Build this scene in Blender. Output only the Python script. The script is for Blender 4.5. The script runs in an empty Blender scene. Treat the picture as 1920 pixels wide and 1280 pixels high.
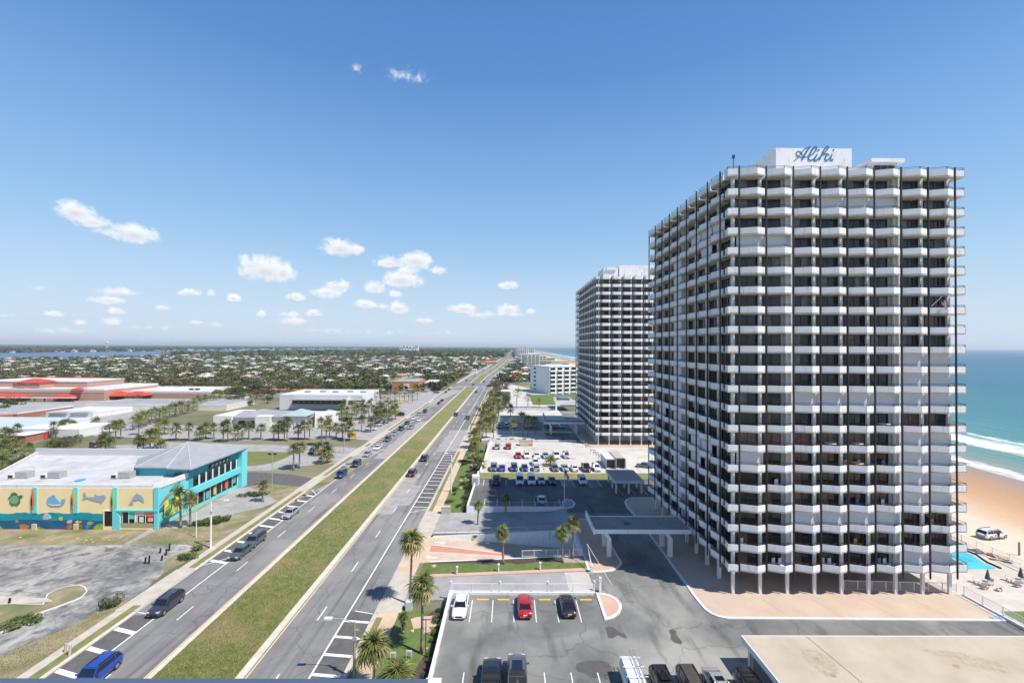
import bpy, bmesh, math, random
import numpy as np
from mathutils import Matrix, Vector, noise as mnoise
R = math.radians
random.seed(7); rng = np.random.default_rng(7)
scene = bpy.context.scene
COL = scene.collection
# ------------------------------------------------------------------ camera
CAM_H = 34.7; FPX = 830.0
camd = bpy.data.cameras.new('camera'); cam = bpy.data.objects.new('camera', camd); COL.objects.link(cam)
camd.sensor_width = 36; camd.lens = 36*FPX/1920; camd.clip_start = 0.05; camd.clip_end = 90000
CM = Matrix.Rotation(-0.0054, 4, 'Z') @ Matrix.Rotation(math.pi/2+0.01205, 4, 'X') @ Matrix.Rotation(0.0055, 4, 'Z')
cam.matrix_world = Matrix.Translation((0, 0, CAM_H)) @ CM
scene.camera = cam
# ------------------------------------------------------------------ sun and exposure
SUN = Vector((0.875, -0.485, 1.48)).normalized()
SUN_EL = math.asin(SUN.z); SUN_AZ = math.atan2(SUN.x, SUN.y)
sd = bpy.data.lights.new('sun', 'SUN'); so = bpy.data.objects.new('sun', sd); COL.objects.link(so)
sd.energy = 5.0; sd.angle = R(0.53); sd.color = (1.0, 0.94, 0.86)
so.rotation_euler = SUN.to_track_quat('Z', 'Y').to_euler(); so.location = (60, -60, 120)
scene.view_settings.view_transform = 'Standard'; scene.view_settings.look = 'None'
scene.view_settings.exposure = 0.32; scene.view_settings.gamma = 1
# ------------------------------------------------------------------ sky
world = bpy.data.worlds.new('World'); scene.world = world; world.use_nodes = True
nt = world.node_tree; nt.nodes.clear(); N = nt.nodes; L = nt.links
def nd(t, **k):
    n = N.new(t)
    for a, b in k.items(): setattr(n, a, b)
    return n
def mth(op, a, b=None, c=None, clamp=False):
    n = nd('ShaderNodeMath', operation=op, use_clamp=clamp)
    for i, v in enumerate((a, b, c)):
        if v is None: continue
        if isinstance(v, (int, float)): n.inputs[i].default_value = v
        else: L.new(v, n.inputs[i])
    return n.outputs[0]
sky = nd('ShaderNodeTexSky', sky_type='NISHITA', sun_disc=False, sun_elevation=SUN_EL, sun_rotation=SUN_AZ,
         altitude=20, air_density=1.0, dust_density=0.15, ozone_density=2.6)
tc = nd('ShaderNodeTexCoord'); sep = nd('ShaderNodeSeparateXYZ'); L.new(tc.outputs['Generated'], sep.inputs[0])
az = mth('ARCTAN2', sep.outputs[0], sep.outputs[1]); el = mth('ARCSINE', sep.outputs[2])
az = mth('WRAP', az, 1.5707, -1.5707)
nz = nd('ShaderNodeTexNoise'); nz.inputs['Scale'].default_value = 62; nz.inputs['Detail'].default_value = 9; nz.inputs['Roughness'].default_value = .6; nz.inputs['Distortion'].default_value = .5
L.new(tc.outputs['Generated'], nz.inputs['Vector'])
nz2 = nd('ShaderNodeTexNoise'); nz2.inputs['Scale'].default_value = 24; nz2.inputs['Detail'].default_value = 5
L.new(tc.outputs['Generated'], nz2.inputs['Vector'])
nn = mth('ADD', mth('MULTIPLY', mth('SUBTRACT', nz.outputs[0], .5), 3.4), mth('MULTIPLY', mth('SUBTRACT', nz2.outputs[0], .5), 1.3))
# cloud lumps: photo x, y, half width, half height, density
CL = [(142,405,36,20,1.2),(175,422,32,16,.9),(205,440,34,10,.5),(252,446,40,20,1.2),(235,438,30,9,.8),(498,512,46,26,1.15),(530,516,22,22,1.1),(462,498,16,16,.7),
 (637,469,34,19,1.1),(668,470,14,9,.6),(730,495,28,13,.9),(778,492,30,18,1.2),(762,512,22,12,.7),(752,528,34,17,1.2),(703,542,19,13,1.0),(824,509,16,9,.8),
 (632,540,24,13,.95),(613,552,26,13,.95),(740,553,12,7,.7),(555,560,18,8,.9),(684,573,20,9,1.0),(745,581,18,13,1.1),(718,576,16,6,.6),(587,590,16,8,.9),
 (553,606,24,8,.8),(545,592,16,6,.5),(953,536,17,8,1.1),(870,580,24,10,1.1),(905,591,30,8,.8),(953,582,22,12,1.0),(966,590,18,5,.6),(995,584,10,6,.7),(796,603,15,6,1.0),
 (222,553,38,9,.85),(207,568,36,9,.95),(222,588,16,8,.7),(212,608,20,9,.6),(355,553,25,8,1.0),(397,554,8,9,.7),(439,563,12,8,1.0),(308,582,14,7,.8),(105,594,20,6,.6),
 (158,610,18,6,.5),(70,545,18,6,.3),(85,573,22,5,.3),(10,597,24,5,.45),(372,608,14,6,.55),(405,612,16,6,.5),(491,592,9,7,.8),(600,622,40,6,.3),(700,625,60,6,.3),(120,625,60,7,.35),(280,618,60,7,.35),(830,625,50,5,.3),
 (764,144,34,12,.42),(663,130,10,7,.34),(1130,560,20,5,.2)]
dens = None; low = None
for (px, py, a, b, d) in CL:
    ca = math.atan2(px-955.5, 830); dist = math.hypot(px-955.5, 830)
    ce = math.atan2(650-py, dist); aa = a*1.08/830*math.cos(ca)**2; bb = b*1.12/dist
    x = mth('MULTIPLY', mth('SUBTRACT', az, ca), 1/aa); y = mth('MULTIPLY', mth('SUBTRACT', el, ce), 1/bb)
    # flat bottom: stretch below centre
    yb = mth('MINIMUM', y, mth('MULTIPLY', y, 1.7)) if True else y
    yb = mth('ABSOLUTE', yb)
    r = mth('SQRT', mth('ADD', mth('MULTIPLY', x, x), mth('MULTIPLY', yb, yb)))
    v = mth('MULTIPLY', mth('SUBTRACT', 1.3, r), d*.8+.28 if d > .45 else d*1.0)
    hl = mth('MULTIPLY', mth('SUBTRACT', 1.0, mth('MULTIPLY', y, .8), None), mth('MAXIMUM', v, 0.0))
    dens = v if dens is None else mth('MAXIMUM', dens, v)
    low = hl if low is None else mth('MAXIMUM', low, hl)
cover = mth('ADD', dens, mth('MULTIPLY', nn, .56))
rm = nd('ShaderNodeMapRange', interpolation_type='SMOOTHSTEP'); rm.inputs[1].default_value = .05; rm.inputs[2].default_value = 1.05; rm.inputs[4].default_value = .94
L.new(cover, rm.inputs[0])
gate = nd('ShaderNodeMapRange'); gate.inputs[1].default_value = -.15; gate.inputs[2].default_value = .25; L.new(dens, gate.inputs[0])
alpha = mth('MULTIPLY', rm.outputs[0], gate.outputs[0])
# thin veil just over the horizon
veil = nd('ShaderNodeMapRange', interpolation_type='SMOOTHSTEP'); veil.inputs[1].default_value = .26; veil.inputs[2].default_value = -.02; veil.inputs[3].default_value = 0; veil.inputs[4].default_value = .85
L.new(el, veil.inputs[0])
ccol = nd('ShaderNodeMix', data_type='RGBA'); L.new(mth('MULTIPLY', mth('SUBTRACT', low, .35), .9, clamp=True), ccol.inputs[0])
CW = 8.6
ccol.inputs[6].default_value = (CW*1.0, CW*1.0, CW*1.02, 1); ccol.inputs[7].default_value = (CW*.70, CW*.73, CW*.80, 1)
tint = nd('ShaderNodeMix', data_type='RGBA', blend_type='MULTIPLY'); tint.inputs[0].default_value = 1; L.new(sky.outputs[0], tint.inputs[6]); tint.inputs[7].default_value = (.90, 1.13, 1.30, 1)
vm = nd('ShaderNodeMix', data_type='RGBA'); L.new(veil.outputs[0], vm.inputs[0]); L.new(tint.outputs[2], vm.inputs[6]); vm.inputs[7].default_value = (5.6, 6.6, 7.8, 1)
gr = nd('ShaderNodeValToRGB'); ge = gr.color_ramp.elements; elf = mth('MULTIPLY', el, 1/1.2, clamp=True); L.new(elf, gr.inputs[0])
for i, (deg, c) in enumerate(((0,(208,221,234)),(3,(203,220,236)),(7,(188,214,238)),(12,(166,204,237)),(17,(148,192,236)),(24,(124,172,228)),(31,(98,150,214)),(39,(84,136,203)),(52,(62,108,176)),(68,(46,88,152)))):
    e_ = ge[i] if i < 2 else ge.new(R(deg)/1.2); e_.position = R(deg)/1.2
    e_.color = (*[((x/255+.055)/1.055)**2.4 for x in c], 1)
gs = nd('ShaderNodeVectorMath', operation='SCALE'); L.new(gr.outputs[0], gs.inputs[0]); gs.inputs['Scale'].default_value = 8.2
vm2 = nd('ShaderNodeMix', data_type='RGBA'); vm2.inputs[0].default_value = .75; L.new(vm.outputs[2], vm2.inputs[6]); L.new(gs.outputs[0], vm2.inputs[7])
mx = nd('ShaderNodeMix', data_type='RGBA'); L.new(alpha, mx.inputs[0]); L.new(vm2.outputs[2], mx.inputs[6]); L.new(ccol.outputs[2], mx.inputs[7])
bg = nd('ShaderNodeBackground'); L.new(mx.outputs[2], bg.inputs[0]); bg.inputs[1].default_value = 0.1
wo = nd('ShaderNodeOutputWorld'); L.new(bg.outputs[0], wo.inputs[0])
# ------------------------------------------------------------------ helpers
def ray(px, py): return (CM.to_3x3() @ Vector(((px-960)/FPX, (640-py)/FPX, -1)))
def G(px, py, z=0.0):                      # where photo pixel (px, py) meets the level z
    d = ray(px, py); t = (z-CAM_H)/d.z
    return (d.x*t, d.y*t)
def GY(px, py, Y):                         # where it meets the upright plane y = Y
    d = ray(px, py); t = Y/d.y
    return (d.x*t, CAM_H+d.z*t)
def lin(c):
    return tuple(((x/255)/12.92 if x/255 <= .04045 else ((x/255+.055)/1.055)**2.4) for x in c)
MATS = {}
def mat(name, col, rough=.8, var=.0, scale=1.0, col2=None, bump=0., bscale=20., spec=.5, metal=0., coat=0., detail=4., contrast=(.35,.65), randv=0., col3=None, s3=.1, c3=(.5,.62)):
    if name in MATS: return MATS[name]
    m = bpy.data.materials.new(name); MATS[name] = m; m.use_nodes = True; t = m.node_tree; n = t.nodes; b = n['Principled BSDF']
    b.inputs['Roughness'].default_value = rough; b.inputs['Specular IOR Level'].default_value = spec; b.inputs['Metallic'].default_value = metal
    b.inputs['Coat Weight'].default_value = coat; b.inputs['Coat Roughness'].default_value = .05
    b.inputs['Base Color'].default_value = (*col, 1)
    geo = n.new('ShaderNodeNewGeometry'); out = None
    if var or col2:
        tx = n.new('ShaderNodeTexNoise'); tx.inputs['Scale'].default_value = scale; tx.inputs['Detail'].default_value = detail; tx.inputs['Roughness'].default_value = .6
        t.links.new(geo.outputs['Position'], tx.inputs['Vector'])
        mr = n.new('ShaderNodeMapRange'); mr.inputs[1].default_value = contrast[0]; mr.inputs[2].default_value = contrast[1]
        t.links.new(tx.outputs[0], mr.inputs[0])
        mx = n.new('ShaderNodeMix'); mx.data_type = 'RGBA'; t.links.new(mr.outputs[0], mx.inputs[0])
        c2 = col2 if col2 else tuple(min(1, c*(1+var)) for c in col); c1 = col if col2 else tuple(c*(1-var) for c in col)
        mx.inputs[6].default_value = (*c1, 1); mx.inputs[7].default_value = (*c2, 1); out = mx.outputs[2]
        if col3:
            tx3 = n.new('ShaderNodeTexNoise'); tx3.inputs['Scale'].default_value = s3; tx3.inputs['Detail'].default_value = 6; tx3.inputs['Distortion'].default_value = .6; t.links.new(geo.outputs['Position'], tx3.inputs['Vector'])
            mr3 = n.new('ShaderNodeMapRange'); mr3.inputs[1].default_value = c3[0]; mr3.inputs[2].default_value = c3[1]; t.links.new(tx3.outputs[0], mr3.inputs[0])
            m3 = n.new('ShaderNodeMix'); m3.data_type = 'RGBA'; t.links.new(mr3.outputs[0], m3.inputs[0]); t.links.new(out, m3.inputs[6]); m3.inputs[7].default_value = (*col3, 1); out = m3.outputs[2]
    if randv:
        oi = n.new('ShaderNodeObjectInfo'); hs = n.new('ShaderNodeHueSaturation')
        mr = n.new('ShaderNodeMapRange'); mr.inputs[3].default_value = 1-randv; mr.inputs[4].default_value = 1+randv; t.links.new(oi.outputs['Random'], mr.inputs[0])
        t.links.new(mr.outputs[0], hs.inputs['Value'])
        if out: t.links.new(out, hs.inputs['Color'])
        else: hs.inputs['Color'].default_value = (*col, 1)
        out = hs.outputs[0]
    if out: t.links.new(out, b.inputs['Base Color'])
    if bump:
        bn = n.new('ShaderNodeTexNoise'); bn.inputs['Scale'].default_value = bscale; bn.inputs['Detail'].default_value = 6; t.links.new(geo.outputs['Position'], bn.inputs['Vector'])
        bp = n.new('ShaderNodeBump'); bp.inputs['Strength'].default_value = bump; bp.inputs['Distance'].default_value = .05; t.links.new(bn.outputs[0], bp.inputs['Height']); t.links.new(bp.outputs[0], b.inputs['Normal'])
    return m
class MB:
    def __init__(s): s.v = []; s.f = []; s.m = []
    def quad(s, *p, m=0):
        i = len(s.v); s.v += [tuple(q) for q in p]; s.f.append(tuple(range(i, i+len(p)))); s.m.append(m); return s
    def box(s, x0, x1, y0, y1, z0, z1, m=0, top=None):
        i = len(s.v); s.v += [(x0,y0,z0),(x1,y0,z0),(x1,y1,z0),(x0,y1,z0),(x0,y0,z1),(x1,y0,z1),(x1,y1,z1),(x0,y1,z1)]
        for k, q in enumerate(((0,3,2,1),(4,5,6,7),(0,1,5,4),(1,2,6,5),(2,3,7,6),(3,0,4,7))):
            s.f.append(tuple(i+a for a in q)); s.m.append(top if (k == 1 and top is not None) else m)
        return s
    def prism(s, poly, z0, z1, m=0, top=None, zf=None):   # poly counter-clockwise or not; z1 may be a function of x, y
        poly = ccw(poly); n = len(poly); i = len(s.v)
        g = z1 if callable(z1) else (lambda x, y: z1)
        g0 = z0 if callable(z0) else (lambda x, y: z0)
        s.v += [(x, y, g0(x, y)) for x, y in poly]+[(x, y, g(x, y)) for x, y in poly]
        s.f.append(tuple(i+n+k for k in range(n))); s.m.append(m if top is None else top)
        s.f.append(tuple(i+n-1-k for k in range(n))); s.m.append(m)
        for k in range(n):
            j = (k+1) % n; s.f.append((i+k, i+j, i+n+j, i+n+k)); s.m.append(m)
        return s
    def tube(s, p0, p1, r0, r1=None, n=8, m=0, cap=True):
        r1 = r0 if r1 is None else r1; a = Vector(p0); b = Vector(p1); d = (b-a).normalized()
        u = d.orthogonal().normalized(); w = d.cross(u); i = len(s.v)
        for c, r in ((a, r0), (b, r1)):
            for k in range(n):
                t = 2*math.pi*k/n; s.v.append(tuple(c+u*math.cos(t)*r+w*math.sin(t)*r))
        for k in range(n):
            j = (k+1) % n; s.f.append((i+k, i+j, i+n+j, i+n+k)); s.m.append(m)
        if cap: s.f.append(tuple(i+n-1-k for k in range(n))); s.m.append(m); s.f.append(tuple(i+n+k for k in range(n))); s.m.append(m)
        return s
    def mesh(s, name, mats, off=(0,0,0), smooth=False):
        me = bpy.data.meshes.new(name); ox, oy, oz = off
        me.from_pydata([(x-ox, y-oy, z-oz) for x, y, z in s.v], [], s.f)
        for m in (mats if isinstance(mats, (list, tuple)) else [mats]): me.materials.append(m)
        me.polygons.foreach_set('material_index', s.m)
        if smooth: me.polygons.foreach_set('use_smooth', [True]*len(s.f))
        me.update(); return me
def ccw(p):
    a = sum(p[i][0]*p[(i+1) % len(p)][1]-p[(i+1) % len(p)][0]*p[i][1] for i in range(len(p)))
    return list(p) if a > 0 else list(p)[::-1]
def inset(p, w):
    p = ccw(p); n = len(p); out = []
    for i in range(n):
        a = Vector(p[i-1]); b = Vector(p[i]); c = Vector(p[(i+1) % n])
        d1 = (b-a).normalized(); d2 = (c-b).normalized(); n1 = Vector((-d1.y, d1.x)); n2 = Vector((-d2.y, d2.x)); k = n1+n2
        k = k/max(.35, 1+n1.dot(n2)); out.append(tuple(b+k*w))
    return out
WO = {}
def link(o, parent=None):
    COL.objects.link(o)
    if parent: o.parent = parent
    return o
def root(name, loc, label, cat, group=None, rz=0):
    o = bpy.data.objects.new(name, None); o.empty_display_size = .3; COL.objects.link(o); o.location = loc; o.rotation_euler = (0, 0, rz)
    tag(o, label, cat, group); WO[o] = loc; return o
def tag(o, label, cat, group=None):
    o['label'] = label; o['category'] = cat
    if group: o['group'] = group
    return o
def part(name, mb, mats, parent, label=None, stuff=False, local=False, smooth=False):
    # vertices are given in world space unless local: move them into the parent's frame
    off = (0,0,0) if local else WO.get(parent, (0,0,0))
    o = bpy.data.objects.new(name, mb if isinstance(mb, bpy.types.Mesh) else mb.mesh(name, mats, off, smooth)); link(o, parent); WO[o] = off
    if label: o['label'] = label
    if stuff: o['kind'] = 'stuff'
    return o
def single(name, mb, mats, label, cat, group=None, smooth=False):
    o = bpy.data.objects.new(name, mb if isinstance(mb, bpy.types.Mesh) else mb.mesh(name, mats, (0,0,0), smooth)); link(o); return tag(o, label, cat, group)
def struct(name, mb, mats, kind='structure', parent=None):
    o = bpy.data.objects.new(name, mb.mesh(name, mats)); link(o, parent); o['kind'] = kind; return o
def copy_tree(o, parent=None):
    c = o.copy(); COL.objects.link(c); c.parent = parent
    for ch in list(o.children): copy_tree(ch, c)
    return c
def tris(me): return me
# ------------------------------------------------------------------ materials
asphalt = mat('asphalt', (.165,.163,.16), .92, scale=.22, col2=(.225,.222,.215), bump=.25, bscale=9, detail=8, col3=(.27,.262,.25), s3=.035, c3=(.5,.7))
asphalt_dk = mat('asphalt_dark', (.085,.083,.08), .9, scale=1.1, col2=(.125,.122,.118), bump=.2, detail=8)
lot_asph = mat('lot_asphalt', (.125,.13,.125), .85, scale=.17, col2=(.20,.203,.19), bump=.15, detail=9, contrast=(.36,.64), col3=(.31,.305,.275), s3=.07, c3=(.47,.66))
conc = mat('concrete', (.42,.375,.31), .9, scale=.6, col2=(.52,.475,.405), bump=.1, detail=7)
conc_lt = mat('pale_concrete', (.44,.42,.385), .88, scale=.12, col2=(.56,.54,.505), bump=.1, detail=8, col3=(.36,.32,.275), s3=.3, c3=(.56,.72))
conc_gr = mat('grey_concrete', (.27,.265,.26), .9, scale=.3, col2=(.37,.36,.345), bump=.1, detail=7)
pinkc = mat('pink_paving', (.50,.32,.24), .85, scale=.4, col2=(.56,.38,.29), bump=.06, bscale=30)
plaza_m = mat('plaza_paving', (.46,.35,.27), .8, scale=.25, col2=(.52,.415,.33), bump=.06, bscale=30, detail=6)
redp = mat('red_paving', (.45,.20,.14), .85, scale=1.5, col2=(.52,.25,.18))
grass = mat('grass', (.125,.155,.04), .95, scale=.9, col2=(.22,.225,.08), bump=.8, bscale=7, detail=8, col3=(.25,.205,.10), s3=.12, c3=(.47,.66))
grass_g = mat('lawn', (.08,.13,.026), .95, scale=1.1, col2=(.135,.175,.045), bump=.7, bscale=9, detail=8)
drygr = mat('dry_ground', (.20,.17,.085), .95, scale=.35, col2=(.33,.27,.17), bump=.6, bscale=5, detail=9, col3=(.12,.15,.05), s3=.13, c3=(.5,.66))
land_m = mat('land', (.10,.12,.05), .95, scale=.02, col2=(.24,.21,.14), bump=.3, bscale=1, detail=9, col3=(.09,.12,.04), s3=.006, c3=(.45,.6))
mulch = mat('mulch', (.05,.032,.025), .95, scale=3, col2=(.11,.07,.055), bump=.8, bscale=14, detail=8)
white = mat('white_stucco', (.73,.73,.735), .75, scale=.5, col2=(.77,.77,.77), bump=.04, detail=6)
white_side = mat('white_paint', (.68,.67,.66), .6, scale=.8, col2=(.73,.72,.71))
kerb_m = mat('kerb', (.62,.60,.57), .8, scale=1.2, col2=(.70,.68,.65))
kerb_gr = mat('kerb_concrete', (.50,.46,.38), .9, scale=.8, col2=(.62,.57,.48))
linew = mat('line_paint', (.78,.77,.75), .7, scale=2.5, col2=(.68,.67,.65), detail=8)
liney = mat('yellow_paint', (.66,.52,.22), .75, scale=2.5, col2=(.60,.50,.28), detail=8)
stopy = mat('yellow_stop', (.72,.50,.06), .7)
def streaks(m, sc, lo, hi, col):          # long wear marks and cracks worn into a paving material
    t = m.node_tree; n = t.nodes; b = n['Principled BSDF']; src = b.inputs['Base Color'].links[0].from_socket
    g = n.new('ShaderNodeNewGeometry'); mp = n.new('ShaderNodeMapping'); mp.inputs['Scale'].default_value = sc; t.links.new(g.outputs['Position'], mp.inputs['Vector'])
    z = n.new('ShaderNodeTexNoise'); z.inputs['Scale'].default_value = 1; z.inputs['Detail'].default_value = 7; t.links.new(mp.outputs[0], z.inputs['Vector'])
    r = n.new('ShaderNodeMapRange'); r.inputs[1].default_value = lo; r.inputs[2].default_value = hi; t.links.new(z.outputs[0], r.inputs[0])
    x = n.new('ShaderNodeMix'); x.data_type = 'RGBA'; t.links.new(r.outputs[0], x.inputs[0]); t.links.new(src, x.inputs[6]); x.inputs[7].default_value = (*col, 1)
    z2 = n.new('ShaderNodeTexNoise'); z2.inputs['Scale'].default_value = .35; z2.inputs['Detail'].default_value = 5; t.links.new(g.outputs['Position'], z2.inputs['Vector'])
    va = n.new('ShaderNodeMix'); va.data_type = 'VECTOR'; va.inputs[0].default_value = .75; t.links.new(g.outputs['Position'], va.inputs[4]); t.links.new(z2.outputs['Color'], va.inputs[5])
    vo = n.new('ShaderNodeTexVoronoi'); vo.feature = 'DISTANCE_TO_EDGE'; vo.inputs['Scale'].default_value = .42; t.links.new(va.outputs[1], vo.inputs['Vector'])
    r2 = n.new('ShaderNodeMapRange'); r2.inputs[1].default_value = .0; r2.inputs[2].default_value = .012; r2.inputs[3].default_value = .45; r2.inputs[4].default_value = 0; t.links.new(vo.outputs['Distance'], r2.inputs[0])
    y = n.new('ShaderNodeMix'); y.data_type = 'RGBA'; t.links.new(r2.outputs[0], y.inputs[0]); t.links.new(x.outputs[2], y.inputs[6]); y.inputs[7].default_value = (.05,.05,.05,1); t.links.new(y.outputs[2], b.inputs['Base Color'])
def grime(m, sc, lo, hi, k):                # rain streaks running down painted walls
    t = m.node_tree; n = t.nodes; b = n['Principled BSDF']; src = b.inputs['Base Color'].links[0].from_socket
    g = n.new('ShaderNodeNewGeometry'); mp = n.new('ShaderNodeMapping'); mp.inputs['Scale'].default_value = sc; t.links.new(g.outputs['Position'], mp.inputs['Vector'])
    z = n.new('ShaderNodeTexNoise'); z.inputs['Scale'].default_value = 1; z.inputs['Detail'].default_value = 6; t.links.new(mp.outputs[0], z.inputs['Vector'])
    r = n.new('ShaderNodeMapRange'); r.inputs[1].default_value = lo; r.inputs[2].default_value = hi; r.inputs[4].default_value = k; t.links.new(z.outputs[0], r.inputs[0])
    x = n.new('ShaderNodeMix'); x.data_type = 'RGBA'; t.links.new(r.outputs[0], x.inputs[0]); t.links.new(src, x.inputs[6]); x.inputs[7].default_value = (.38,.34,.28,1); t.links.new(x.outputs[2], b.inputs['Base Color'])
grime(white, (2.6,2.6,.45), .56, .78, .55); grime(white_side, (1.8,1.8,.3), .54, .78, .5)
streaks(asphalt, (1.1,.035,1), .50, .72, (.115,.112,.11)); streaks(lot_asph, (.5,.12,1), .56, .74, (.085,.088,.085))
lot_shaded = mat('worn_lot_asphalt', (.085,.09,.088), .88, scale=.17, col2=(.14,.143,.135), bump=.15, detail=9); streaks(lot_shaded, (.5,.12,1), .56, .74, (.07,.07,.07))  # lot asphalt with the tower's shade darkened into its colour; streaks are wear
metal_dk = mat('dark_metal', (.018,.016,.016), .45, spec=.5)
metal_wh = mat('white_metal', (.75,.75,.75), .45)
metal_gr = mat('grey_metal', (.33,.33,.33), .45, scale=2, col2=(.4,.4,.4))
wood = mat('weathered_wood', (.28,.22,.16), .9, scale=3, col2=(.36,.3,.23))
# ================================================================== ground
def shore(Y):
    return float(np.interp(Y, [-3000, 60, 130, 400, 1250, 3900, 9000, 40000], [110, 143, 149, 158, 184, 208, 250, 600]))
def bend(Y):                               # the road runs straight, then drifts to the right
    return float(np.interp(Y, [-100, 430, 520, 700, 1000, 1440, 2900, 6000], [0, 0, 1.5, 9, 18, 28, 44, 70]))
YS = [-400, -100, 0, 40, 80, 120, 160, 200, 260, 330, 400, 470, 540, 620, 700, 850, 1000, 1200, 1440, 1800, 2300, 2900, 4000, 6000, 9000, 14000, 22000, 40000]
mb = MB()
mb.quad((-40000,-400,0), (-14.2,-400,0), (-14.2,40000,0), (-40000,40000,0))
DR = (-14.2, 11.6, 71.4, 81.0)             # the sunken drive leaves a hole in the land
ysr = sorted(set([y for y in YS if not (DR[2] < y < DR[3])]+[DR[2], DR[3]]))
for a, b in zip(ysr, ysr[1:]):
    xa, xb = shore(a)-66, shore(b)-66
    if a == DR[2]: mb.quad((DR[1],a,0), (xa,a,0), (xb,b,0), (DR[1],b,0))
    else: mb.quad((-14.2,a,0), (xa,a,0), (xb,b,0), (-14.2,b,0))
struct('ground', mb, land_m)
def attr_grid(name, ys, ds, zf, m):
    v = []; f = []; at = []
    for Y in ys:
        for d in ds:
            v.append((shore(Y)+d, Y, zf(d))); at.append(d)
    nD = len(ds)
    for i in range(len(ys)-1):
        for j in range(nD-1):
            k = i*nD+j; f.append((k, k+1, k+nD+1, k+nD))
    me = bpy.data.meshes.new(name); me.from_pydata(v, [], f); me.materials.append(m)
    a = me.attributes.new('shore_distance', 'FLOAT', 'POINT'); a.data.foreach_set('value', at)
    o = bpy.data.objects.new(name, me); COL.objects.link(o); o['kind'] = 'structure'; return o
def ramp_mat(name, stops, rough, nscale, namp, dmin, dmax, foam=None, bump=0, bscale=1., vec=(1,1,1), spec=.5, detail=6):
    m = bpy.data.materials.new(name); m.use_nodes = True; t = m.node_tree; n = t.nodes; b = n['Principled BSDF']; b.inputs['Roughness'].default_value = rough; b.inputs['Specular IOR Level'].default_value = spec
    at = n.new('ShaderNodeAttribute'); at.attribute_name = 'shore_distance'
    geo = n.new('ShaderNodeNewGeometry'); mp = n.new('ShaderNodeMapping'); mp.inputs['Scale'].default_value = vec; t.links.new(geo.outputs['Position'], mp.inputs['Vector'])
    nz = n.new('ShaderNodeTexNoise'); nz.inputs['Scale'].default_value = nscale; nz.inputs['Detail'].default_value = detail; t.links.new(mp.outputs[0], nz.inputs['Vector'])
    s = n.new('ShaderNodeMath'); s.operation = 'SUBTRACT'; t.links.new(nz.outputs[0], s.inputs[0]); s.inputs[1].default_value = .5
    ad = n.new('ShaderNodeMath'); ad.operation = 'MULTIPLY_ADD'; t.links.new(s.outputs[0], ad.inputs[0]); ad.inputs[1].default_value = namp; t.links.new(at.outputs['Fac'], ad.inputs[2])
    mr = n.new('ShaderNodeMapRange'); mr.inputs[1].default_value = dmin; mr.inputs[2].default_value = dmax; t.links.new(ad.outputs[0], mr.inputs[0])
    cr = n.new('ShaderNodeValToRGB'); e = cr.color_ramp.elements
    for i, (d, c) in enumerate(stops):
        p = (d-dmin)/(dmax-dmin)
        q = e[i] if i < 2 else e.new(p)
        q.position = p; q.color = (*c, 1)
    t.links.new(mr.outputs[0], cr.inputs[0]); out = cr.outputs[0]
    if foam:
        out = foam(t, n, at, geo, out, ad.outputs[0])
    t.links.new(out, b.inputs['Base Color'])
    if bump:
        bn = n.new('ShaderNodeTexNoise'); bn.inputs['Scale'].default_value = bscale; bn.inputs['Detail'].default_value = 7; t.links.new(mp.outputs[0], bn.inputs['Vector'])
        bp = n.new('ShaderNodeBump'); bp.inputs['Strength'].default_value = bump; bp.inputs['Distance'].default_value = .8; t.links.new(bn.outputs[0], bp.inputs['Height']); t.links.new(bp.outputs[0], b.inputs['Normal'])
    return m
def foam_nodes(t, n, at, geo, col, dn):
    def M(op, a, b=None, clamp=False):
        q = n.new('ShaderNodeMath'); q.operation = op; q.use_clamp = clamp
        for i, v in enumerate((a, b)):
            if v is None: continue
            if isinstance(v, (int, float)): q.inputs[i].default_value = v
            else: t.links.new(v, q.inputs[i])
        return q.outputs[0]
    mp = n.new('ShaderNodeMapping'); mp.inputs['Scale'].default_value = (1, .42, 1); t.links.new(geo.outputs['Position'], mp.inputs['Vector'])
    nz = n.new('ShaderNodeTexNoise'); nz.inputs['Scale'].default_value = .33; nz.inputs['Detail'].default_value = 8; nz.inputs['Roughness'].default_value = .68; t.links.new(mp.outputs[0], nz.inputs['Vector'])
    nl = n.new('ShaderNodeTexNoise'); nl.inputs['Scale'].default_value = .022; nl.inputs['Detail'].default_value = 3; t.links.new(mp.outputs[0], nl.inputs['Vector'])
    tot = None
    for (c, w, amp, thr) in ((8, 11, .95, .44), (44, 16, 1.15, .43), (56, 9, .9, .50), (92, 6, .8, .60), (140, 5, .7, .66)):
        dd = M('ADD', at.outputs['Fac'], M('MULTIPLY', M('SUBTRACT', nl.outputs[0], .5), 26))
        prof = M('SUBTRACT', 1.0, M('DIVIDE', M('ABSOLUTE', M('SUBTRACT', dd, c)), w), clamp=True)
        v = M('MULTIPLY', M('SUBTRACT', M('ADD', M('MULTIPLY', prof, amp*.55), nz.outputs[0]), thr+.32), 4.0, clamp=True)
        v = M('MULTIPLY', v, M('MULTIPLY', prof, 2.2, clamp=True), clamp=True)
        tot = v if tot is None else M('MAXIMUM', tot, v)
    mx = n.new('ShaderNodeMix'); mx.data_type = 'RGBA'; t.links.new(tot, mx.inputs[0]); t.links.new(col, mx.inputs[6]); mx.inputs[7].default_value = (.80,.82,.82,1)
    return mx.outputs[2]
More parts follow.
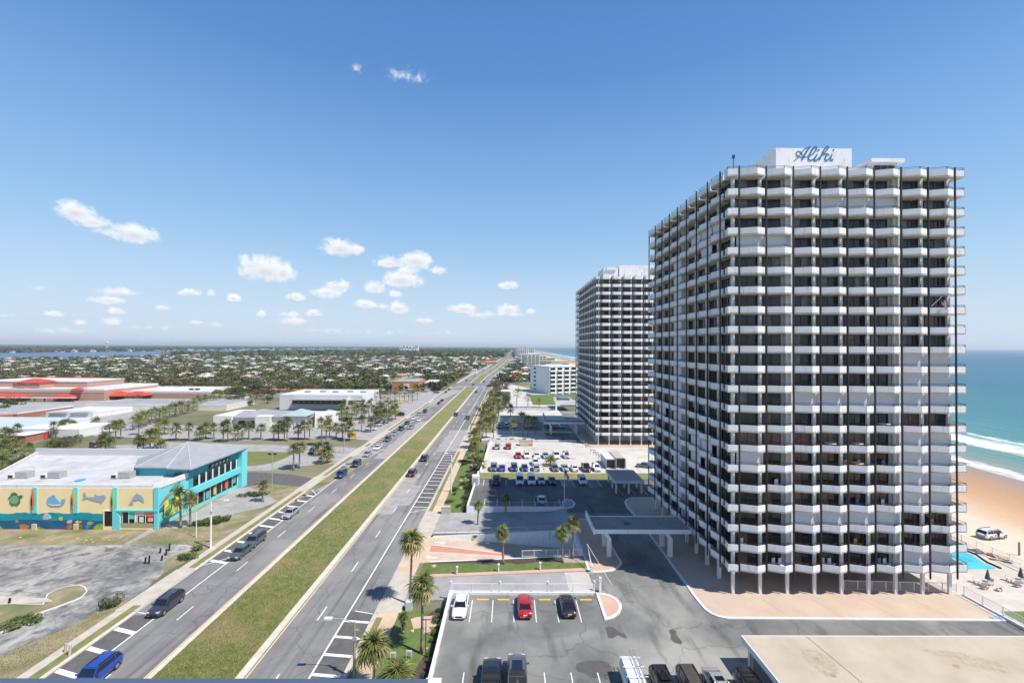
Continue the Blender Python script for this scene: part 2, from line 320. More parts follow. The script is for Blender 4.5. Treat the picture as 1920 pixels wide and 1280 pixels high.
sea_m = ramp_mat('sea_water', [(0,(.30,.25,.19)),(5,(.22,.24,.20)),(24,(.12,.235,.205)),(60,(.075,.215,.20)),(130,(.035,.165,.19)),(350,(.02,.12,.165)),(1600,(.016,.095,.16)),(6000,(.016,.088,.165))], .35, .05, 14, 0, 6000, foam_nodes, bump=1.0, bscale=.22, vec=(1,.35,1), spec=.18)
for e, d in zip(sea_m.node_tree.nodes['Color Ramp'].color_ramp.elements, range(20)): pass
sand_m = ramp_mat('beach_sand', [(-70,(.62,.53,.42)),(-44,(.58,.48,.37)),(-36,(.52,.355,.215)),(-27,(.46,.275,.145)),(-17,(.40,.24,.13)),(-8,(.33,.215,.155)),(0,(.27,.205,.17)),(8,(.24,.20,.17))], .8, .05, 9, -70, 8, None, bump=.3, bscale=1.2, vec=(1,.5,1), detail=8)
attr_grid('beach_sand', YS[1:], [-66, -50, -36, -24, -12, 0, 6], lambda d: -3.45+max(0, -d)/66*1.7-(.3 if d > 0 else 0), sand_m)
seaD = [0, 3, 8, 15, 30, 60, 100, 160, 250, 400, 800, 1600, 4000, 10000, 25000, 60000]
attr_grid('sea', YS, seaD, lambda d: -3.5, sea_m)
mb = MB()                                  # seawall
for a, b in zip(YS[1:], YS[2:]):
    if a > 1500: break
    xa, xb = shore(a)-66, shore(b)-66
    mb.prism([(xa-.5,a),(xa,a),(xb,b),(xb-.5,b)], -3.4, 1.05)
single('seawall', mb, kerb_gr, 'long concrete seawall along the back of the beach', 'seawall')
mb = MB(); rv = MB()
for a, b in zip([-500, 400, 900, 1300, 1800, 2400, 3200, 4500, 7000], [400, 900, 1300, 1800, 2400, 3200, 4500, 7000, 12000]):
    ea = -1090-60*math.sin(a/370.)-(-40 if a < 1200 else 60); eb = -1090-60*math.sin(b/370.)-(-40 if b < 1200 else 60)
    wa = -2010-70*math.sin(a/510.); wb = -2010-70*math.sin(b/510.)
    rv.quad((wa,a,.4), (ea,a,.4), (eb,b,.4), (wb,b,.4))
river_m = mat('river_water', (.03,.085,.16), .3, scale=.01, col2=(.04,.10,.19), bump=.4, bscale=.3, spec=.25)
struct('river', rv, river_m)
def sheet(name, poly, z, m, h=0.0, parent=None):
    mb = MB(); mb.prism(poly, z-.35, z, 0); return struct(name, mb, m, parent=parent)
# ------------------------------------------------------------------ road: everything follows x + bend(y)
RY = [-30, 20, 45, 60, 80, 100, 120, 150, 186, 222, 280, 340, 384]
RY2 = [423, 450, 480, 520, 560, 620, 700, 780, 860, 1000, 1150, 1300, 1440]
RY3 = RY2+[1800, 2300, 2900, 4000, 6000]
def strip(name, x0, x1, ys, z, m, h=None, kind='structure', mb=None):
    q = mb or MB()
    for a, b in zip(ys, ys[1:]):
        xa0, xa1, xb0, xb1 = x0+bend(a), x1+bend(a), x0+bend(b), x1+bend(b)
        if h is None: q.quad((xa0,a,z), (xa1,a,z), (xb1,b,z), (xb0,b,z))
        else: q.prism([(xa0,a),(xa1,a),(xb1,b),(xb0,b)], z-h, z)
    return q if mb else struct(name, q, m)
strip('road', -48.4, -17.0, RY+RY3, .02, asphalt)
q = MB()                                   # lighter concrete carriageway patches
for poly in ([(-24.0,147),(-17.3,147),(-17.3,184),(-24.0,184)], [(-27.4,92),(-24.1,92),(-24.1,121),(-27.4,121)], [(-27.4,97),(-21.6,97),(-21.6,111),(-27.4,111)], [(-41.7,137),(-37.9,137),(-37.9,205),(-41.7,205)], [(-48.2,107),(-45.2,107),(-45.2,119),(-48.2,119)]):
    zp_ = .0215+.0012*len(q.f); q.quad(*[(x, y, zp_) for x, y in ccw(poly)])
struct('road_patch', q, mat('road_concrete', (.27,.255,.24), .9, scale=.5, col2=(.36,.34,.32), bump=.1, detail=8))
# median with concrete kerb and grass
strip('median_kerb', -37.6, -27.55, RY, .15, kerb_gr, h=.2)
strip('median_grass', -36.95, -28.35, RY[:-1]+[383], .17, grass)
strip('median_kerb', -37.6, -27.55, RY2[:-1]+[1440], .15, kerb_gr, h=.2)
strip('median_grass', -36.95, -28.35, RY2, .17, grass)
q = MB()
for x0 in (-37.95, -27.4): strip('', x0, x0+.16, RY, .028, None, mb=q); strip('', x0, x0+.16, RY2, .028, None, mb=q)
struct('yellow_line', q, liney)
q = MB()                                   # white lines
strip('', -20.85, -20.65, RY, .028, None, mb=q); strip('', -20.85, -20.65, RY2, .028, None, mb=q); strip('', -45.0, -44.82, RY, .028, None, mb=q); strip('', -45.0, -44.82, RY2, .028, None, mb=q)
y = 32.1
while y < 900:
    for x0 in (-24.2, -41.9):
        q.quad((x0+bend(y),y,.03), (x0+.15+bend(y),y,.03), (x0+.15+bend(y+3),y+3,.03), (x0+bend(y+3),y+3,.03))
    y += 12.2
def hatch(q, x0, x1, ya, yb, step, w=.5, skew=0.):
    y = ya
    while y < yb:
        q.quad((x0,y,.03), (x1,y+skew,.03), (x1,y+w+skew,.03), (x0,y+w,.03)); y += step
hatch(q, -20.7, -17.5, 41, 57, 3.05, .42, -.35); hatch(q, -20.7, -17.5, 96.2, 146, 3.05, .3, -.4); hatch(q, -20.7, -17.5, 187, 213, 3.05, .3, -.4)
hatch(q, -48.0, -44.9, 30, 56, 3.5, .62, -.9); hatch(q, -48.0, -44.9, 71.8, 104, 3.5, .62, -.9); hatch(q, -48.0, -44.9, 122.5, 138, 3.3, .5, -.9); hatch(q, -48.0, -44.9, 152, 230, 3.3, .5, -.9)
for cx, cy, x1, y1 in ((-44.9, 57.5, -48.0, 58.2), (-48.0, 70.5, -44.9, 73.5), (-44.9, 104, -47.5, 107.6), (-17.5, 95, -20.7, 93), (-17.5,58,-20,58.6)):
    d = Vector((x1-cx, y1-cy)).normalized()*.16; q.quad((cx,cy,.031), (x1,y1,.031), (x1-d.y,y1+d.x,.031), (cx-d.y,cy+d.x,.031))
for x0 in (-24, -20.3, -41, -44.5):        # stop lines at the crossing
    q.quad((x0,380,.03), (x0+2.8,380,.03), (x0+2.8,380.9,.03), (x0,380.9,.03))
struct('road_marking', q, linew)
q = MB()
for x0, x1, ya, yb in ((-20.6,-17.45,30,58.4),(-20.6,-17.45,95.4,146.5),(-20.6,-17.45,186,213.5),(-48.0,-45.05,28,57.5),(-48.0,-45.05,71.6,105.5),(-48.0,-45.05,122,139),(-48.0,-45.05,152,232)):
    q.quad((x0,ya,.026), (x1,ya,.026), (x1,yb,.026), (x0,yb,.026))
struct('dark_asphalt_lane', q, asphalt_dk)
# kerbs and pavements on both sides
GAPR = [(57.5, 58), (60, 70.8), (71.4, 81.0), (82, 93), (147, 186)]
strip('gutter', -17.42, -16.85, RY, .05, conc, h=.1); strip('gutter', -17.42, -16.85, RY2, .05, conc, h=.1)
strip('gutter', -48.75, -48.2, RY, .05, kerb_gr, h=.1); strip('gutter', -48.75, -48.2, RY2, .05, kerb_gr, h=.1)
strip('pavement', -16.85, -14.2, RY, .11, mat('right_pavement', (.50,.36,.24), .9, scale=.3, col2=(.58,.46,.35), bump=.1, detail=7), h=.12)
strip('pavement', -51.0, -48.75, RY, .11, conc, h=.12)
strip('pavement', -16.85, -15, RY2, .11, conc, h=.12); strip('pavement', -51.0, -48.75, RY2, .11, conc, h=.12)
q = MB()
for a, b in ((30,57),(93.5,146),(187,384)): strip('', -16.8, -16.0, [a, b], .13, None, mb=q)
for a, b in ((30,59.5),(69.5,106),(119,139),(153,158),(182,213),(222,272),(290,384)): strip('', -48.7, -49.75+0, [a, b], .13, None, mb=q)
struct('verge', q, grass)
q = MB()
k = 62.0                                   # joints of the driveway aprons
for a, b in ((58.2, 69.0), (106.5, 118.5), (139.5, 152.5), (158.5, 181.5)):
    q.quad((-51.2,a,.122), (-48.3,a,.122), (-48.3,b,.122), (-51.2,b,.122))
for a, b in ((58, 67.5), (81.5, 93), (147, 186)):
    q.quad((-17.3,a,.122), (-13.9,a,.122), (-13.9,b,.122), (-17.3,b,.122))
struct('driveway_apron', q, conc)
for a, b, c, d, m in ((-14.2, -6, 30, 58.6, grass_g), (-14.2, -8, 92.8, 146, grass_g), (-14.2, -7, 186, 330, drygr)):
    sheet('lawn', [(a,c),(b,c),(b,d),(a,d)], .06, m)
# ------------------------------------------------------------------ left side ground sheets
def px(pts, z=0.0): return [G(x, y, z) for x, y in pts]
sheet('dry_grass', px([(-500,990),(230,990),(445,915),(600,890),(700,860),(306,1075),(60,1268),(-200,1500),(-900,1500)]), .03, drygr)
old = mat('weathered_asphalt', (.07,.073,.078), .95, scale=.35, col2=(.29,.285,.27), bump=.5, bscale=5, detail=15, contrast=(.36,.66), col3=(.42,.40,.36), s3=.06, c3=(.44,.60))
for n_ in old.node_tree.nodes:
    if n_.type == 'TEX_NOISE': n_.inputs['Roughness'].default_value = .8
streaks(old, (.6,.6,1), .53, .66, (.12,.12,.12))
sheet('old_car_park', px([(-500,1022),(0,1022),(350,1021),(372,1028),(340,1036),(312,1048),(308,1062),(306,1075),(264,1112),(240,1122),(205,1140),(190,1143),(130,1175),(20,1220),(0,1232),(-300,1400),(-600,1300)]), .06, old)
isl = px([(88,1116),(105,1107),(125,1101),(150,1098),(161,1102),(164,1110),(155,1120),(140,1127),(105,1140),(70,1152),(40,1168),(5,1186),(-200,1280),(-300,1220),(-200,1130),(0,1133),(80,1134)])
mb = MB(); mb.prism(isl, .0, .2); mb.prism(inset(isl, .14), .1, .21, 1); struct('planting_island', mb, [kerb_m, drygr])
sheet('path', px([(-100,1122),(0,1120),(90,1124),(100,1130),(0,1136),(-100,1142)]), .24, conc)
sheet('path', px([(232,1020),(242,1020),(292,995),(283,990)]), .05, conc_gr)
sheet('forecourt', px([(300,991),(340,972),(372,957),(420,929),(443,913),(470,914),(500,925),(520,940),(490,952),(440,962),(425,972),(395,968),(360,985),(330,990)]), .05, conc_gr)
sheet('side_drive', px([(380,886),(480,885),(545,889),(588,897),(566,912),(530,909),(500,906),(450,914),(400,920)]), .06, asphalt_dk)
sheet('concrete_lot', px([(-300,940),(-60,905),(60,870),(180,838),(300,828),(640,838),(722,842),(690,858),(655,868),(600,870),(560,874),(500,882),(447,883),(300,884),(0,900)]), .06, conc_gr)
sheet('lawn_patch', px([(440,846),(500,847),(543,848),(546,852),(530,861),(510,868),(480,873),(440,875)]), .10, mat('dull_grass', (.13,.15,.04), .95, scale=.3, col2=(.17,.17,.06), bump=.3))
sheet('arcade_lot', px([(150,806),(260,792),(400,800),(640,788),(690,772),(740,765),(790,770),(745,798),(700,826),(640,821),(430,826),(300,822),(180,818)]), .06, conc_gr)
sheet('restaurant_lot', px([(640,770),(700,742),(800,733),(868,732),(800,762),(720,786)]), .07, conc_gr)
sheet('school_lot', px([(-200,815),(0,800),(250,765),(420,750),(440,757),(260,790),(120,815),(60,830),(-100,840)]), .05, conc_gr)
sheet('school_yard', px([(-200,765),(0,755),(210,750),(400,748),(300,770),(120,778),(-200,790)]), .055, conc_gr)
sheet('field', px([(650,712),(760,703),(800,702),(735,722),(655,730),(640,722)]), .08, mat('field_grass', (.12,.17,.045), .95, scale=.05, col2=(.17,.19,.07), bump=.2))
sheet('side_road', px([(-100,700),(330,716),(450,718),(560,717),(620,712),(625,714),(560,721),(450,723),(300,722),(-100,706)]), .09, asphalt)
sheet('far_road', px([(560,694),(760,692),(850,690),(850,692),(760,695),(560,697)]), .09, asphalt)
# ------------------------------------------------------------------ right side decks
DZ = 1.2
def deck(name, poly, z, m, side=None, z0=-.05):
    mb = MB(); mb.prism(poly, z0, z, 1 if side else 0, top=0); return struct(name, mb, [m, side or m])
deck('car_park', [(-7.6,15),(61.6,15),(61.6,60.3),(-7.6,60.3)], DZ, lot_asph, white)
deck('drive_lane', [(11.9,60.3),(61.6,60.3),(61.6,90),(11.9,90)], DZ, lot_asph); deck('drive_lane', [(11.9,90),(61.6,90),(61.6,113),(11.9,113)], DZ, lot_shaded)
deck('car_park', [(-8.3,92.7),(11.9,92.7),(11.9,113),(-8.3,113)], DZ, lot_shaded, white)
deck('verge', [(-7.6,113),(61.6,113),(61.6,118.2),(-7.6,118.2)], DZ, grass)
deck('car_park', [(-7.4,118.2),(80,118.2),(80,156.5),(-7.4,156.5)], DZ+.01, conc_lt, white)
deck('pool_deck', [(61.6,15),(79,15),(80,90),(81,118.2),(61.6,118.2)], DZ-.25, mat('deck_paving', (.46,.41,.36), .85, scale=.5, col2=(.54,.49,.44), bump=.05))
deck('tower_base', [(-6.5,156.5),(85,156.5),(85,236),(-6.5,236)], .9, lot_asph, white)
deck('tower_plaza', [(26,148),(80,148),(80,205),(26,205)], 1.32, plaza_m, kerb_m)
def pad(name, poly, z0, h, m, kw=.35, kerb=kerb_m):
    mb = MB(); mb.prism(poly, z0-.3, z0+h, 0); mb.prism(inset(poly, kw), z0, z0+h+.006, 1); return struct(name, mb, [kerb, m])
pl = px([(1243,1036),(1262,1063),(1283,1091),(1297,1112),(1312,1131),(1321,1141),(1332,1149),(1346,1155),(1364,1158.5)], 1.32)+[(61.5,54.65),(61.5,99),(27.5,99),(25.8,97.8),(25,96),(24.7,93),(25,88)]
pad('tower_plaza', pl, DZ, .13, plaza_m)
pad('pink_paving', [(11.95,87.5)]+px([(1120,975),(1145,1017),(1160,1043),(1166,1052),(1166,1057),(1160,1063),(1148,1069),(1125,1072),(1103,1072)], 1.32)+[(11.95,67.0)], DZ, .13, pinkc)
pad('half_moon_island', px([(1117,1110),(1131,1111),(1144,1114),(1157,1121),(1165,1131),(1166,1139),(1161,1149),(1150,1157),(1134,1161)], 1.32), DZ, .13, pinkc)
isl2 = px([(1054,940),(1062,934),(1072,936),(1079,943),(1075,950),(1064,953),(1054,951)], 1.32)
pad('flagpole_island', isl2, DZ, .13, conc_gr, .3)
# approach ramps: west end at pavement level, east end at deck level
def zr(a, b, xa=-14.2, xb=11.9): return lambda x, y: a+(b-a)*min(1, max(0, (x-xa)/(xb-xa)))
def rampo(name, x0, x1, y0, y1, za, zb, m, side=None, lift=0.0, z0=-.1, kind=True):
    mb = MB(); mb.prism([(x0,y0),(x1,y0),(x1,y1),(x0,y1)], z0, lambda x, y: zr(za, zb)(x, y)+lift, 1 if side else 0, top=0); return struct(name, mb, [m, side or m])
rampo('ramp', -14.2, 11.9, 60.6, 66.6, .12, DZ+.005, conc_gr)
rampo('ramp', 8.4, 11.9, 60.75, 66.5, .12, DZ+.005, conc_lt, lift=.01)
rampo('ramp', -14.2, 9.0, 82.4, 92.5, .12, .62, conc_gr)
mb = MB(); mb.prism([(9.0,81.3),(11.9,81.3),(11.9,92.5),(9.0,92.5)], 0, lambda x, y: .62-.12*0+(DZ-.6)*min(1,max(0,(x-9)/2.9))); struct('ramp', mb, conc_gr)
rampo('ramp_kerb', -13.9, 9.0, 82.1, 82.45, .3, .85, kerb_m)
rampo('planted_strip', -14.0, 9.0, 81.3, 82.1, .2, .75, mulch)
rampo('pink_paving', -13.6, 11.9, 66.65, 67.5, .16, DZ+.10, pinkc)
rampo('planted_bank', -13.4, 11.9, 67.5, 71.2, .2, DZ+.14, grass_g)
mb = MB(); zz = lambda x, y: zr(.2, DZ+.14)(x, y)+.012
mp = [(-12,71.1),(-12.5,70.6),(-6,70.4),(-3,69.6),(-.5,70.2),(1.5,69.3),(5,69.9),(8,69.5),(11.8,69.6),(11.8,71.1)]
mb.prism(mp, 0, zz); struct('mulch_bed', mb, mulch)
mb = MB(); mb.prism([(8.4,69.3),(11.8,68.9),(11.8,71.1),(8.6,71.1)], 0, lambda x, y: zz(x, y)+.008); struct('gravel_bed', mb, mat('gravel', (.22,.16,.13), .95, scale=6, col2=(.5,.42,.36), bump=.6, detail=8))
for pts in ([(-9.6,40),(-6.5,38),(-7.7,59.6),(-9.4,59),(-11.2,56.6),(-8.9,55.4),(-9.0,51.5),(-10.2,47)], [(-10.5,104),(-8.6,96),(-8.6,140),(-10.4,138),(-11.2,124)]):
    sheet('mulch_bed', pts, .075, mulch)
sheet('red_paving', px([(770,1160),(780,1156),(830,1152),(828,1172),(775,1178)], .08), .085, pinkc)
# sunken drive
drv = lambda x, y: zr(.1, -2.0)(x, y)
mb = MB(); mb.prism([(-14.2,71.4),(11.7,71.4),(11.7,81.0),(-14.2,81.0)], -2.6, drv); struct('sunken_drive', mb, mat('tan_paving', (.46,.36,.26), .85, scale=.4, col2=(.54,.44,.34), detail=7))
mb = MB(); mb.prism([(-13.3,75.3),(-13.5,77.9),(4.5,76.3),(-13,75.2)][0:3], -2.5, lambda x, y: drv(x, y)+.008); struct('red_paving', mb, redp)
q = MB()
def flatline(q, a, b, w, z): d = (Vector(b)-Vector(a)).normalized()*w/2; q.quad((a[0]+d.y,a[1]-d.x,z(*a)), (b[0]+d.y,b[1]-d.x,z(*b)), (b[0]-d.y,b[1]+d.x,z(*b)), (a[0]-d.y,a[1]+d.x,z(*a)))
dz2 = lambda x, y: drv(x, y)+.016
flatline(q, (-13.3,75.2), (4.7,76.2), .15, dz2); flatline(q, (-13.4,78.0), (4.7,76.4), .15, dz2); flatline(q, (4.6,76.3), (11.5,76.3), .15, dz2)
for (x, y, s) in ((-12.2, 79.0, 1), (-12.6, 73.4, -1)):     # arrows
    flatline(q, (x-.9*s,y), (x+.3*s,y), .28, dz2); q.quad(*[(a, b, dz2(a, b)) for a, b in ((x+.3*s,y-.5),(x+1.2*s,y),(x+.3*s,y+.5))])
struct('road_marking', q, linew)
# walls: white retaining walls, each a thing
def wall(poly, z0, z1, label, m=white):
    mb = MB(); mb.prism(poly, z0, z1, 0); return single('retaining_wall', mb, m, label, 'wall')
wall([(-7.95,20),(-7.6,20),(-7.6,60.6),(-7.95,60.6)], -.05, 1.75, 'long white wall along the left edge of the near car park')
wall([(-7.6,60.25),(11.6,60.25),(11.6,60.6),(-7.6,60.6)], -.05, 1.55, 'low white wall behind the white, red and black cars')
wall([(-13.8,81.0),(11.9,81.0),(11.9,81.3),(-13.8,81.3)], -2.5, lambda x, y: zr(.15, DZ+.2)(x, y), 'tall white wall on the far side of the sunken tan driveway')
wall([(11.65,71.2),(11.95,71.2),(11.95,81.0),(11.65,81.0)], -2.5, DZ+.2, 'white end wall of the sunken driveway')
wall([(-12.5,71.15),(11.65,71.15),(11.65,71.4),(-12.5,71.4)], -2.5, lambda x, y: zr(.22, DZ+.2)(x, y), 'low white kerb wall between palm bed and sunken driveway')
wall([(-8.4,92.5),(11.7,92.5),(11.7,92.8),(-8.4,92.8)], 0, DZ+.25, 'white wall below the dark shaded car park')
wall([(-8.75,92.5),(-8.4,92.5),(-7.9,118.2),(-8.25,118.2)], 0, 1.7, 'white wall on the left edge of the shaded car park')
wall([(-7.8,118.2),(-7.45,118.2),(-6.3,156),(-6.7,156)], 0, 1.8, 'white wall on the left edge of the bright concrete car park')
wall([(61.6,40),(61.85,40),(61.85,60.2),(61.6,60.2)], 0.9, 1.55, 'low kerb wall at the right end of the plaza beside the fence')
mb = MB(); mb.box(-8.9,-7.2,107.6,109.2,1.2,3.4); mb.box(-8.6,-7.5,107.5,107.6,1.6,2.9,1)
single('utility_enclosure', mb, [white, metal_gr], 'white box enclosure at the corner of the shaded car park', 'enclosure')
mb = MB(); mb.box(-8.0,-6.5,42.7,43.9,1.2,2.2); single('wall_pier', mb, white, 'white square pier at the bottom left corner of the near car park', 'pier')
# stall lines, stops
q = MB(); z = DZ+.01
def ln(x0, y0, x1, y1, w=.11): flatline(q, (x0,y0), (x1,y1), w, lambda x, y: z)
for x in (-4.73,-2.0,.72,3.46,6.2,8.98): ln(x, 54.3, x, 59.0)
for k in range(9): ln(-4.5+2.75*k-.0, 40.5, -4.5+2.75*k, 46.0)
for k in range(8):  ln(-6.2+2.75*k, 107.5, -6.2+2.75*k, 112)
for k in range(7): ln(-5.2+2.75*k*.98, 93.2, -5.2+2.75*k*.98, 98)
for cx in (14.5, 21.0):
    for k in range(5): ln(cx-1.2, 106.5+k*1.1, cx+1.2, 107.6+k*1.1)
    ln(cx-1.3, 106.3, cx-1.3, 112); ln(cx+1.3, 106.3, cx+1.3, 112)
for k in range(18): ln(-5+2.9*k, 119, -5+2.9*k, 124.5)
for k in range(3): ln(26.0+2.8*k, 100.8, 26.0+2.8*k, 106.0)
struct('stall_lines', q, linew)
for i, x in enumerate((-3.37, -.64, 4.83, 10.3)):
    mb = MB(); mb.box(x-.78, x+.78, 58.9, 59.1, DZ, DZ+.12)
    single('wheel_stop', mb, stopy, ['yellow wheel stop just right of the white car','yellow wheel stop just left of the red car','yellow wheel stop between the red and black cars','yellow wheel stop right of the black car'][i], 'wheel stop', 'yellow wheel stops')
stain = mat('puddle_stain', (.085,.08,.07), .6, scale=2, col2=(.11,.10,.085))
def blob(c, pts):
    mb = MB(); mb.prism(px(pts, DZ), DZ-.01, DZ+.008); struct('stain', mb, stain)
blob(0, [(1135,1176),(1141,1173),(1152,1176),(1158,1183),(1171,1187),(1177,1196),(1168,1194),(1158,1190),(1149,1196),(1140,1195)])
blob(0, [(1254,1181),(1260,1178),(1268,1182),(1268,1189),(1280,1203),(1277,1207),(1264,1204),(1257,1197),(1258,1190)])
blob(0, [(1082,1243),(1097,1238),(1125,1237),(1140,1241),(1148,1252),(1150,1264),(1130,1269),(1108,1270),(1098,1262),(1084,1258),(1079,1252)])
mb = MB(); mb.prism(px([(1612,1168),(1640,1166),(1655,1169),(1668,1172),(1660,1176),(1630,1177),(1615,1174)][::-1], 1.33), 1.32, 1.342) if False else None
for x0 in (34.0, 40.5, 47.2, 54.0):
    q2 = MB(); flatline(q2, (x0+1.2,54.85), (x0-.2,59.4), .035, lambda x, y: 1.342); struct('paving_joint', q2, mat('joint_brown', (.30,.20,.14), .9))
blob(0, [(1132,1268),(1142,1268),(1144,1273),(1134,1274)])
# ------------------------------------------------------------------ fences
def fence(p0, p1, z, h, label, n, m, zb=None, cat='fence', pick=.14):
    zb = z if zb is None else zb
    r = root('metal_fence', (*p0, z), label, cat); a = Vector((*p0, z)); b = Vector((*p1, zb)); Ln = (b-a).length; up = Vector((0,0,1))
    part('top_rail', MB().tube(a+up*h, b+up*h, .04, n=6), m, r); part('bottom_rail', MB().tube(a+up*.12, b+up*.12, .03, n=6), m, r)
    for k in range(n+1):
        c = a.lerp(b, k/n); part('post', MB().box(c.x-.045, c.x+.045, c.y-.045, c.y+.045, c.z, c.z+h+.05), m, r)
    mb = MB(); k = 0.0
    while k < Ln:
        c = a.lerp(b, k/Ln); mb.tube(c+up*.12, c+up*h, .014, n=4, cap=False); k += pick
    part('picket', mb, m, r, stuff=True); return r
fence((-7.6,60.42), (11.5,60.42), 1.55, 1.05, 'white picket railing on the wall behind the white, red and black cars', 7, metal_wh)
fence((-8.2,92.65), (11.6,92.65), DZ+.25, 1.0, 'white railing along the front of the shaded car park', 10, metal_gr)
fence((-13.6,81.15), (11.7,81.15), .16, 1.0, 'grey railing on top of the tall sunken driveway wall', 12, metal_gr, zb=DZ+.2)
fence((2.2,71.28), (11.7,71.28), DZ-.1, 1.0, 'white handrail between palm bed and sunken driveway', 5, metal_wh, zb=DZ+.2)
fence((61.72,41), (61.72,60), 1.55, 1.1, 'white picket fence running along the right end of the plaza', 8, metal_wh)
fence((46.5,61.5), (61.6,60.9), DZ+.1, 1.3, 'white picket fence between the right-hand columns of the near tower', 8, metal_wh)
fence((79.3,50), (79.3,90), DZ-.1, 1.15, 'pale railing on the seawall between pool deck and beach', 16, metal_wh)
fence((-6,175), (25,175), 1.0, 1.0, 'long pale railing in front of the far tower car park', 12, metal_gr)
# ------------------------------------------------------------------ balcony rail close to the camera
r = root('balcony_rail', (-.9, 1.2, CAM_H-1.4), 'blue grey metal balcony rail crossing the bottom left edge close up', 'railing')
zc = CAM_H-.905
rm_ = mat('rail_metal', (.16,.20,.26), .35, metal=.6)
part('top_rail', MB().box(-1.8, -.22, 1.175, 1.235, zc-.045, zc-.012), rm_, r)
part('glass_panel', MB().box(-1.8, -.22, 1.2, 1.21, zc-1.0, zc-.045), mat('rail_glass', (.6,.7,.75), .1), r)
# ================================================================== the two towers
win_dark = mat('dark_glass', (.010,.011,.014), .06, spec=.5)
win_mid = mat('tinted_glass', (.016,.015,.016), .12, scale=.5, col2=(.03,.027,.026), spec=.4)
win_tan = mat('curtained_glass', (.07,.046,.033), .15, scale=1.3, col2=(.14,.10,.075), spec=.4)
win_gry = mat('grey_curtain_glass', (.075,.074,.074), .15, scale=1.3, col2=(.17,.165,.16), spec=.4)
frame_m = mat('bronze_frame', (.022,.018,.016), .4)
shut_m = mat('shutter_white', (.62,.62,.65), .65, scale=1.0, col2=(.66,.66,.69))
post_m = mat('black_post', (.015,.014,.015), .5)
PIT = 3.68; LPIT = 3.95; FH = 2.67
def window_mesh(w, h, variant, rs):
    mb = MB(); mb.box(0, w, 0, .06, 0, .07); mb.box(0, w, 0, .06, h-.06, h)
    n = 3 if w > 2.6 else 2
    xs = [0, w*.16, w*.56, w] if n == 3 else [0, w*.5, w]
    for i, x in enumerate(xs): mb.box(max(0, x-.035), min(w, x+.035), .0, .07, .07, h-.06)
    return mb.mesh('window', [frame_m])
def pane_mesh(w, h, combo):
    mb = MB(); xs = [0, w*.16, w*.56, w] if w > 2.6 else [0, w*.5, w]
    for i in range(len(xs)-1): mb.quad((xs[i],.05,.07), (xs[i+1],.05,.07), (xs[i+1],.05,h-.06), (xs[i],.05,h-.06), m=combo[i])
    # pleats of drawn curtains: narrow darker gaps
    return mb.mesh('pane', [win_dark, win_mid, win_tan, win_gry])
rs = random.Random(3)
WIN = {}
for w, h in ((2.8, 2.36), (2.95, 2.36), (3.45, 2.36)):
    WIN[w] = (window_mesh(w, h, 0, rs), [pane_mesh(w, h, c) for c in ((0,0,0),(0,1,0),(1,1,0),(1,1,1),(0,3,1),(3,3,1),(1,0,3),(2,2,1),(2,2,2),(1,2,2),(0,2,0),(0,0,1))])
def parapet_mesh(pts, slab, h=.95, t=.1):
    # pts: outer edge of the balcony in plan, slab: rest of the outline back at the facade
    mb = MB(); mb.prism(pts+slab, 0, .16, 1)
    for a, b in zip(pts, pts[1:]):
        A = Vector(a); B = Vector(b); d = (B-A).normalized()*t; nrm = Vector((-d.y, d.x))
        if sum((Vector(q)-A).dot(nrm) for q in slab) < 0: nrm = -nrm
        mb.prism([tuple(A), tuple(B), tuple(B+nrm), tuple(A+nrm)], -.02, h, 0)
    return mb.mesh('balcony', [white, mat('slab_soffit', (.60,.56,.50), .8)])
def rail_mesh(pts, slab, h=.95):
    mb = MB()
    for a, b in zip(pts, pts[1:]):
        A = Vector((*a, 0)); B = Vector((*b, 0)); 
        A2 = A+(B-A)*.03; B2 = B-(B-A)*.03; inn = (Vector((*slab[0], 0))+Vector((*slab[-1], 0)))/2-(A+B)/2; inn = Vector((inn.x, inn.y, 0)).normalized()*.05
        A2 += inn; B2 += inn
        mb.tube(A2+Vector((0,0,h+.33)), B2+Vector((0,0,h+.33)), .028, n=4); mb.tube(A2+Vector((0,0,h+.15)), B2+Vector((0,0,h+.15)), .016, n=4)
        mb.tube(A2+Vector((0,0,h-.02)), A2+Vector((0,0,h+.33)), .024, n=4); mb.tube(B2+Vector((0,0,h-.02)), B2+Vector((0,0,h+.33)), .024, n=4)
    return mb.mesh('railing', [metal_dk])
fpts = [(.16,.12),(2.22,-.58),(PIT-.18,-.1)]; fsl = [(PIT-.18,2.5),(.16,2.5)]          # front bay, origin at post k
lpts = [(.25,LPIT-.16),(-.45,LPIT-1.2),(.10,.16)]; lsl = [(2.5,.12),(2.5,LPIT-.12)]      # left bay, origin at near post
F_BAL = parapet_mesh(fpts, fsl); F_RAIL = rail_mesh(fpts, fsl); L_BAL = parapet_mesh(lpts, lsl); L_RAIL = rail_mesh(lpts, lsl)
cpts = [(-1.15,1.55),(-1.5,.02),(-.14,-.12)]; csl = [(.1,3.0),(1.3,3.0)]
C_BAL = parapet_mesh(cpts, [(-.14,2.5),(-1.15,2.5)]); C_RAIL = rail_mesh(cpts, [(-.14,2.5),(-1.15,2.5)])
epts = [(.12,-.1),(1.35,-.1),(1.35,5.5)]; E_BAL = parapet_mesh(epts, [(.12,5.5)]); E_RAIL = rail_mesh(epts, [(-.6,5.4),(.12,5.4)])
f2pts = [(.05,.12),(.75,-.3),(PIT-.75,-.3),(PIT-.05,.12)]
F2_BAL = parapet_mesh(f2pts, fsl); F2_RAIL = rail_mesh(f2pts, fsl)
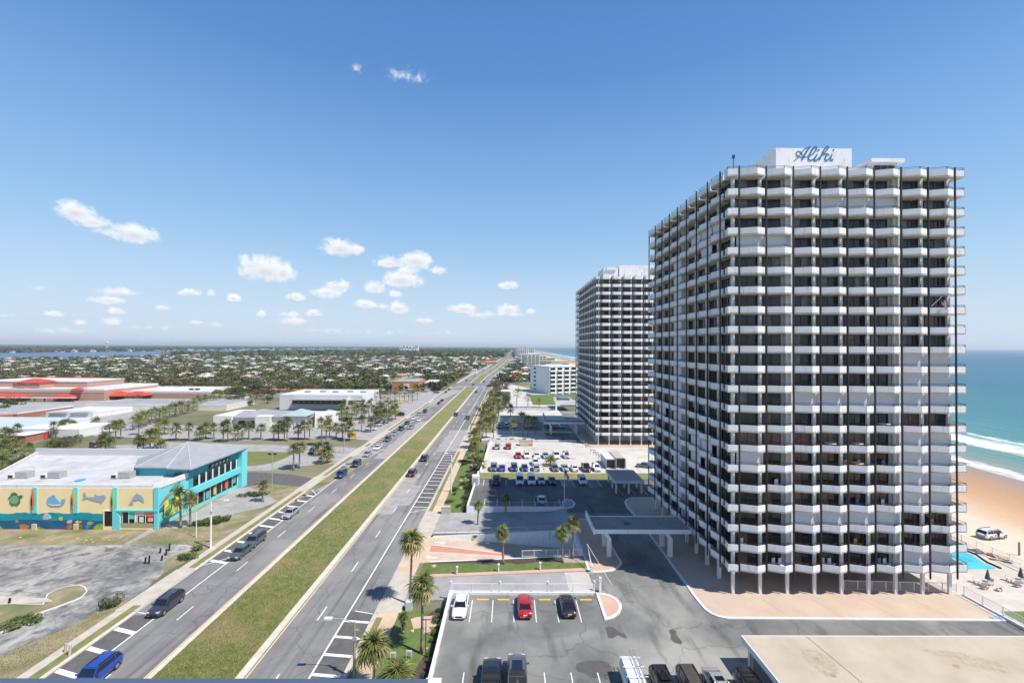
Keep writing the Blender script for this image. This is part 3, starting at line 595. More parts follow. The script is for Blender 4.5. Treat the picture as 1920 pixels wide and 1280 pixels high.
# rolled-down shutters: (floor) -> bays of the front face
SH = {0:[6,7], 2:[2,3,4,5], 3:[6,7], 4:[6,7], 5:[0,6,7], 6:[6,7], 8:[2,3,4,5,6,7], 9:[6,7], 10:[6,7], 16:[0,1], 18:[3,4,5]}
SHL = {(5,1),(5,2),(4,2),(6,6),(10,4),(9,4),(8,4),(7,4),(11,4),(12,4),(13,4),(6,4),(5,4),(4,4),(3,4),(2,4),(1,4),(14,4),(15,4),(16,4),(17,0),(17,1),(17,2),(16,1)}
def tower(oy, label, nleft, near):
    X0 = 31.05; YP = 59.75+oy; Z0 = 4.68; r = root('apartment_tower', (30.6, 60.4+oy, DZ), label, 'apartment tower')
    rr = random.Random(11 if near else 12)
    depth = nleft*LPIT+1.6; Yb = 60.4+oy+depth
    # body: storeys
    mb = MB(); mb.box(32.75, 60.35, 62.75+oy, Yb, Z0, Z0+20*FH+.3); part('wall', mb, white, r)
    mb = MB()
    for k in range(21): mb.box(32.3, 60.7, 62.3+oy, Yb, Z0+k*FH, Z0+k*FH+.155)
    part('floor_slab', mb, white_side, r)
    mb = MB(); mb.box(35, 58, 67.5+oy, Yb-2, DZ, Z0); part('lobby_wall', mb, mat('lobby_wall', (.62,.62,.64), .7), r)
    # columns
    for i in range(9):
        x = 30.6+3.71*i
        c = part('column', MB().box(x-.2, x+.2, 60.4+oy, 60.7+oy, DZ, Z0+20*FH+.1), white_side, r)
    for i in range(1, nleft+1):
        y = 60.65+oy+3.9*i; part('column', MB().box(30.4, 30.85, y-.2, y+.2, DZ, Z0+20*FH+.1), white_side, r)
    # fins dividing the flats
    for i in (2, 6):
        x = X0+PIT*i-.1; part('fin_wall', MB().box(x-.09, x+.09, YP+.16, 62.7+oy, Z0+.1, Z0+20*FH), white_side, r)
    for i in (1, 5): 
        x = 30.6+3.71*(i+1); part('fin_wall', MB().box(x-.68, x-.2, 60.75+oy, 60.9+oy, Z0+.1, Z0+20*FH), mat('fin_grey', (.36,.35,.34), .7), r)
    for i in (4,):
        y = 61.7+oy+LPIT*i; part('fin_wall', MB().box(30.2, 32.7, y-.09, y+.09, Z0+.1, Z0+20*FH), white_side, r)
    # black posts
    zt = Z0+20*FH+1.35
    if near:
        for i in range(9): x = X0+PIT*i; part('post', MB().box(x-.075, x+.075, YP-.18, YP-.02, Z0-.9, zt), post_m, r)
        for i in range(nleft+1): y = 61.7+oy+LPIT*i; part('post', MB().box(29.33, 29.5, y-.08, y+.08, Z0-.6 if i else Z0-.4, zt), post_m, r)
    else:
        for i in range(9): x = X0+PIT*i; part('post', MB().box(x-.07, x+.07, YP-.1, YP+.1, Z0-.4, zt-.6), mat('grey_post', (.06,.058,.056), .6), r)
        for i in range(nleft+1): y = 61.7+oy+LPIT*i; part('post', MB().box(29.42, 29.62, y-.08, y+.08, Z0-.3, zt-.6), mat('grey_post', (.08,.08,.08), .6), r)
    base = Vector((30.6, 60.4+oy, DZ))
    def place(me, name, loc, par=r, rz=0):
        o = bpy.data.objects.new(name, me); COL.objects.link(o); o.parent = par; o.location = loc; o.rotation_euler = (0,0,rz); return o
    FB, FR = (F_BAL, F_RAIL) if near else (F2_BAL, F2_RAIL)
    stuffB = MB(); stuffR = MB()
    def dump(mb, me, loc):
        i = len(mb.v); mb.v += [(v.co.x+loc[0], v.co.y+loc[1], v.co.z+loc[2]) for v in me.vertices]
        for p in me.polygons: mb.f.append(tuple(i+q for q in p.vertices)); mb.m.append(p.material_index)
    nb = 0
    for k in range(21):
        z = Z0+k*FH
        for i in range(8 if near else 7):
            b = place(FB, 'balcony', Vector((X0+PIT*i, YP, z))-base); place(FR, 'railing', (0,0,0), b)
        b = place(C_BAL, 'balcony', Vector((X0, YP, z))-base); place(C_RAIL, 'railing', (0,0,0), b)
        if near:
            b = place(E_BAL, 'balcony', Vector((X0+PIT*8, YP, z))-base); place(E_RAIL, 'railing', (0,0,0), b)
        for i in range(nleft):
            loc = Vector((29.8, 61.7+oy+LPIT*i, z))
            if i < (4 if near else 2): b = place(L_BAL, 'balcony', loc-base); place(L_RAIL, 'railing', (0,0,0), b)
            else: dump(stuffB, L_BAL, loc); dump(stuffR, L_RAIL, loc)
        # far west end return and the east side
        stuffB.box(29.3, 32.6, Yb-1.2, Yb-.1, z, z+.95); 
        if near: stuffB.box(60.6, 62.2, YP+6.0, Yb, z, z+.16, m=1); stuffB.box(62.1, 62.2, YP+6.0, Yb, z, z+.95)
    part('balcony', stuffB, [white, MATS['slab_soffit']], r, stuff=True); part('railing', stuffR, metal_dk, r, stuff=True)
    # windows
    stW = MB(); stP = MB()
    stw_m = [frame_m]; 
    for k in range(20):
        z = Z0+k*FH+.16
        warm = k < 9
        for i in range(8):
            x = 30.6+3.71*i+.24; w = 3.45 if i not in (1, 5) else 2.8
            sh = near and i in SH.get(k, [])
            if sh:
                mb = MB(); mb.box(X0+PIT*i-.05, X0+PIT*(i+1)-.1, 60.3+oy, 60.36+oy, z, z+2.5)
                for s in range(1, 8): mb.box(X0+PIT*i-.05, X0+PIT*(i+1)-.1, 60.285+oy, 60.3+oy, z+s*.31, z+s*.31+.03)
                part('shutter', mb, shut_m, r)
            opts = ([0,1,2,3,7,8,9,10,1,3,7,2] if k < 8 else ([0,1,2,3,4,6,10,3] if k < 14 else [0,1,2,4,5,6,11,3]))
            v = rr.choice(opts if not (near and k == 6 and i < 5) else [8,9])
            me = WIN[w]; wn = place(me[0], 'window', Vector((x, 60.82+oy, z))-base); place(me[1][v], 'pane', (0,0,0), wn)
        for i in range(nleft):
            y = 61.35+oy+3.9*i; sh = near and (k, i) in SHL
            if sh:
                part('shutter', MB().box(30.1, 30.16, y+.5, y+4.1, z, z+2.5), shut_m, r)
            if i < (4 if near else 3):
                wn = place(WIN[3.45][0], 'window', Vector((30.93, y+3.6, z))-base, rz=-math.pi/2); place(WIN[3.45][1][rr.choice([0,0,1,2,0,7,10])], 'pane', (0,0,0), wn)
            else:
                stW.box(30.9, 30.98, y+.15, y+3.6, z, z+.07); stW.box(30.9, 30.98, y+1.7, y+1.78, z, z+2.3); stP.box(30.94, 31.02, y+.15, y+3.55, z, z+2.36, m=rr.choice([0,0,1]))
        if not near: pass
    part('window', stW, frame_m, r, stuff=True); part('pane', stP, [win_dark, win_mid], r, stuff=True)
    # wall strips around the windows (west face pier, front piers)
    mb = MB()
    for k in range(20):
        z = Z0+k*FH+.155; mb.box(30.98, 32.75, 61.32+oy, Yb-.5, z+2.36, z+FH-.155); mb.box(31.3, 60.35, 60.92+oy, 62.75+oy, z+2.36, z+FH-.155)
    mb.box(31.03, 32.74, 61.36+oy, Yb-1, Z0+.2, Z0+20*FH); mb.box(31.34, 60.34, 60.97+oy, 62.74+oy, Z0+.2, Z0+20*FH)
    part('facade', mb, mat('facade_grey', (.42,.41,.40), .75), r)
    return r, Z0+20*FH
near_t, ZR = tower(0, 'tall white apartment tower with black posts, zigzag balconies and a blue script sign', 8, True)
far_t, _ = tower(91.6, 'farther white apartment tower behind the bright concrete car park', 11, False)
# roof houses
def P(name, mb, m, par, **k): return part(name, mb, m, par, **k)
P('sign_house', MB().prism([(41.1,68),(52.9,68),(52.9,84),(41.1,84)], ZR, 65.7).box(41.05,52.95,68.4,84.1,65.7,65.8), white, near_t)
P('roof_parapet', MB().box(33.5,60.0,64.0,64.3,ZR,ZR+1.9).box(33.5,33.8,64,92,ZR,ZR+1.5).prism([(36.0,66.5),(41.1,66.5),(41.1,75),(36.0,75)], ZR, 61.2), white, near_t)
mb = MB(); mb.prism([(51.9,66),(54.2,66),(54.2,76),(51.9,76)], ZR, lambda x, y: 60.2+(x-51.9)/2.3*2.7)
mb.box(54.2,58.2,66,76,ZR,62.6); mb.box(53.9,58.9,65.5,76,62.6,63.15)
ph = P('penthouse', mb, white, near_t)
for x in (54.7, 55.75, 56.8): P('window', MB().box(x, x+.95, 65.93, 65.99, 60.9, 62.25), win_dark, ph)
P('roof_block', MB().box(58.6,60.2,66,70,ZR,ZR+2.0), white_side, near_t)
P('roof_block', MB().prism([(31.6,92),(33.6,92),(33.6,95),(31.6,95)], ZR, ZR+2.6), white_side, near_t)
m_ = single('weather_mast', MB().tube((30.9,60.9,ZR+.1), (30.9,60.9,ZR+3.2), .05).tube((30.5,60.9,ZR+2.9), (31.3,60.9,ZR+2.9), .04).box(30.75,31.05,60.8,61.0,ZR+2.95,ZR+3.35), metal_dk, 'thin weather mast on the front left roof corner of the near tower', 'mast')
mb = MB(); mb.box(39,60,91.6+66,91.6+80,ZR,64.0); mb.box(48,53,91.6+65.9,91.6+66.0,ZR+1,63.4,1); P('sign_house', mb, [white, white_side], far_t)
P('roof_block', MB().box(33.4,38.6,91.6+66,91.6+76,ZR,63.0).box(34.4,38.0,91.6+65.5,91.6+66,62.3,63.2), white, far_t)
P('roof_parapet', MB().box(31.6,60,91.6+62.0,91.6+62.4,ZR,ZR+1.1).box(32,34.5,91.6+78,91.6+98,ZR,ZR+2.6), white_side, far_t)
for i in range(9):
    P('roof_antenna', MB().tube((36+i*2.1, 91.6+64, ZR+.8), (36.2+i*2.1, 91.6+64.3, ZR+2.2+.5*(i % 3)), .06, n=5), metal_dk, far_t)
# script sign on the roof house, drawn stroke by stroke
def stroke(mb, pts, w0, w1, yy):
    P_ = [Vector(GY(1480+x/19.2, 265+y/19.2, 67.93)) for x, y in pts]
    # smooth the polyline
    for _ in range(2):
        Q = [P_[0]]
        for a, b in zip(P_, P_[1:]): Q += [a.lerp(b, .25), a.lerp(b, .75)]
        P_ = Q+[P_[-1]]
    n = len(P_); L_ = []; R_ = []
    for i, p in enumerate(P_):
        d = (P_[min(i+1, n-1)]-P_[max(i-1, 0)]).normalized(); t = i/(n-1); w = (w0+(w1-w0)*math.sin(math.pi*t)**.8)*.5
        nr = Vector((-d.y, d.x))*w; L_.append(p+nr); R_.append(p-nr)
    for i in range(n-1):
        a, b, c, d = L_[i], L_[i+1], R_[i+1], R_[i]
        mb.quad(*[(q.x, yy, q.y) for q in (d, c, b, a)]); mb.quad(*[(q.x, yy+.05, q.y) for q in (a, b, c, d)])
        for u, v in ((a, b), (d, c)): mb.quad((u.x,yy,u.y), (v.x,yy,v.y), (v.x,yy+.05,v.y), (u.x,yy+.05,u.y))
sign_m = mat('sign_blue', (.02,.08,.26), .5, scale=.7, col2=(.05,.17,.42))
sg = root('script_sign', (46, 67.75, 63), 'blue script letters mounted on the white roof house', 'sign')
def letter(strokes):
    mb = MB()
    for pts, a, b in strokes: stroke(mb, pts, a*1.12, b*1.12, 67.93)
    part('letter', mb, sign_m, sg)
letter([([(185,705),(270,630),(350,540),(430,425),(500,335),(600,240),(760,185)], .07, .11), ([(480,500),(455,425),(400,365),(330,350),(265,385),(250,450),(290,520),(380,560),(480,572),(600,560),(690,525)], .06, .09), ([(755,190),(680,300),(590,420),(530,530),(490,610),(455,695)], .12, .26)])
letter([([(760,490),(830,470),(900,400),(980,300),(990,220),(955,190),(900,215),(830,300),(760,420),(715,530),(690,620),(720,685),(790,690),(860,650),(900,600)], .07, .24)])
letter([([(1010,460),(975,520),(930,600),(895,670),(930,700),(990,680),(1060,620),(1110,560)], .16, .2)])
letter([([(1045,300),(1075,335)], .27, .3)])
letter([([(1185,510),(1240,465),(1340,440),(1420,455)], .06, .09), ([(1240,410),(1290,395),(1360,310),(1410,240),(1400,190),(1370,180),(1310,230),(1240,340),(1180,470),(1130,590),(1090,690)], .08, .22), ([(1345,450),(1330,540),(1290,620),(1300,680),(1360,690),(1430,640),(1480,570)], .12, .2), ([(1405,480),(1440,500)], .16, .2)])
letter([([(1550,455),(1520,520),(1490,600),(1490,670),(1530,695),(1590,640)], .14, .2)])
letter([([(1575,305),(1610,325)], .24, .28)])
# porte-cochere canopies
conc_roof = mat('canopy_roof', (.24,.235,.215), .85, scale=.5, col2=(.31,.30,.275), detail=8, col3=(.12,.09,.07), s3=.35, c3=(.66,.74))
def canopy(oy, label, x1=28.9):
    r = root('entrance_canopy', (14, 70.3+oy, DZ), label, 'canopy')
    part('roof', MB().box(13.7, x1, 70.3+oy, 75.8+oy, 5.35, 5.8, m=1, top=0), [conc_roof, white], r)
    part('fascia', MB().box(13.5, x1, 70.15+oy, 70.3+oy, 5.3, 5.95).box(13.5, x1, 75.8+oy, 75.95+oy, 5.3, 5.95).prism([(13.4,69.9+oy),(13.6,69.9+oy),(13.6,77.6+oy),(13.4,77.6+oy)], 5.3, 6.2), white, r)
    for x in (16.1, 25.9):
        for y in (70.9, 74.6):
            mb = MB(); mb.box(x-.3, x+.3, y+oy, y+oy+.7, DZ+.05, 4.2)
            i = len(mb.v); mb.v += [(x-.3,y+oy,4.2),(x+.3,y+oy,4.2),(x+.3,y+oy+.7,4.2),(x-.3,y+oy+.7,4.2),(x-1.3,y+oy,5.35),(x-.5,y+oy,5.35),(x-.5,y+oy+.7,5.35),(x-1.3,y+oy+.7,5.35)]
            for q in ((0,1,5,4),(1,2,6,5),(2,3,7,6),(3,0,4,7),(4,5,6,7)): mb.f.append(tuple(i+a for a in q)); mb.m.append(0)
            part('column', mb, white, r)
    return r
canopy(0, 'flat grey entrance canopy on white bent columns beside the near tower')
canopy(99.5, 'flat canopy on white columns at the foot of the far tower')
def carport(x0, x1, y0, y1, z, label, m=conc_roof, fas=.55):
    r = root('carport', (x0, y0, DZ), label, 'carport')
    part('roof', MB().box(x0, x1, y0, y1, z-.18, z), m, r)
    part('fascia', MB().box(x0-.12, x0, y0-.12, y1+.12, z-fas, z+.06).box(x0, x1, y1, y1+.12, z-fas, z+.06).box(x0, x1, y0-.12, y0, z-fas, z+.06), mat('fascia_pale', (.62,.62,.62), .6), r)
    n = max(2, int((x1-x0)/7)); k2 = 2 if y1-y0 < 9 else 3
    for i in range(n+1):
        for j in range(k2):
            x = x0+.5+(x1-x0-1)*i/n; y = y0+.6+(y1-y0-1.2)*j/(k2-1); part('column', MB().box(x-.18, x+.18, y-.18, y+.18, DZ, z-.18), white_side, r)
    return r
cp = carport(24.85, 60.5, 34.0, 47.1, 4.2, 'wide flat tan carport roof filling the bottom right corner', mat('carport_roof', (.40,.335,.255), .85, scale=.3, col2=(.47,.405,.32), detail=8, col3=(.36,.27,.17), s3=.55, c3=(.70,.78)))
for i, pts in enumerate(([(1524,1232),(1531,1230),(1537,1234),(1536,1238),(1529,1238)], [(1556,1263),(1562,1262),(1570,1267),(1566,1270),(1558,1268)], [(1785,1245),(1793,1244),(1801,1248),(1799,1253),(1790,1251)])):
    part('roof_stain', MB().prism(px(pts, 4.2), 4.19, 4.204), mat('rust_stain', (.26,.17,.10), .9, scale=8, col2=(.42,.33,.24)), cp)
part('roof_streak', MB().prism(px([(1500,1215),(1530,1218),(1560,1235),(1575,1262),(1550,1268),(1520,1245),(1505,1230)], 4.2), 4.19, 4.203), mat('roof_dirt', (.34,.28,.205), .9, scale=2.5, col2=(.43,.37,.285)), cp)
part('roof_streak', MB().prism(px([(1720,1215),(1800,1222),(1870,1240),(1900,1262),(1850,1256),(1790,1238)], 4.2), 4.19, 4.203), MATS['roof_dirt'], cp)
part('roof_joint', MB().prism([(31.6,47.05),(31.7,47.05),(33.2,34.1),(33.1,34.1)], 4.2, 4.204), mat('joint_dark', (.16,.13,.1), .9), cp)
carport(24.2, 31.0, 101.5, 110.5, 4.2, 'flat grey carport roof between shaded car park and near tower')
# vaulted carport beyond the far tower and its neighbours
r = root('vaulted_shelter', (35, 262, 1), 'grey vaulted shelter with white end frame beyond the dark deck', 'shelter')
cx0, cx1 = G(1036, 765, 1)[0], G(1078, 765, 1)[0]; yy = G(1050, 770, 1)[1]
part('roof', MB().prism([(cx0,yy),(cx1,yy),(cx1-2,yy+22),(cx0+1.5,yy+22)], 5.0, lambda x, y: 5.2+1.8*math.sin(math.pi*(x-cx0)/(cx1-cx0))), metal_gr, r)
part('roof_panel', MB().prism([(cx0+3,yy+3),(cx1-4,yy+3),(cx1-5,yy+20),(cx0+4,yy+20)], 5.0, 7.3), mat('solar_blue', (.12,.15,.19), .3), r)
part('front_frame', MB().box(cx0+.5,cx1,yy-.4,yy,4.2,6.6).box(cx0+.5,cx0+1.4,yy-.4,yy+.4,1,4.2).box(cx1-.9,cx1,yy-.4,yy+.4,1,4.2), white, r)
# ================================================================== beach shop with the painted wall
tq = mat('turquoise_paint', (.06,.50,.55), .6, scale=.8, col2=(.08,.56,.60))
tq2 = mat('pale_turquoise', (.16,.60,.63), .6)
yel = mat('wall_yellow', (.86,.66,.34), .7, scale=.5, col2=(.89,.71,.40))
roofw = mat('roof_membrane', (.42,.42,.425), .8, scale=.25, col2=(.53,.53,.53), detail=8, col3=(.33,.32,.31), s3=.4, c3=(.6,.75))
roofm = mat('metal_roof', (.28,.295,.31), .55, scale=.5, col2=(.33,.345,.36))
S = root('beach_shop', (-85, 84.1, 0), 'beach shop with yellow and turquoise sea mural walls and grey hipped roof corner', 'shop')
YF = 84.1; HT = 8.2
def WX(x, y): a = GY(x, y, YF); return a
fx = [WX(x, 940)[0] for x in (-330, -255, 62.5, 71, 139, 147, 213, 221, 291, 298)]
mb = MB()
main = [(WX(-420,940)[0],YF),(-67.0,YF),(-66.3,92.6),(-82,93),(-82,110.5),(-117,111),(-109,98),(-104,90)]
main = [(-150,YF),(-67.0,YF),(-66.3,92.6),(-66.3,110.5),(-117,111),(-109,98),(-104.8,91),(-150,90.5)]
part('wall', MB().prism(main, -.1, 7.3), tq2, S); part('roof', MB().prism(inset(main, .25), 7.2, 7.42), roofw, S)
mb = MB(); pm = ccw(main)
for a, b in zip(pm, pm[1:]+pm[:1]):
    d = (Vector(b)-Vector(a)).normalized()*.28; n_ = Vector((-d.y, d.x)); mb.prism([a, b, tuple(Vector(b)+n_), tuple(Vector(a)+n_)], 7.0, HT+.1)
part('parapet', mb, white_side, S)
bw = WX(40, 849); mb = MB(); mb.box(-116.8, -83, 110.0, 110.5, 7.0, 9.0); part('rear_parapet', mb, mat('pale_grey_wall', (.50,.50,.52), .8), S)
def plate(name, pts, m, off, z0=None, t=.06, yy=YF, par=None, lab=None):
    P_ = [GY(x, y, yy) for x, y in pts]; mb = MB(); n = len(P_)
    if sum(P_[i][0]*P_[(i+1) % n][1]-P_[(i+1) % n][0]*P_[i][1] for i in range(n)) < 0: P_ = P_[::-1]
    i0 = len(mb.v); mb.v += [(x, yy-off, z) for x, z in P_]+[(x, yy-off+t, z) for x, z in P_]
    mb.f.append(tuple(range(n))); mb.m.append(0)
    for k in range(n): j = (k+1) % n; mb.f.append((k, n+k, n+j, j)); mb.m.append(0)
    return part(name, mb, m, par or S, label=lab)
bays = [(-330,-12),(-4,62.5),(71,139),(147,213),(221,291)]
for a, b in bays: plate('mural_panel', [(a,914.5),(b,914.5),(b,992),(a,992)], yel, .05)
c1 = mat('mural_teal', (.0,.24,.30), .6, scale=.7, col2=(.0,.30,.36)); c2 = mat('mural_navy', (.012,.075,.17), .6, scale=.5, col2=(.01,.12,.24))
wav = [(-330,961)]+[(x, 961.2+1.3*math.sin(x*.11)+.7*math.sin(x*.37)) for x in range(-320, 196, 8)]+[(195,962)]
plate('mural_sea', wav+[(195,992.2),(-330,992.2)], c1, .13)
plate('mural_sea', [(-330,974)]+[(x, 974+1.2*math.sin(x*.07+1)) for x in range(-320, 196, 12)]+[(195,975),(195,992.3),(-330,992.3)], c2, .15)
for a, b in ((62.5,71),(139,147),(213,221)): plate('pilaster', [(a,913),(b,913),(b,961),(a,961)], tq2, .22, t=.3)
plate('pilaster', [(213,955),(221,955),(226,966),(227,985),(227,992),(215,992),(213,985)], tq2, .3, t=.3)
plate('pilaster', [(290.5,913),(298,913),(298,992),(290.5,992)], tq2, .25, t=.3)
for x in (61,139): plate('pedestal', [(x+2,981),(x+10,981),(x+10,992),(x+2,992)], mat('stone_pink', (.60,.46,.36), .9), .4, t=.3)
plate('shop_frame', [(195,956),(215,956),(215,992),(195,992)], yel, .2, t=.2)
plate('shop_window', [(198,957),(213.5,957),(213.5,985),(198,985)], win_dark, .22)
plate('shop_window', [(228,957.5),(290,957.5),(290,980),(228,980)], win_dark, .08)
plate('planter_wall', [(227,980),(290,980),(290,987),(227,987)], mat('olive_wall', (.36,.33,.16), .8), .12)
plate('awning_band', [(221,955),(298,955),(298,958),(221,958)], tq, .35, t=.5)
pr = [((.05,.35,.22),),((.55,.06,.04),),((.7,.62,.55),),((.65,.10,.08),)]
for i, (x0, x1, c, y0, y1) in enumerate(((243,252,(.04,.33,.2),958,972),(254,257,(.55,.5,.42),959,978),(259,272,(.6,.28,.22),958,966),(262,270,(.35,.45,.3),968,978),(275,289,(.62,.09,.07),959,967),(278,288,(.5,.2,.1),969,977),(200,211,(.4,.12,.1),958,965),(200,210,(.55,.55,.75),974,984))):
    plate('poster', [(x0,y0),(x1,y0),(x1,y1),(x0,y1)], mat('poster%d' % i, c, .6, scale=5, col2=tuple(min(1, q*2.2+.1) for q in c)), .13, t=.03)
for x in (230,242,253.5,258,273.5): plate('window_mullion', [(x,957.5),(x+.9,957.5),(x+.9,980),(x,980)], white_side, .16, t=.06)
def Z4(pts, ox=0, oy=870, s=9.84): return [(ox+x/s, oy+y/s) for x, y in pts]
gm = mat('turtle_green', (.16,.33,.15), .6, scale=2, col2=(.22,.40,.22)); gd = mat('turtle_edge', (.05,.16,.06), .6); bl = mat('whale_blue', (.17,.42,.62), .6); gy = mat('fish_grey', (.33,.38,.47), .6)
plate('turtle_figure', Z4([(160,625),(205,580),(215,540),(270,512),(320,530),(350,590),(385,565),(425,570),(430,600),(395,625),(370,620),(385,690),(350,750),(310,760),(280,740),(240,765),(225,740),(185,705),(200,640)]), gd, .16)
plate('turtle_shell', Z4([(200,640),(215,600),(260,570),(320,580),(355,625),(360,680),(320,725),(250,728),(205,700)]), gm, .2)
plate('whale_figure', Z4([(880,700),(885,640),(920,600),(970,588),(1030,600),(1075,640),(1110,690),(1150,700),(1180,680),(1150,660),(1150,640),(1180,640),(1205,620),(1215,650),(1205,700),(1170,745),(1100,770),(960,765),(905,735)]), bl, .16)
plate('whale_spout', Z4([(975,590),(965,560),(990,575),(1000,545),(1012,575),(1035,560),(1020,592)]), bl, .17)
plate('whale_belly', Z4([(900,728),(1000,742),(1110,735),(1150,740),(1090,758),(970,756)]), white_side, .2)
def Z5(pts): return Z4(pts, 150, 840, 6.0)
plate('shark_figure', Z5([(28,575),(55,550),(45,500),(62,490),(85,545),(170,545),(180,505),(205,530),(285,522),(302,548),(265,590),(250,612),(225,595),(150,580),(90,555),(60,565)]), gy, .16)
plate('dolphin_figure', Z5([(555,625),(575,600),(600,550),(635,515),(645,500),(665,512),(700,530),(720,560),(728,600),(700,590),(670,570),(640,585),(620,575),(600,605),(608,622),(585,628)]), gy, .16)
def board(cx, y0, y1, w, m, name='surfboard_figure'):
    plate(name, [(cx+w*math.sin(math.pi*t), y0+(y1-y0)*t) for t in [i/10 for i in range(11)]]+[(cx-w*math.sin(math.pi*t), y0+(y1-y0)*t) for t in [1-i/10 for i in range(1, 10)]], m, .34, t=.08)
dkb = mat('board_dark', (.14,.12,.06), .6)
for cx, c in ((64.5,(.62,.20,.06)),(140,(.62,.42,.10)),(214.5,(.28,.60,.22)),(-10,(.6,.3,.1))):
    board(cx-1.9, 927, 956, 1.2, dkb, 'surfboard_shadow_figure'); board(cx, 915, 955, 3.4, mat('board%d' % int(cx+20), c, .5))
cor = [((38,983),(47,981),(52,983),(57,986),(52,991.8),(40,991.8),'o'),((52,992),(60,988),(75,987),(86,991),(86,992),'g'),((-6,992),(-4,986),(2,985),(8,991.9),'g'),((8,992),(11,988),(18,989),(20,992),'p'),((98,992),(112,988),(124,986),(131,992),'p'),((126,991),(128,984),(135,981),(138,990),'o'),((146,992),(146,985),(150,982),(155,984),(156,992),'r'),((176,992),(178,986),(184,982),(190,981),(195,983),(195,992),'g'),((30,975),(33,973),(37,977),(31,979),'o'),((81,970),(85,963),(90,962),(96,966),(98,970),(92,973),(84,973),'w'),((111,970),(116,968),(119,970),(118,975),(113,974),'y'),((126,977),(130,974),(137,973),(136,979),(129,981),'w'),((142,977),(147,974),(152,978),(147,981),'y'),((164,979),(170,976),(178,978),(174,982),(166,983),'o2'),((160,985),(168,982),(172,986),(164,991),'b'),((151,976),(154,975),(154,979),'y')]
CC = {'o':(.62,.22,.04),'g':(.30,.52,.05),'p':(.16,.06,.32),'r':(.5,.12,.05),'w':(.62,.62,.58),'y':(.75,.68,.06),'o2':(.6,.36,.16),'b':(.05,.28,.45)}
for c in cor: plate('mural_coral', c[:-1], mat('coral_'+c[-1], CC[c[-1]], .6, scale=3, col2=tuple(q*.55 for q in CC[c[-1]])), .18)
# east side: mural, windows, hipped corner block
def eplate(name, pts, m, xx, t=.06):          # plate on an east-facing wall x = xx, points (Y, Z)
    mb = MB(); n = len(pts); mb.v += [(xx, y, z) for y, z in pts]+[(xx-t, y, z) for y, z in pts]; mb.f.append(tuple(range(n))); mb.m.append(0)
    for k in range(n): j = (k+1) % n; mb.f.append((k, j, n+j, n+k)); mb.m.append(0)
    return part(name, mb, m, S)
T0, T1 = 91.5, 110.2; EX = -65.9
part('corner_block', MB().prism([(-78,93.0),(-70.5,93.0),(EX-.6,92.3),(EX-.6,T1),(-81,T1),(-81,97)], .1, 9.25), mat('teal_wall', (.03,.34,.42), .6, scale=.5, col2=(.04,.38,.46)), S)
pe = [(-77.4,92.4),(-70.8,92.4),(-70.3,91.6),(-64.9,91.0),(-64.9,T1+1.2),(-82,T1+1),(-82.5,99)]
ap = (-73.2, 101.5, 12.6); mb = MB(); pc = ccw(pe)
for a, b in zip(pc, pc[1:]+pc[:1]): mb.quad((*a,9.35), (*b,9.35), ap)
mb.f.append(tuple(range(len(mb.v), len(mb.v)+len(pc)))[::-1]); mb.m.append(0); mb.v += [(x, y, 9.34) for x, y in pc]
mb.prism(pe, 9.15, 9.33); part('hipped_roof', mb, roofm, S)
for a in pc: part('roof_ridge', MB().tube((*a,9.42), (ap[0],ap[1],ap[2]+.06), .07, n=4), mat('ridge_metal', (.52,.54,.56), .5), S)
part('front_fascia', MB().prism([(EX-.5,T0),(EX+.3,T0),(EX+.3,T1),(EX-.5,T1)], 3.6, 4.9).prism([(EX-.6,T1-1.2),(EX+.6,T1-1.2),(EX+1.0,T1+.3),(EX-.6,T1+.4)], 0, 9.1), tq2, S)
part('front_fascia', MB().prism([(-68.5,91.3),(EX+.2,91.0),(EX+.2,92.3),(-68.5,92.5)], 3.6, 4.9), tq2, S)
eplate('upper_wall', [(92.4,4.9),(T1-1.2,4.9),(T1-1.2,9.1),(92.4,9.1)], MATS['teal_wall'], EX-.33)
for i in range(7):
    y = 93.6+i*2.15; eplate('window', [(y,5.0),(y+1.5,5.0),(y+1.5,7.1),(y,7.1)], win_dark, EX-.28); eplate('window_mullion', [(y+1.5,5.0),(y+1.85,5.0),(y+1.85,7.1),(y+1.5,7.1)], white_side, EX-.24)
for i in range(8):
    y = 93.2+i*1.95; eplate('window', [(y,.9),(y+1.75,.9),(y+1.75,3.5),(y,3.5)], win_dark, EX-.32); eplate('window_mullion', [(y+1.72,.9),(y+1.92,.9),(y+1.92,3.5),(y+1.72,3.5)], white_side, EX-.3)
for i, (a, b, z0, z1, c) in enumerate(((93.4,94.8,2.5,3.4,(.6,.12,.1)),(97.5,98.6,1.1,2.6,(.1,.4,.5)),(100,100.8,1.2,3,(.55,.45,.1)),(104,105.2,1.4,3.1,(.5,.15,.1)),(107,108,1.5,3.2,(.1,.4,.2)))): eplate('poster', [(a,z0),(b,z0),(b,z1),(a,z1)], mat('epost%d' % i, c, .6), EX-.28)
eplate('sign_board', [(98.0,7.6),(98.5,7.35),(105.2,7.35),(105.6,7.75),(105.0,8.3),(98.6,8.3)], mat('sign_navy', (.01,.02,.06), .4), EX-.2, .12)
for i in range(5):
    y = 99+i*1.3; eplate('sign_mark', [(y,7.55),(y+.28,7.5),(y+.9,7.85),(y+.75,8.1),(y+.3,8.15)], white_side, EX-.17)
eplate('window', [(84.6,1.2),(85.2,1.2),(85.2,5.0),(84.6,5.0)], win_dark, -66.85); eplate('poster', [(86,1.3),(90.5,1.3),(90.5,4.6),(86,4.6)], mat('leaf_poster', (.08,.34,.12), .6, scale=1.2, col2=(.75,.6,.12), contrast=(.45,.55)), -66.3)
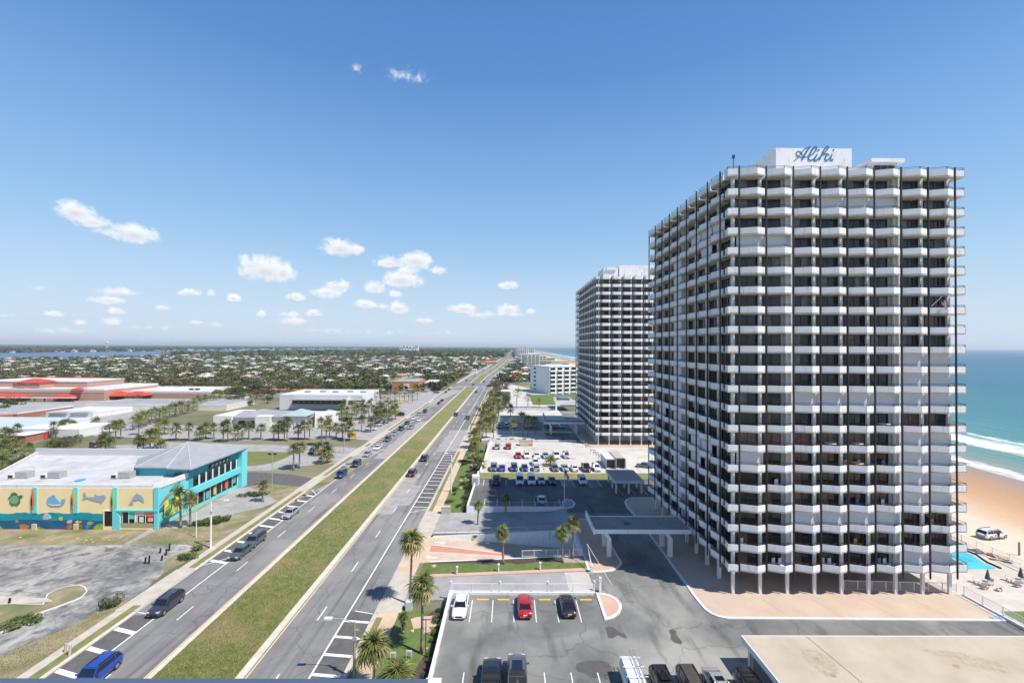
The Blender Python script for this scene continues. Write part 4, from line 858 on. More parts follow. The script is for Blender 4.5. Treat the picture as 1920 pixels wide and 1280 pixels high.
for pts, c in (([(85,3.9),(86.2,4.6),(88,5.1),(90,4.9),(91,5.4),(90,5.9),(88.2,5.9),(86.6,5.4)], (.35,.38,.33)), ([(87.5,6.4),(88.5,6.9),(89.6,7.4),(90.4,7.1),(89.8,6.4),(88.6,6.1)], (.15,.42,.38)), ([(84.6,3.0),(86,3.7),(87.6,3.9),(88.2,3.3),(86.8,2.9)], (.04,.30,.34))):
    eplate('turtle_figure', pts, mat('tf%d' % int(c[0]*100), c, .6, scale=2, col2=tuple(q*.5 for q in c)), -66.35 if pts[0][0] > 85.5 else -66.6, .1)
part('shop_window', MB().box(-69.2,-67.6,92.15,92.3,5.2,8.2), win_dark, S)
acm = mat('ac_grey', (.30,.30,.29), .6, scale=3, col2=(.42,.42,.41))
for i, (x, y) in enumerate(((31,897),(92,897),(224,897))):
    gx, gy_ = G(x, y, 7.45); r = root('rooftop_unit', (gx, gy_, 7.42), ['grey rooftop air unit on the beach shop nearest the frame edge','grey rooftop air unit on the beach shop above the blue whale','grey rooftop air unit on the beach shop nearest the turquoise block'][i], 'air unit', 'air units on the beach shop roof')
    part('body', MB().box(gx-.4, gx+2.0, gy_, gy_+1.6, 7.6, 8.75), acm, r); part('hood', MB().box(gx-1.6, gx-.4, gy_-.2, gy_+1.2, 7.6, 8.3), white_side, r)
    part('curb', MB().box(gx-.5, gx+2.1, gy_+.05, gy_+1.55, 7.42, 7.6), metal_gr, r); part('grille', MB().box(gx-1.5, gx-.6, gy_-.24, gy_-.2, 7.7, 8.2), metal_dk, r)
mb = MB(); mb.prism(px([(139,902),(142,900),(160,897),(161,899),(152,902),(143,903)], 7.45), 7.43, 7.58); single('blue_tarp', mb, mat('tarp_blue', (.06,.32,.62), .6), 'bright blue tarp lying on the beach shop roof', 'tarp')
# ================================================================== other commercial buildings, left side
brick = mat('brick_red', (.33,.12,.08), .9, scale=2.5, col2=(.40,.17,.12)); pinkb = mat('pink_brick', (.40,.225,.17), .9, scale=1.2, col2=(.46,.28,.22)); tanb = mat('cream_wall', (.66,.60,.50), .85, scale=.6, col2=(.72,.67,.58))
redroof = mat('red_roof', (.46,.045,.03), .6, scale=1, col2=(.52,.07,.045)); greyroof = mat('grey_roof', (.25,.25,.26), .85, scale=.15, col2=(.36,.36,.36), detail=8)
whiteroof = mat('white_roof', (.50,.49,.475), .85, scale=.1, col2=(.62,.62,.60), detail=8); orbrick = mat('orange_brick', (.42,.17,.07), .9, scale=1.5, col2=(.50,.23,.11)); brownb = mat('brown_band', (.07,.045,.03), .6)
def bldg(name, x0, x1, y0, y1, h, wm, rm, label, cat='building', trim=white_side, par=.5):
    r = root(name, ((x0+x1)/2, y0, 0), label, cat)
    part('wall', MB().box(x0, x1, y0, y1, 0, h), wm, r); part('roof', MB().box(x0+.3, x1-.3, y0+.3, y1-.3, h, h+.06), rm, r)
    part('parapet', MB().box(x0-.06,x1+.06,y0-.06,y0+.3,h-.5,h+par).box(x0-.06,x1+.06,y1-.3,y1+.06,h-.5,h+par).box(x0-.06,x0+.3,y0+.3,y1-.3,h-.5,h+par).box(x1-.3,x1+.06,y0+.3,y1-.3,h-.5,h+par), trim, r); return r
def hip(x0, x1, y0, y1, z, dz, m=None, ov=.8, mb=None):
    mb = mb or MB(); x0 -= ov; x1 += ov; y0 -= ov; y1 += ov; w = min(x1-x0, y1-y0)/2
    if x1-x0 > y1-y0: a, b = (x0+w, (y0+y1)/2, z+dz), (x1-w, (y0+y1)/2, z+dz)
    else: a, b = ((x0+x1)/2, y0+w, z+dz), ((x0+x1)/2, y1-w, z+dz)
    c = [(x0,y0,z),(x1,y0,z),(x1,y1,z),(x0,y1,z)]
    if x1-x0 > y1-y0: mb.quad(c[0],c[1],b,a); mb.quad(c[1],c[2],b); mb.quad(c[2],c[3],a,b); mb.quad(c[3],c[0],a)
    else: mb.quad(c[0],c[1],a); mb.quad(c[1],c[2],b,a); mb.quad(c[2],c[3],b); mb.quad(c[3],c[0],a,b)
    mb.quad(*[(x,y,z-.01) for x,y,_ in c][::-1]); return mb
wc = mat('arcade_wall', (.62,.61,.57), .85, scale=.5, col2=(.68,.67,.63))
r = bldg('arcade_building', -122, -84, 187, 203, 4.6, wc, whiteroof, 'long white low building with dark arches behind the row of palms', par=.2)
part('roof', hip(-114,-106,185.5,203,4.8,1.6), roofm, r); part('roof', MB().prism([(-116,186.2),(-83,186.2),(-83,195),(-116,195)], 4.7, lambda x, y: 4.9+(y-186.2)*.15), roofm, r)
part('gable_block', MB().box(-123,-115.5,185,203,0,5.4), wc, r); part('gable_block', MB().box(-105.5,-99.5,184.6,196,0,5.3).box(-105,-100,184.4,184.6,0,3), wc, r)
for x in (-114,-109.3,-97.5,-92): part('arch_opening', MB().box(x,x+3.6,186.9,187.02,.4,2.6).prism([(x+.5,186.95),(x+3.1,186.95),(x+3.1,187.02),(x+.5,187.02)],2.6,3.1), win_mid, r)
part('pavilion', MB().box(-93,-84.5,184,194,0,5.6), wc, r); part('pavilion_roof', hip(-93,-84.5,184,194,5.7,2.2,ov=1.2), mat('verdigris_roof', (.33,.42,.40), .6), r)
for k in range(5): part('pavilion_post', MB().box(-92.6+k*1.9,-92.1+k*1.9,183.7,184,0,5.4), white_side, r)
part('wing_wall', MB().prism([(-82.5,189),(-76.5,196),(-77,196.5),(-83,189.5)], 0, lambda x, y: 6.5-(x+82.5)*.1).box(-84,-78,193,203,0,4.5), wc, r); part('wing_roof', hip(-84,-78,193,203,4.6,1.5), MATS['verdigris_roof'], r)
for k in range(3): part('rooftop_unit', MB().box(-104+k*5,-102+k*5,196,198,4.8,5.8), acm, r)
r = bldg('white_store', -125, -80, 242, 272, 7.6, mat('white_store_wall', (.66,.67,.70), .7), whiteroof, 'big white flat-roofed store with long brown sign band', 'store')
part('sign_band', MB().box(-117,-87,239.6,240.0,3.3,5.6), brownb, r); part('canopy', MB().box(-117,-87,236.5,241.9,5.6,6.0), roofm, r)
part('sign_band', MB().box(-86.4,-78,238.6,239.0,3.4,5.4), brownb, r); part('sign_panel', MB().box(-85.6,-79,238.5,238.59,4.1,4.6), white_side, r); part('pier', MB().box(-87.6,-86.6,238,242,0,6.6), white_side, r)
for k in range(8): part('sign_letter', MB().box(-114+k*3,-113.4+k*3,239.5,239.59,4.0,4.6), mat('letter_tan', (.4,.3,.2), .7), r)
for k in range(5): part('rooftop_unit', MB().box(-118+k*8,-115+k*8,256+2*(k%2),258+2*(k%2),7.7,8.7), acm, r)
r = bldg('brick_building', -94, -73, 355, 385, 6.4, orbrick, greyroof, 'square orange brick building with flat grey roof by the junction', 'building', orbrick, .1)
part('entrance', MB().box(-84.6,-80,354.6,355,0,4.6), tanb, r); part('doorway', MB().box(-83.5,-81,354.5,354.6,0,2.4), win_dark, r); part('low_wing', MB().box(-104,-94,360,380,0,3), brownb, r)
r = bldg('blue_shop', -71, -62, 372, 398, 4.4, mat('shop_blue', (.22,.32,.45), .6), whiteroof, 'small blue and white building beside the orange brick one', 'shop')
r = bldg('pink_school_hall', -259, -193, 289, 323, 4.3, pinkb, whiteroof, 'long low pink brick hall with white roof and red canopies', 'school')
part('canopy_roof', hip(-256,-243,280,289,2.4,2.6), redroof, r); part('canopy_roof', hip(-244,-232,282,289.5,2.4,2.4), redroof, r); part('trim_band', MB().box(-259.1,-192.9,288.85,288.95,3.0,3.3), white_side, r)
for k in range(2): part('rooftop_unit', MB().box(-216+k*4,-214+k*4,300,302,4.4,5.4), metal_dk, r)
r = bldg('pink_school', -345, -251, 276, 318, 6.8, pinkb, whiteroof, 'large pink brick school block with white roof and red hipped tower roof', 'school')
part('upper_block', MB().box(-345,-275,290,318,6.8,10.2), pinkb, r); part('upper_roof', MB().box(-345.3,-274.7,289.7,318.3,10.2,10.7), whiteroof, r); part('roof_edge', MB().box(-345.5,-290,318.3,318.6,10.6,11.3), redroof, r)
part('tower', MB().box(-313,-296,281,293,6.8,10.4), pinkb, r); part('tower_roof', hip(-313,-296,281,293,10.4,2.2), redroof, r)
for x in (-310,-302): part('arch_panel', MB().box(x,x+4.5,280.85,281,7.2,9.4).box(x-.2,x+4.7,280.8,280.86,9.4,9.7), mat('arch_rose', (.42,.2,.16), .9), r)
for a, b in ((-316,-296),(-279,-266)): part('canopy_roof', hip(a,b,270,275.5,2.6,1.6), redroof, r)
part('small_roof', hip(-270,-264,274,279,6.9,1.2), redroof, r); part('covered_walk', MB().box(-340,-262,268,270,2.3,2.6), white_side, r)
for k in range(14): part('walk_post', MB().box(-338+k*5.8,-337.6+k*5.8,268.2,268.6,0,2.3), brownb, r)
part('trim_band', MB().box(-345.1,-250.9,275.8,275.95,5.2,5.6), mat('cream_trim', (.7,.62,.5), .8), r)
r = bldg('red_brick_annex', -300, -227, 206, 232, 2.9, brick, greyroof, 'dark red brick annex with grey flat roof left of the school yard', 'building', white_side, .12)
part('low_link', MB().box(-245,-229,199,206,0,2.4), brick, r); part('white_link', MB().box(-252,-246,200,206,0,1.9), white_side, r)
bldg('grey_roofed_block', -225, -150, 236, 262, 2.9, tanb, greyroof, 'wide cream block with pale grey flat roof beyond the palms', 'building', white_side, .1)
r = bldg('white_roofed_block', -218, -196, 210, 232, 2.6, white_side, whiteroof, 'white shed with curved metal dormers beside the brick annex', 'building', white_side, .1)
for a in (-216,-206): part('curved_dormer', MB().prism([(a,209),(a+8,209),(a+8,214),(a,214)], 2.2, lambda x, y, a=a: 2.7+1.2*math.sin(math.pi*(x-a)/8)), metal_gr, r)
r = bldg('pale_blue_roofed_block', -240, -184, 172, 196, 2.6, white_side, mat('pale_metal_roof', (.46,.52,.58), .6), 'low block with pale blue grey metal roof left of the palms', 'building', white_side, .08)
part('brick_room', MB().box(-176,-169,156,164,0,2.7), brick, r); part('room_roof', MB().box(-176.3,-168.7,155.7,164.3,2.7,2.85), whiteroof, r); part('white_room', MB().box(-184,-160,166,180,0,3.2), white_side, r); part('red_door', MB().box(-168.9,-168.7,162,163.5,0,2.1), redroof, r)
# the yellow sign and the twin-arch pole sign
gx, gy_ = G(660, 824); r = root('yellow_sign', (gx, gy_, 0), 'yellow box sign on two short posts at the parking lot corner', 'sign')
part('panel', MB().box(gx-1.7,gx+1.7,gy_-.2,gy_+.2,.9,2.6), mat('sign_yellow', (.80,.52,.02), .5), r)
for k in (-1.2, 1.1): part('post', MB().box(gx+k,gx+k+.15,gy_-.1,gy_+.1,0,.9), metal_dk, r)
for k in range(6): part('lettering', MB().box(gx-1.3+k*.45,gx-1.05+k*.45,gy_-.23,gy_-.2,1.5+.2*(k % 2),2.2), brownb, r)
gx, gy_ = G(752, 776); r = root('arch_sign', (gx, gy_, 0), 'tall pole sign with yellow twin arches among the palms', 'sign'); ay = mat('arch_yellow', (.85,.6,.02), .5)
part('pole', MB().tube((gx,gy_,0),(gx,gy_,5.4),.18), metal_gr, r); mb = MB()
for s in (-1, 1):
    pts = [(gx+s*.75+.72*math.cos(t), 5.2+2.6*math.sin(t)) for t in [math.pi*i/8 for i in range(9)]]
    for a, b in zip(pts, pts[1:]): mb.tube((a[0],gy_,a[1]), (b[0],gy_,b[1]), .22, n=6)
part('twin_arches', mb, ay, r)
for i, (x, y, w) in enumerate(((700,745,16),(640,757,9))):
    pass
# ================================================================== coast buildings, right side
def flats(name, corner, ang, wl, wr, floors, fh, label, mw=white, group=None, blank=True, z0=1.):
    ca, sa = math.cos(ang), math.sin(ang); cx, cy = corner
    def T(u, v): return (cx+u*ca-v*sa, cy+u*sa+v*ca)
    r = root(name, (cx, cy, z0), label, 'building', group); H = floors*fh+z0
    def bx(u0, u1, v0, v1, a, b, mb, m=0): mb.prism([T(u0,v0),T(u1,v0),T(u1,v1),T(u0,v1)], a, b, m); return mb
    part('wall', bx(0, wr, 0, wl, z0-1, H, MB()), mw, r); part('roof', bx(-.2, wr+.2, -.2, wl+.2, H, H+.7, MB()), whiteroof, r)
    nb = max(2, int(wr/6)); bw = wr/nb
    for f in range(floors):
        z = z0+f*fh
        for k in range(nb):
            part('balcony', bx(k*bw+.5, (k+1)*bw-.9, -1.3, 0, z+.1, z+1.15, MB()), mw, r); part('window', bx(k*bw+.7, (k+1)*bw-1.2, -.06, 0, z+1.15, z+fh-.35, MB()), win_dark, r)
        if blank: part('window', bx(-.06, 0, wl*.70, wl*.80, z+.9, z+2.2, MB()), win_dark, r)
    return r
flats('condo_block', (29, 320), R(26), 29, 42, 6, 3.15, 'white six storey condominium block with a blank grey end wall', blank=True)
def fpos(x, y, z=0): return G(x, y, z)
slim = [(983,690,7,26,16,16,'pale tower with square grey balconies behind the six storey block',(.62,.62,.60)),(1011,684,5,15,10,12,'cream windowless slab building right of the pale tower',(.66,.62,.52)),
        (973,680,6,24,16,14,'white stepped hotel left of the pale tower',(.7,.7,.7)),(968,671,9,40,24,34,'low white hotel with blue stripe by the coast road',(.66,.68,.68)),(985,668,10,34,20,30,'white hotel slab near the surf in the distance',(.7,.7,.68))]
for i, (x, y, fl, wl, wr, h, lab, c) in enumerate(slim):
    cx, cy = fpos(x, y); flats('hotel', (cx, cy), R(12), wr, wl, fl, 3.0, lab, mat('hotel%d' % i, c, .8), 'hotels along the far shore', blank=False)
rr = random.Random(5)
hw = [mat('hotelw%d' % k, c, .8) for k, c in enumerate(((.66,.65,.62),(.6,.58,.52),(.68,.60,.52)))]
for i in range(26):
    Y = 1200+i*150; X = shore(Y)-66-rr.uniform(20, 70); h = rr.uniform(12, 48) if Y > 2600 else rr.uniform(9, 17); w = rr.uniform(15, 35)
    r = root('beach_hotel', (X, Y, 0), 'distant pale hotel block in the row between far road and surf', 'hotel', 'distant beach hotels'); m = rr.choice(hw)
    part('wall', MB().box(X-w/2, X+w/2, Y, Y+rr.uniform(20, 60), 0, h), m, r)
    mb = MB()
    for f in range(1, int(h/3.2)): mb.box(X-w/2+1, X+w/2-1, Y-.2, Y, f*3.2-1.5, f*3.2)
    part('window_band', mb, win_mid, r, stuff=True)
for i in range(22):
    Y = 440+i*46+rr.uniform(-10, 10); X = rr.uniform(24+bend(Y)*.6, shore(Y)-85); h = rr.uniform(4, 15); w = rr.uniform(12, 30)
    if abs(X-bend(Y)+32) < 30: continue
    r = root('beach_motel', (X, Y, 0), 'pale low motel building between the coast road and the beach', 'motel', 'motels along the coast road'); m = rr.choice(hw)
    part('wall', MB().box(X-w/2, X+w/2, Y, Y+rr.uniform(14, 30), 0, h), m, r); part('roof', MB().box(X-w/2-.4, X+w/2+.4, Y-.4, Y+14, h, h+.4), whiteroof, r)
    for f in range(int(h/3)): part('window_band', MB().box(X-w/2+1, X+w/2-1, Y-.1, Y, f*3+1, f*3+2.2), win_mid, r)
# low buildings along the right road strip
def lowb(x, y, w, d, h, wm, rm, lab, z=0, hipd=0, nm='low_building'):
    gx, gy_ = G(x, y, z); r = root(nm, (gx, gy_, z), lab, 'building'); part('wall', MB().box(gx-w/2, gx+w/2, gy_, gy_+d, z-.5, z+h), wm, r)
    part('roof', hip(gx-w/2, gx+w/2, gy_, gy_+d, z+h+.02, hipd) if hipd else MB().box(gx-w/2-.5, gx+w/2+.5, gy_-.5, gy_+d+.5, z+h, z+h+.3), rm, r); return r, gx, gy_
r, gx, gy_ = lowb(962, 717, 26, 22, 3.0, mat('shade_green', (.25,.27,.25), .8), whiteroof, 'low white gabled restaurant with a red centre tower', hipd=3.5)
part('red_tower', MB().box(gx-1.6, gx+1.6, gy_-2, gy_, 0, 9.5), mat('tower_red', (.52,.07,.05), .7), r)
lowb(800, 690, 45, 22, 4, tanb, whiteroof, 'long cream low building beside the road bend'); lowb(868, 700, 34, 18, 4.5, tanb, whiteroof, 'cream building with flat white roof left of the far median'); lowb(912, 683, 40, 25, 4, mat('terra_wall', (.55,.3,.18), .8), mat('terracotta', (.45,.14,.06), .85, scale=.3, col2=(.52,.2,.1)), 'low building with orange tiled roof beyond the road bend', hipd=3)
lowb(945, 742, 9, 12, 3, white_side, whiteroof, 'small white pavilion with flat roof at the car park edge')
sheet('hotel_lot', [(-6,250),(30,250),(30,330),(-4,420),(-6,420)], .5, conc_lt)
sheet('lawn', [(14,262),(80,262),(80,318),(14,318)], .55, grass_g)
sheet('hotel_lot', [(-5,420),(70,420),(60,600),(0,600)], .06, conc_gr)
deck('far_deck', [(-5,200),(26,200),(26,234),(-5,234)], 1.35, conc_lt, white)
deck('far_deck', [(-4,238),(26,238),(26,250),(-4,250)], 1.1, asphalt, white)
wall([(-6.9,158),(24,158),(24,158.4),(-6.9,158.4)], 0, 1.6, 'low wall with hedge behind the bright concrete car park')
wall([(-5.8,174.6),(25.5,174.6),(25.5,174.95),(-5.8,174.95)], 0, 1.5, 'white wall in front of the dark far deck')
wall([(-5,236),(25,236),(25,236.4),(-5,236.4)], .5, 2.1, 'white parapet beyond the far light deck')
deck('far_ramp', [(-10,160),(14,160),(14,174),(-10,174)], 1.0, conc_lt)
# water tower, masts, far white cluster
D = 3300; X = (205-955.5)/830*D
wt = root('water_tower', (X, D, 0), 'white water tower rising over the far bank woods', 'water tower')
part('tank', MB().tube((X,D,42),(X,D,47),5,9,n=12).tube((X,D,47),(X,D,52),9,9,n=12).tube((X,D,52),(X,D,56),9,2,n=12), white_side, wt)
for k in range(5): part('leg', MB().tube((X+7*math.cos(k*1.257),D+7*math.sin(k*1.257),0),(X+6*math.cos(k*1.257),D+6*math.sin(k*1.257),46),.8,n=5), white_side, wt)
X = (324-955.5)/830*D; single('radio_mast', MB().tube((X,D,0),(X,D,75),.9,.5,n=5), metal_gr, 'thin radio mast on the left horizon', 'mast')
for i in range(6):
    X = (752+i*6-955.5)/830*2600; h = 34+(i*7 % 9)
    r = root('far_block', (X, 2600, 0), 'white apartment block in the cluster on the horizon beyond the woods', 'building', 'white blocks on the horizon')
    part('wall', MB().box(X-7, X+7, 2600, 2620, 0, h), white, r); part('window_band', MB().box(X-5,X+5,2599.5,2600,h-9,h-6).box(X-5,X+5,2599.5,2600,h-15,h-12), win_mid, r)
# ================================================================== vehicles
paint = {}
def carpaint(name, c, metal=0.): return mat('paint_'+name, c, .32, coat=1., metal=metal, spec=.5)
PC = {'white':(.72,.72,.72),'black':(.012,.012,.014),'silver':(.42,.43,.45),'grey':(.13,.135,.145),'red':(.38,.012,.018),'blue':(.012,.05,.30),'navy':(.02,.035,.09),'brown':(.11,.095,.08),'slate':(.05,.06,.08),'lightblue':(.25,.33,.45),'darkred':(.09,.012,.015),'green':(.06,.09,.08)}
for k, c in PC.items(): carpaint(k, c, .35 if k in ('silver','grey','slate','brown') else 0)
cglass = mat('car_glass', (.012,.014,.018), .03, spec=.9); tyre_m = mat('tyre', (.018,.018,.018), .85); rim_m = mat('rim', (.42,.42,.43), .3, metal=.7); head_m = mat('headlight', (.75,.75,.75), .1, coat=1); tail_m = mat('taillight', (.42,.015,.012), .2, coat=1); trim_m = mat('car_trim', (.02,.02,.02), .6)
def loft(st, ring):
    mb = MB(); n = None
    for x, (w, zb, zt) in st:
        pts = ring(w, zb, zt); n = len(pts)
        mb.v += [(x*0+px_, x, pz) for px_, pz in pts]
    for i in range(len(st)-1):
        for k in range(n):
            j = (k+1) % n; mb.f.append((i*n+k, i*n+j, (i+1)*n+j, (i+1)*n+k)); mb.m.append(0)
    mb.f.append(tuple(range(n))); mb.m.append(0); mb.f.append(tuple(range((len(st)-1)*n, len(st)*n))[::-1]); mb.m.append(0); return mb
def ring(w, zb, zt):
    h = [(w*.86, zb), (w*.97, zb+.10), (w, zb+(zt-zb)*.5), (w*.975, zt-.10), (w*.90, zt-.02), (w*.6, zt+.015)]
    return [(0, zb)]+h+[(0, zt+.03)]+[(-a, b) for a, b in h[::-1]]
KIND = {  'estate': (5.9,1.98,1.66,1.0,.98,1.05,.25,.36,.90,.985),  # L, W, H, belt z, hood z, tail z, cabin: windshield base, roof front, roof rear, rear base (fraction from the front)
 'sedan': (4.7,1.82,1.45,.93,.88,.98,.27,.42,.70,.88), 'coupe': (4.5,1.86,1.36,.92,.86,.96,.28,.45,.66,.90), 'suv': (4.7,1.9,1.72,1.06,1.02,1.12,.24,.36,.88,.97), 'van': (5.2,2.0,2.15,1.2,1.05,1.25,.12,.27,.96,.995),
 'jeep': (4.4,1.9,1.82,1.15,1.12,1.15,.27,.33,.94,.985), 'pickup': (5.8,2.02,1.9,1.12,1.14,1.12,.25,.34,.56,.60), 'minivan': (5.0,1.98,1.76,1.0,.95,1.1,.16,.32,.90,.98)}
PROTO = {}
def car_proto(kind):
    L_, W, H, bz, hz, tz, a, b, c, d = KIND[kind]; w = W/2; yf = L_/2
    def Y(f): return yf-L_*f                                     # +y is the nose
    r = bpy.data.objects.new(kind, None)
    st = [(Y(0), (w*.72,.35,.55)), (Y(.012), (w*.86,.28,hz-.18)), (Y(.05), (w*.96,.22,hz-.07)), (Y(.14), (w,.2,hz-.02)), (Y(a), (w,.2,bz)), (Y(.5), (w,.2,bz+.02)), (Y(.8), (w,.2,bz+.03)), (Y(.93), (w*.98,.22,tz)), (Y(.985), (w*.9,.28,tz-.08)), (Y(1), (w*.78,.4,tz-.25))]
    me = loft(st, ring).mesh(kind+'_body', [MATS['paint_white']], smooth=True)
    parts = [('body', me)]
    g = w*.86; rf = w*.70 if kind in ('sedan','coupe') else w*.77; zr_ = H-.05; bz2 = bz
    mb = MB(); B = [(-g,Y(a),bz2),(g,Y(a),bz2),(g,Y(d),bz2),(-g,Y(d),bz2)]; T = [(-rf,Y(b),zr_),(rf,Y(b),zr_),(rf,Y(c),zr_-.02),(-rf,Y(c),zr_-.02)]
    for k in range(4): j = (k+1) % 4; mb.quad(B[k],B[j],T[j],T[k])
    parts.append(('cabin_glass', mb.mesh(kind+'_glass', [cglass])))
    mb = MB(); ym = (Y(b)+Y(c))/2; h_ = rf; 
    ys = [Y(b)+.12, Y(b)-.05, ym, Y(c)+.1, Y(c)-.12]; zs = [zr_-.05, zr_+.01, zr_+.05, zr_+.01, zr_-.07]
    for i in range(4):
        for s, t in ((-1,-.6),(-.6,.6),(.6,1)):
            ex = (1.03, 1.0)
            zz_ = lambda q, z: z-(.05 if abs(q) == 1 else 0)
            mb.quad((s*h_*1.03,ys[i],zz_(s,zs[i])),(t*h_*1.03,ys[i],zz_(t,zs[i])),(t*h_*1.03,ys[i+1],zz_(t,zs[i+1])),(s*h_*1.03,ys[i+1],zz_(s,zs[i+1])))
    mb.box(-rf*1.0, rf*1.0, Y(c)-.02, Y(b)+.02, zr_-.06, zr_-.01)
    def pil(p, q, t=.05): mb.tube(p, q, t, n=4)
    for s in (-1, 1):
        pil((s*g,Y(a)-.02,bz2),(s*rf,Y(b),zr_-.02)); pil((s*g,Y(d)+.02,bz2),(s*rf,Y(c),zr_-.04),.07); yb = (Y(a)*.42+Y(d)*.58); pil((s*g*1.0,yb,bz2),(s*rf*1.0,yb,zr_-.02),.04)
        if kind in ('suv','minivan','van','jeep'): yb = Y(c)+.45; pil((s*g*1.0,yb,bz2),(s*rf,yb,zr_-.02),.06)
        if kind == 'van':
            mb.quad((s*g*1.01,Y(.42),bz2),(s*rf*1.02,Y(.42),zr_-.03),(s*rf*1.02,Y(c),zr_-.03),(s*g*1.01,Y(d)+.1,bz2))
    parts.append(('roof', mb.mesh(kind+'_roof', [MATS['paint_white']])))
    wr = .33 if kind in ('sedan','coupe') else .38
    wm = MB().tube((-.12,0,0),(.12,0,0),wr,n=16).mesh('wheel', [tyre_m]); rm2 = MB().tube((-.13,0,0),(.13,0,0),wr*.62,n=10).mesh('rim', [rim_m])
    for s in (-1, 1):
        for f in (.17, .80): parts.append(('wheel', wm, (s*(w-.11), Y(f), wr), rm2))
    hm = MB().box(-.2,.2,-.12,.06,-.07,.07).mesh('headlight', [head_m]); tm = MB().box(-.17,.17,-.05,.08,-.08,.08).mesh('taillight', [tail_m])
    for s in (-1, 1):
        parts.append(('headlight', hm, (s*w*.64, Y(.018), hz-.22), None)); parts.append(('taillight', tm, (s*w*.68, Y(.988), tz-.2), None))
        parts.append(('mirror', MB().box(-.13,.13,-.07,.07,-.07,.07).mesh('mirror', [MATS['paint_white']]), (s*(w+.1), Y(a+.05), bz+.08), None))
    parts.append(('grille', MB().box(-w*.42,w*.42,Y(.006)-.02,Y(-.002),.42,.62).mesh('grille', [trim_m])))
    parts.append(('number_plate', MB().box(-.25,.25,Y(1.003),Y(.99),.62,.75).mesh('plate', [white_side])))
    if kind == 'pickup': parts.append(('truck_bed', MB().box(-w*.84,w*.84,Y(.975),Y(.62),bz-.02,bz+.055).box(-w*.93,-w*.84,Y(.98),Y(.6),bz,bz+.14,m=1).box(w*.84,w*.93,Y(.98),Y(.6),bz,bz+.14,m=1).mesh('bed', [trim_m, MATS['paint_white']])))
    if kind in ('suv','jeep','minivan','estate'):
        mb = MB()
        for s in (-1, 1): mb.box(s*rf*.86-.025, s*rf*.86+.025, Y(c)+.2, Y(b)-.2, zr_+.03, zr_+.11)
        parts.append(('roof_rail', mb.mesh('roof_rail', [metal_dk])))
    return parts
CARN = 0
def car(kind, colr, x, y, z, rz, label, group=None, extra=None, cat=None, name=None):
    if kind not in PROTO: PROTO[kind] = car_proto(kind)
    nm = name or {'van':'van','pickup':'pickup_truck'}.get(kind, 'parked_car' if (group and 'parked' in group) or not group else 'car')
    r = root(nm, (x, y, z), label, cat or {'van':'van','pickup':'pickup truck'}.get(kind, 'car'), group, rz); pm = MATS['paint_'+colr]
    for p in PROTO[kind]:
        o = bpy.data.objects.new(p[0], p[1]); COL.objects.link(o); o.parent = r
        if len(p) > 2:
            o.location = p[2]
            if p[3]: q = bpy.data.objects.new('rim', p[3]); COL.objects.link(q); q.parent = o
        for i, sl in enumerate(o.material_slots):
            if sl.material == MATS['paint_white']: sl.link = 'OBJECT'; sl.material = pm
    WO[r] = (0,0,0)
    if extra: extra(r)
    return r
NORTH, SOUTH = 0.0, math.pi
car('sedan','white',-6.05,56.8,DZ,SOUTH,'white sedan facing the viewer beside the white edge wall')
car('sedan','red',2.1,56.9,DZ,NORTH,'bright red sedan parked with its tail to the viewer')
car('coupe','black',7.6,57.0,DZ,NORTH,'black coupe parked right of the red sedan')
car('pickup','black',-1.6,43.9,DZ,NORTH,'black pickup truck with dark bed cover at the bottom edge')
def sunr(r):
    part('sunroof', MB().box(-.52,.52,-.75,.62,1.9,1.915), cglass, r, local=True)
car('pickup','grey',.95,44.5,DZ,NORTH,'grey pickup truck with dark glass roof at the bottom edge', extra=sunr)
def ladders(r):
    mb = MB()
    for y in (-1.9,-.6,.7,1.6): mb.box(-1.05,1.05,y-.03,y+.03,2.3,2.35)
    part('roof_rack', mb, metal_wh, r, local=True); mb = MB()
    for x in (-.62,-.2): mb.box(x-.03,x+.03,-3.0,2.0,2.38,2.44)
    for k in range(9): mb.box(-.62,-.2,-2.8+k*.55,-2.77+k*.55,2.4,2.43)
    part('ladder', mb, mat('aluminium', (.30,.30,.31), .4, metal=.3), r, local=True)
car('van','white',12.3,43.0,DZ,SOUTH,'white work van with ladders on its roof rack', extra=ladders)
car('suv','black',15.15,43.1,DZ,SOUTH,'black estate with glass roof between the ladder van and brown minivan', extra=sunr)
car('minivan','brown',17.9,42.9,DZ,SOUTH,'brown grey minivan with pale windshield in the bottom row')
def sunr2(r): part('sunroof', MB().box(-.42,.42,-.3,.3,1.445,1.455), cglass, r, local=True)
car('sedan','silver',20.6,43.3,DZ,SOUTH,'silver sedan with open sunroof in the bottom row', extra=sunr2)
def rack(r):
    mb = MB()
    for k in range(4): mb.box(-.7,.7,-1.1+k*.6,-1.03+k*.6,1.86,1.92)
    mb.box(-.72,-.66,-1.2,1.0,1.86,1.92); mb.box(.66,.72,-1.2,1.0,1.86,1.92); part('roof_rack', mb, metal_dk, r, local=True)
car('jeep','black',23.4,42.5,DZ,SOUTH,'black off-roader with roof rack beside the tan carport roof', extra=rack)
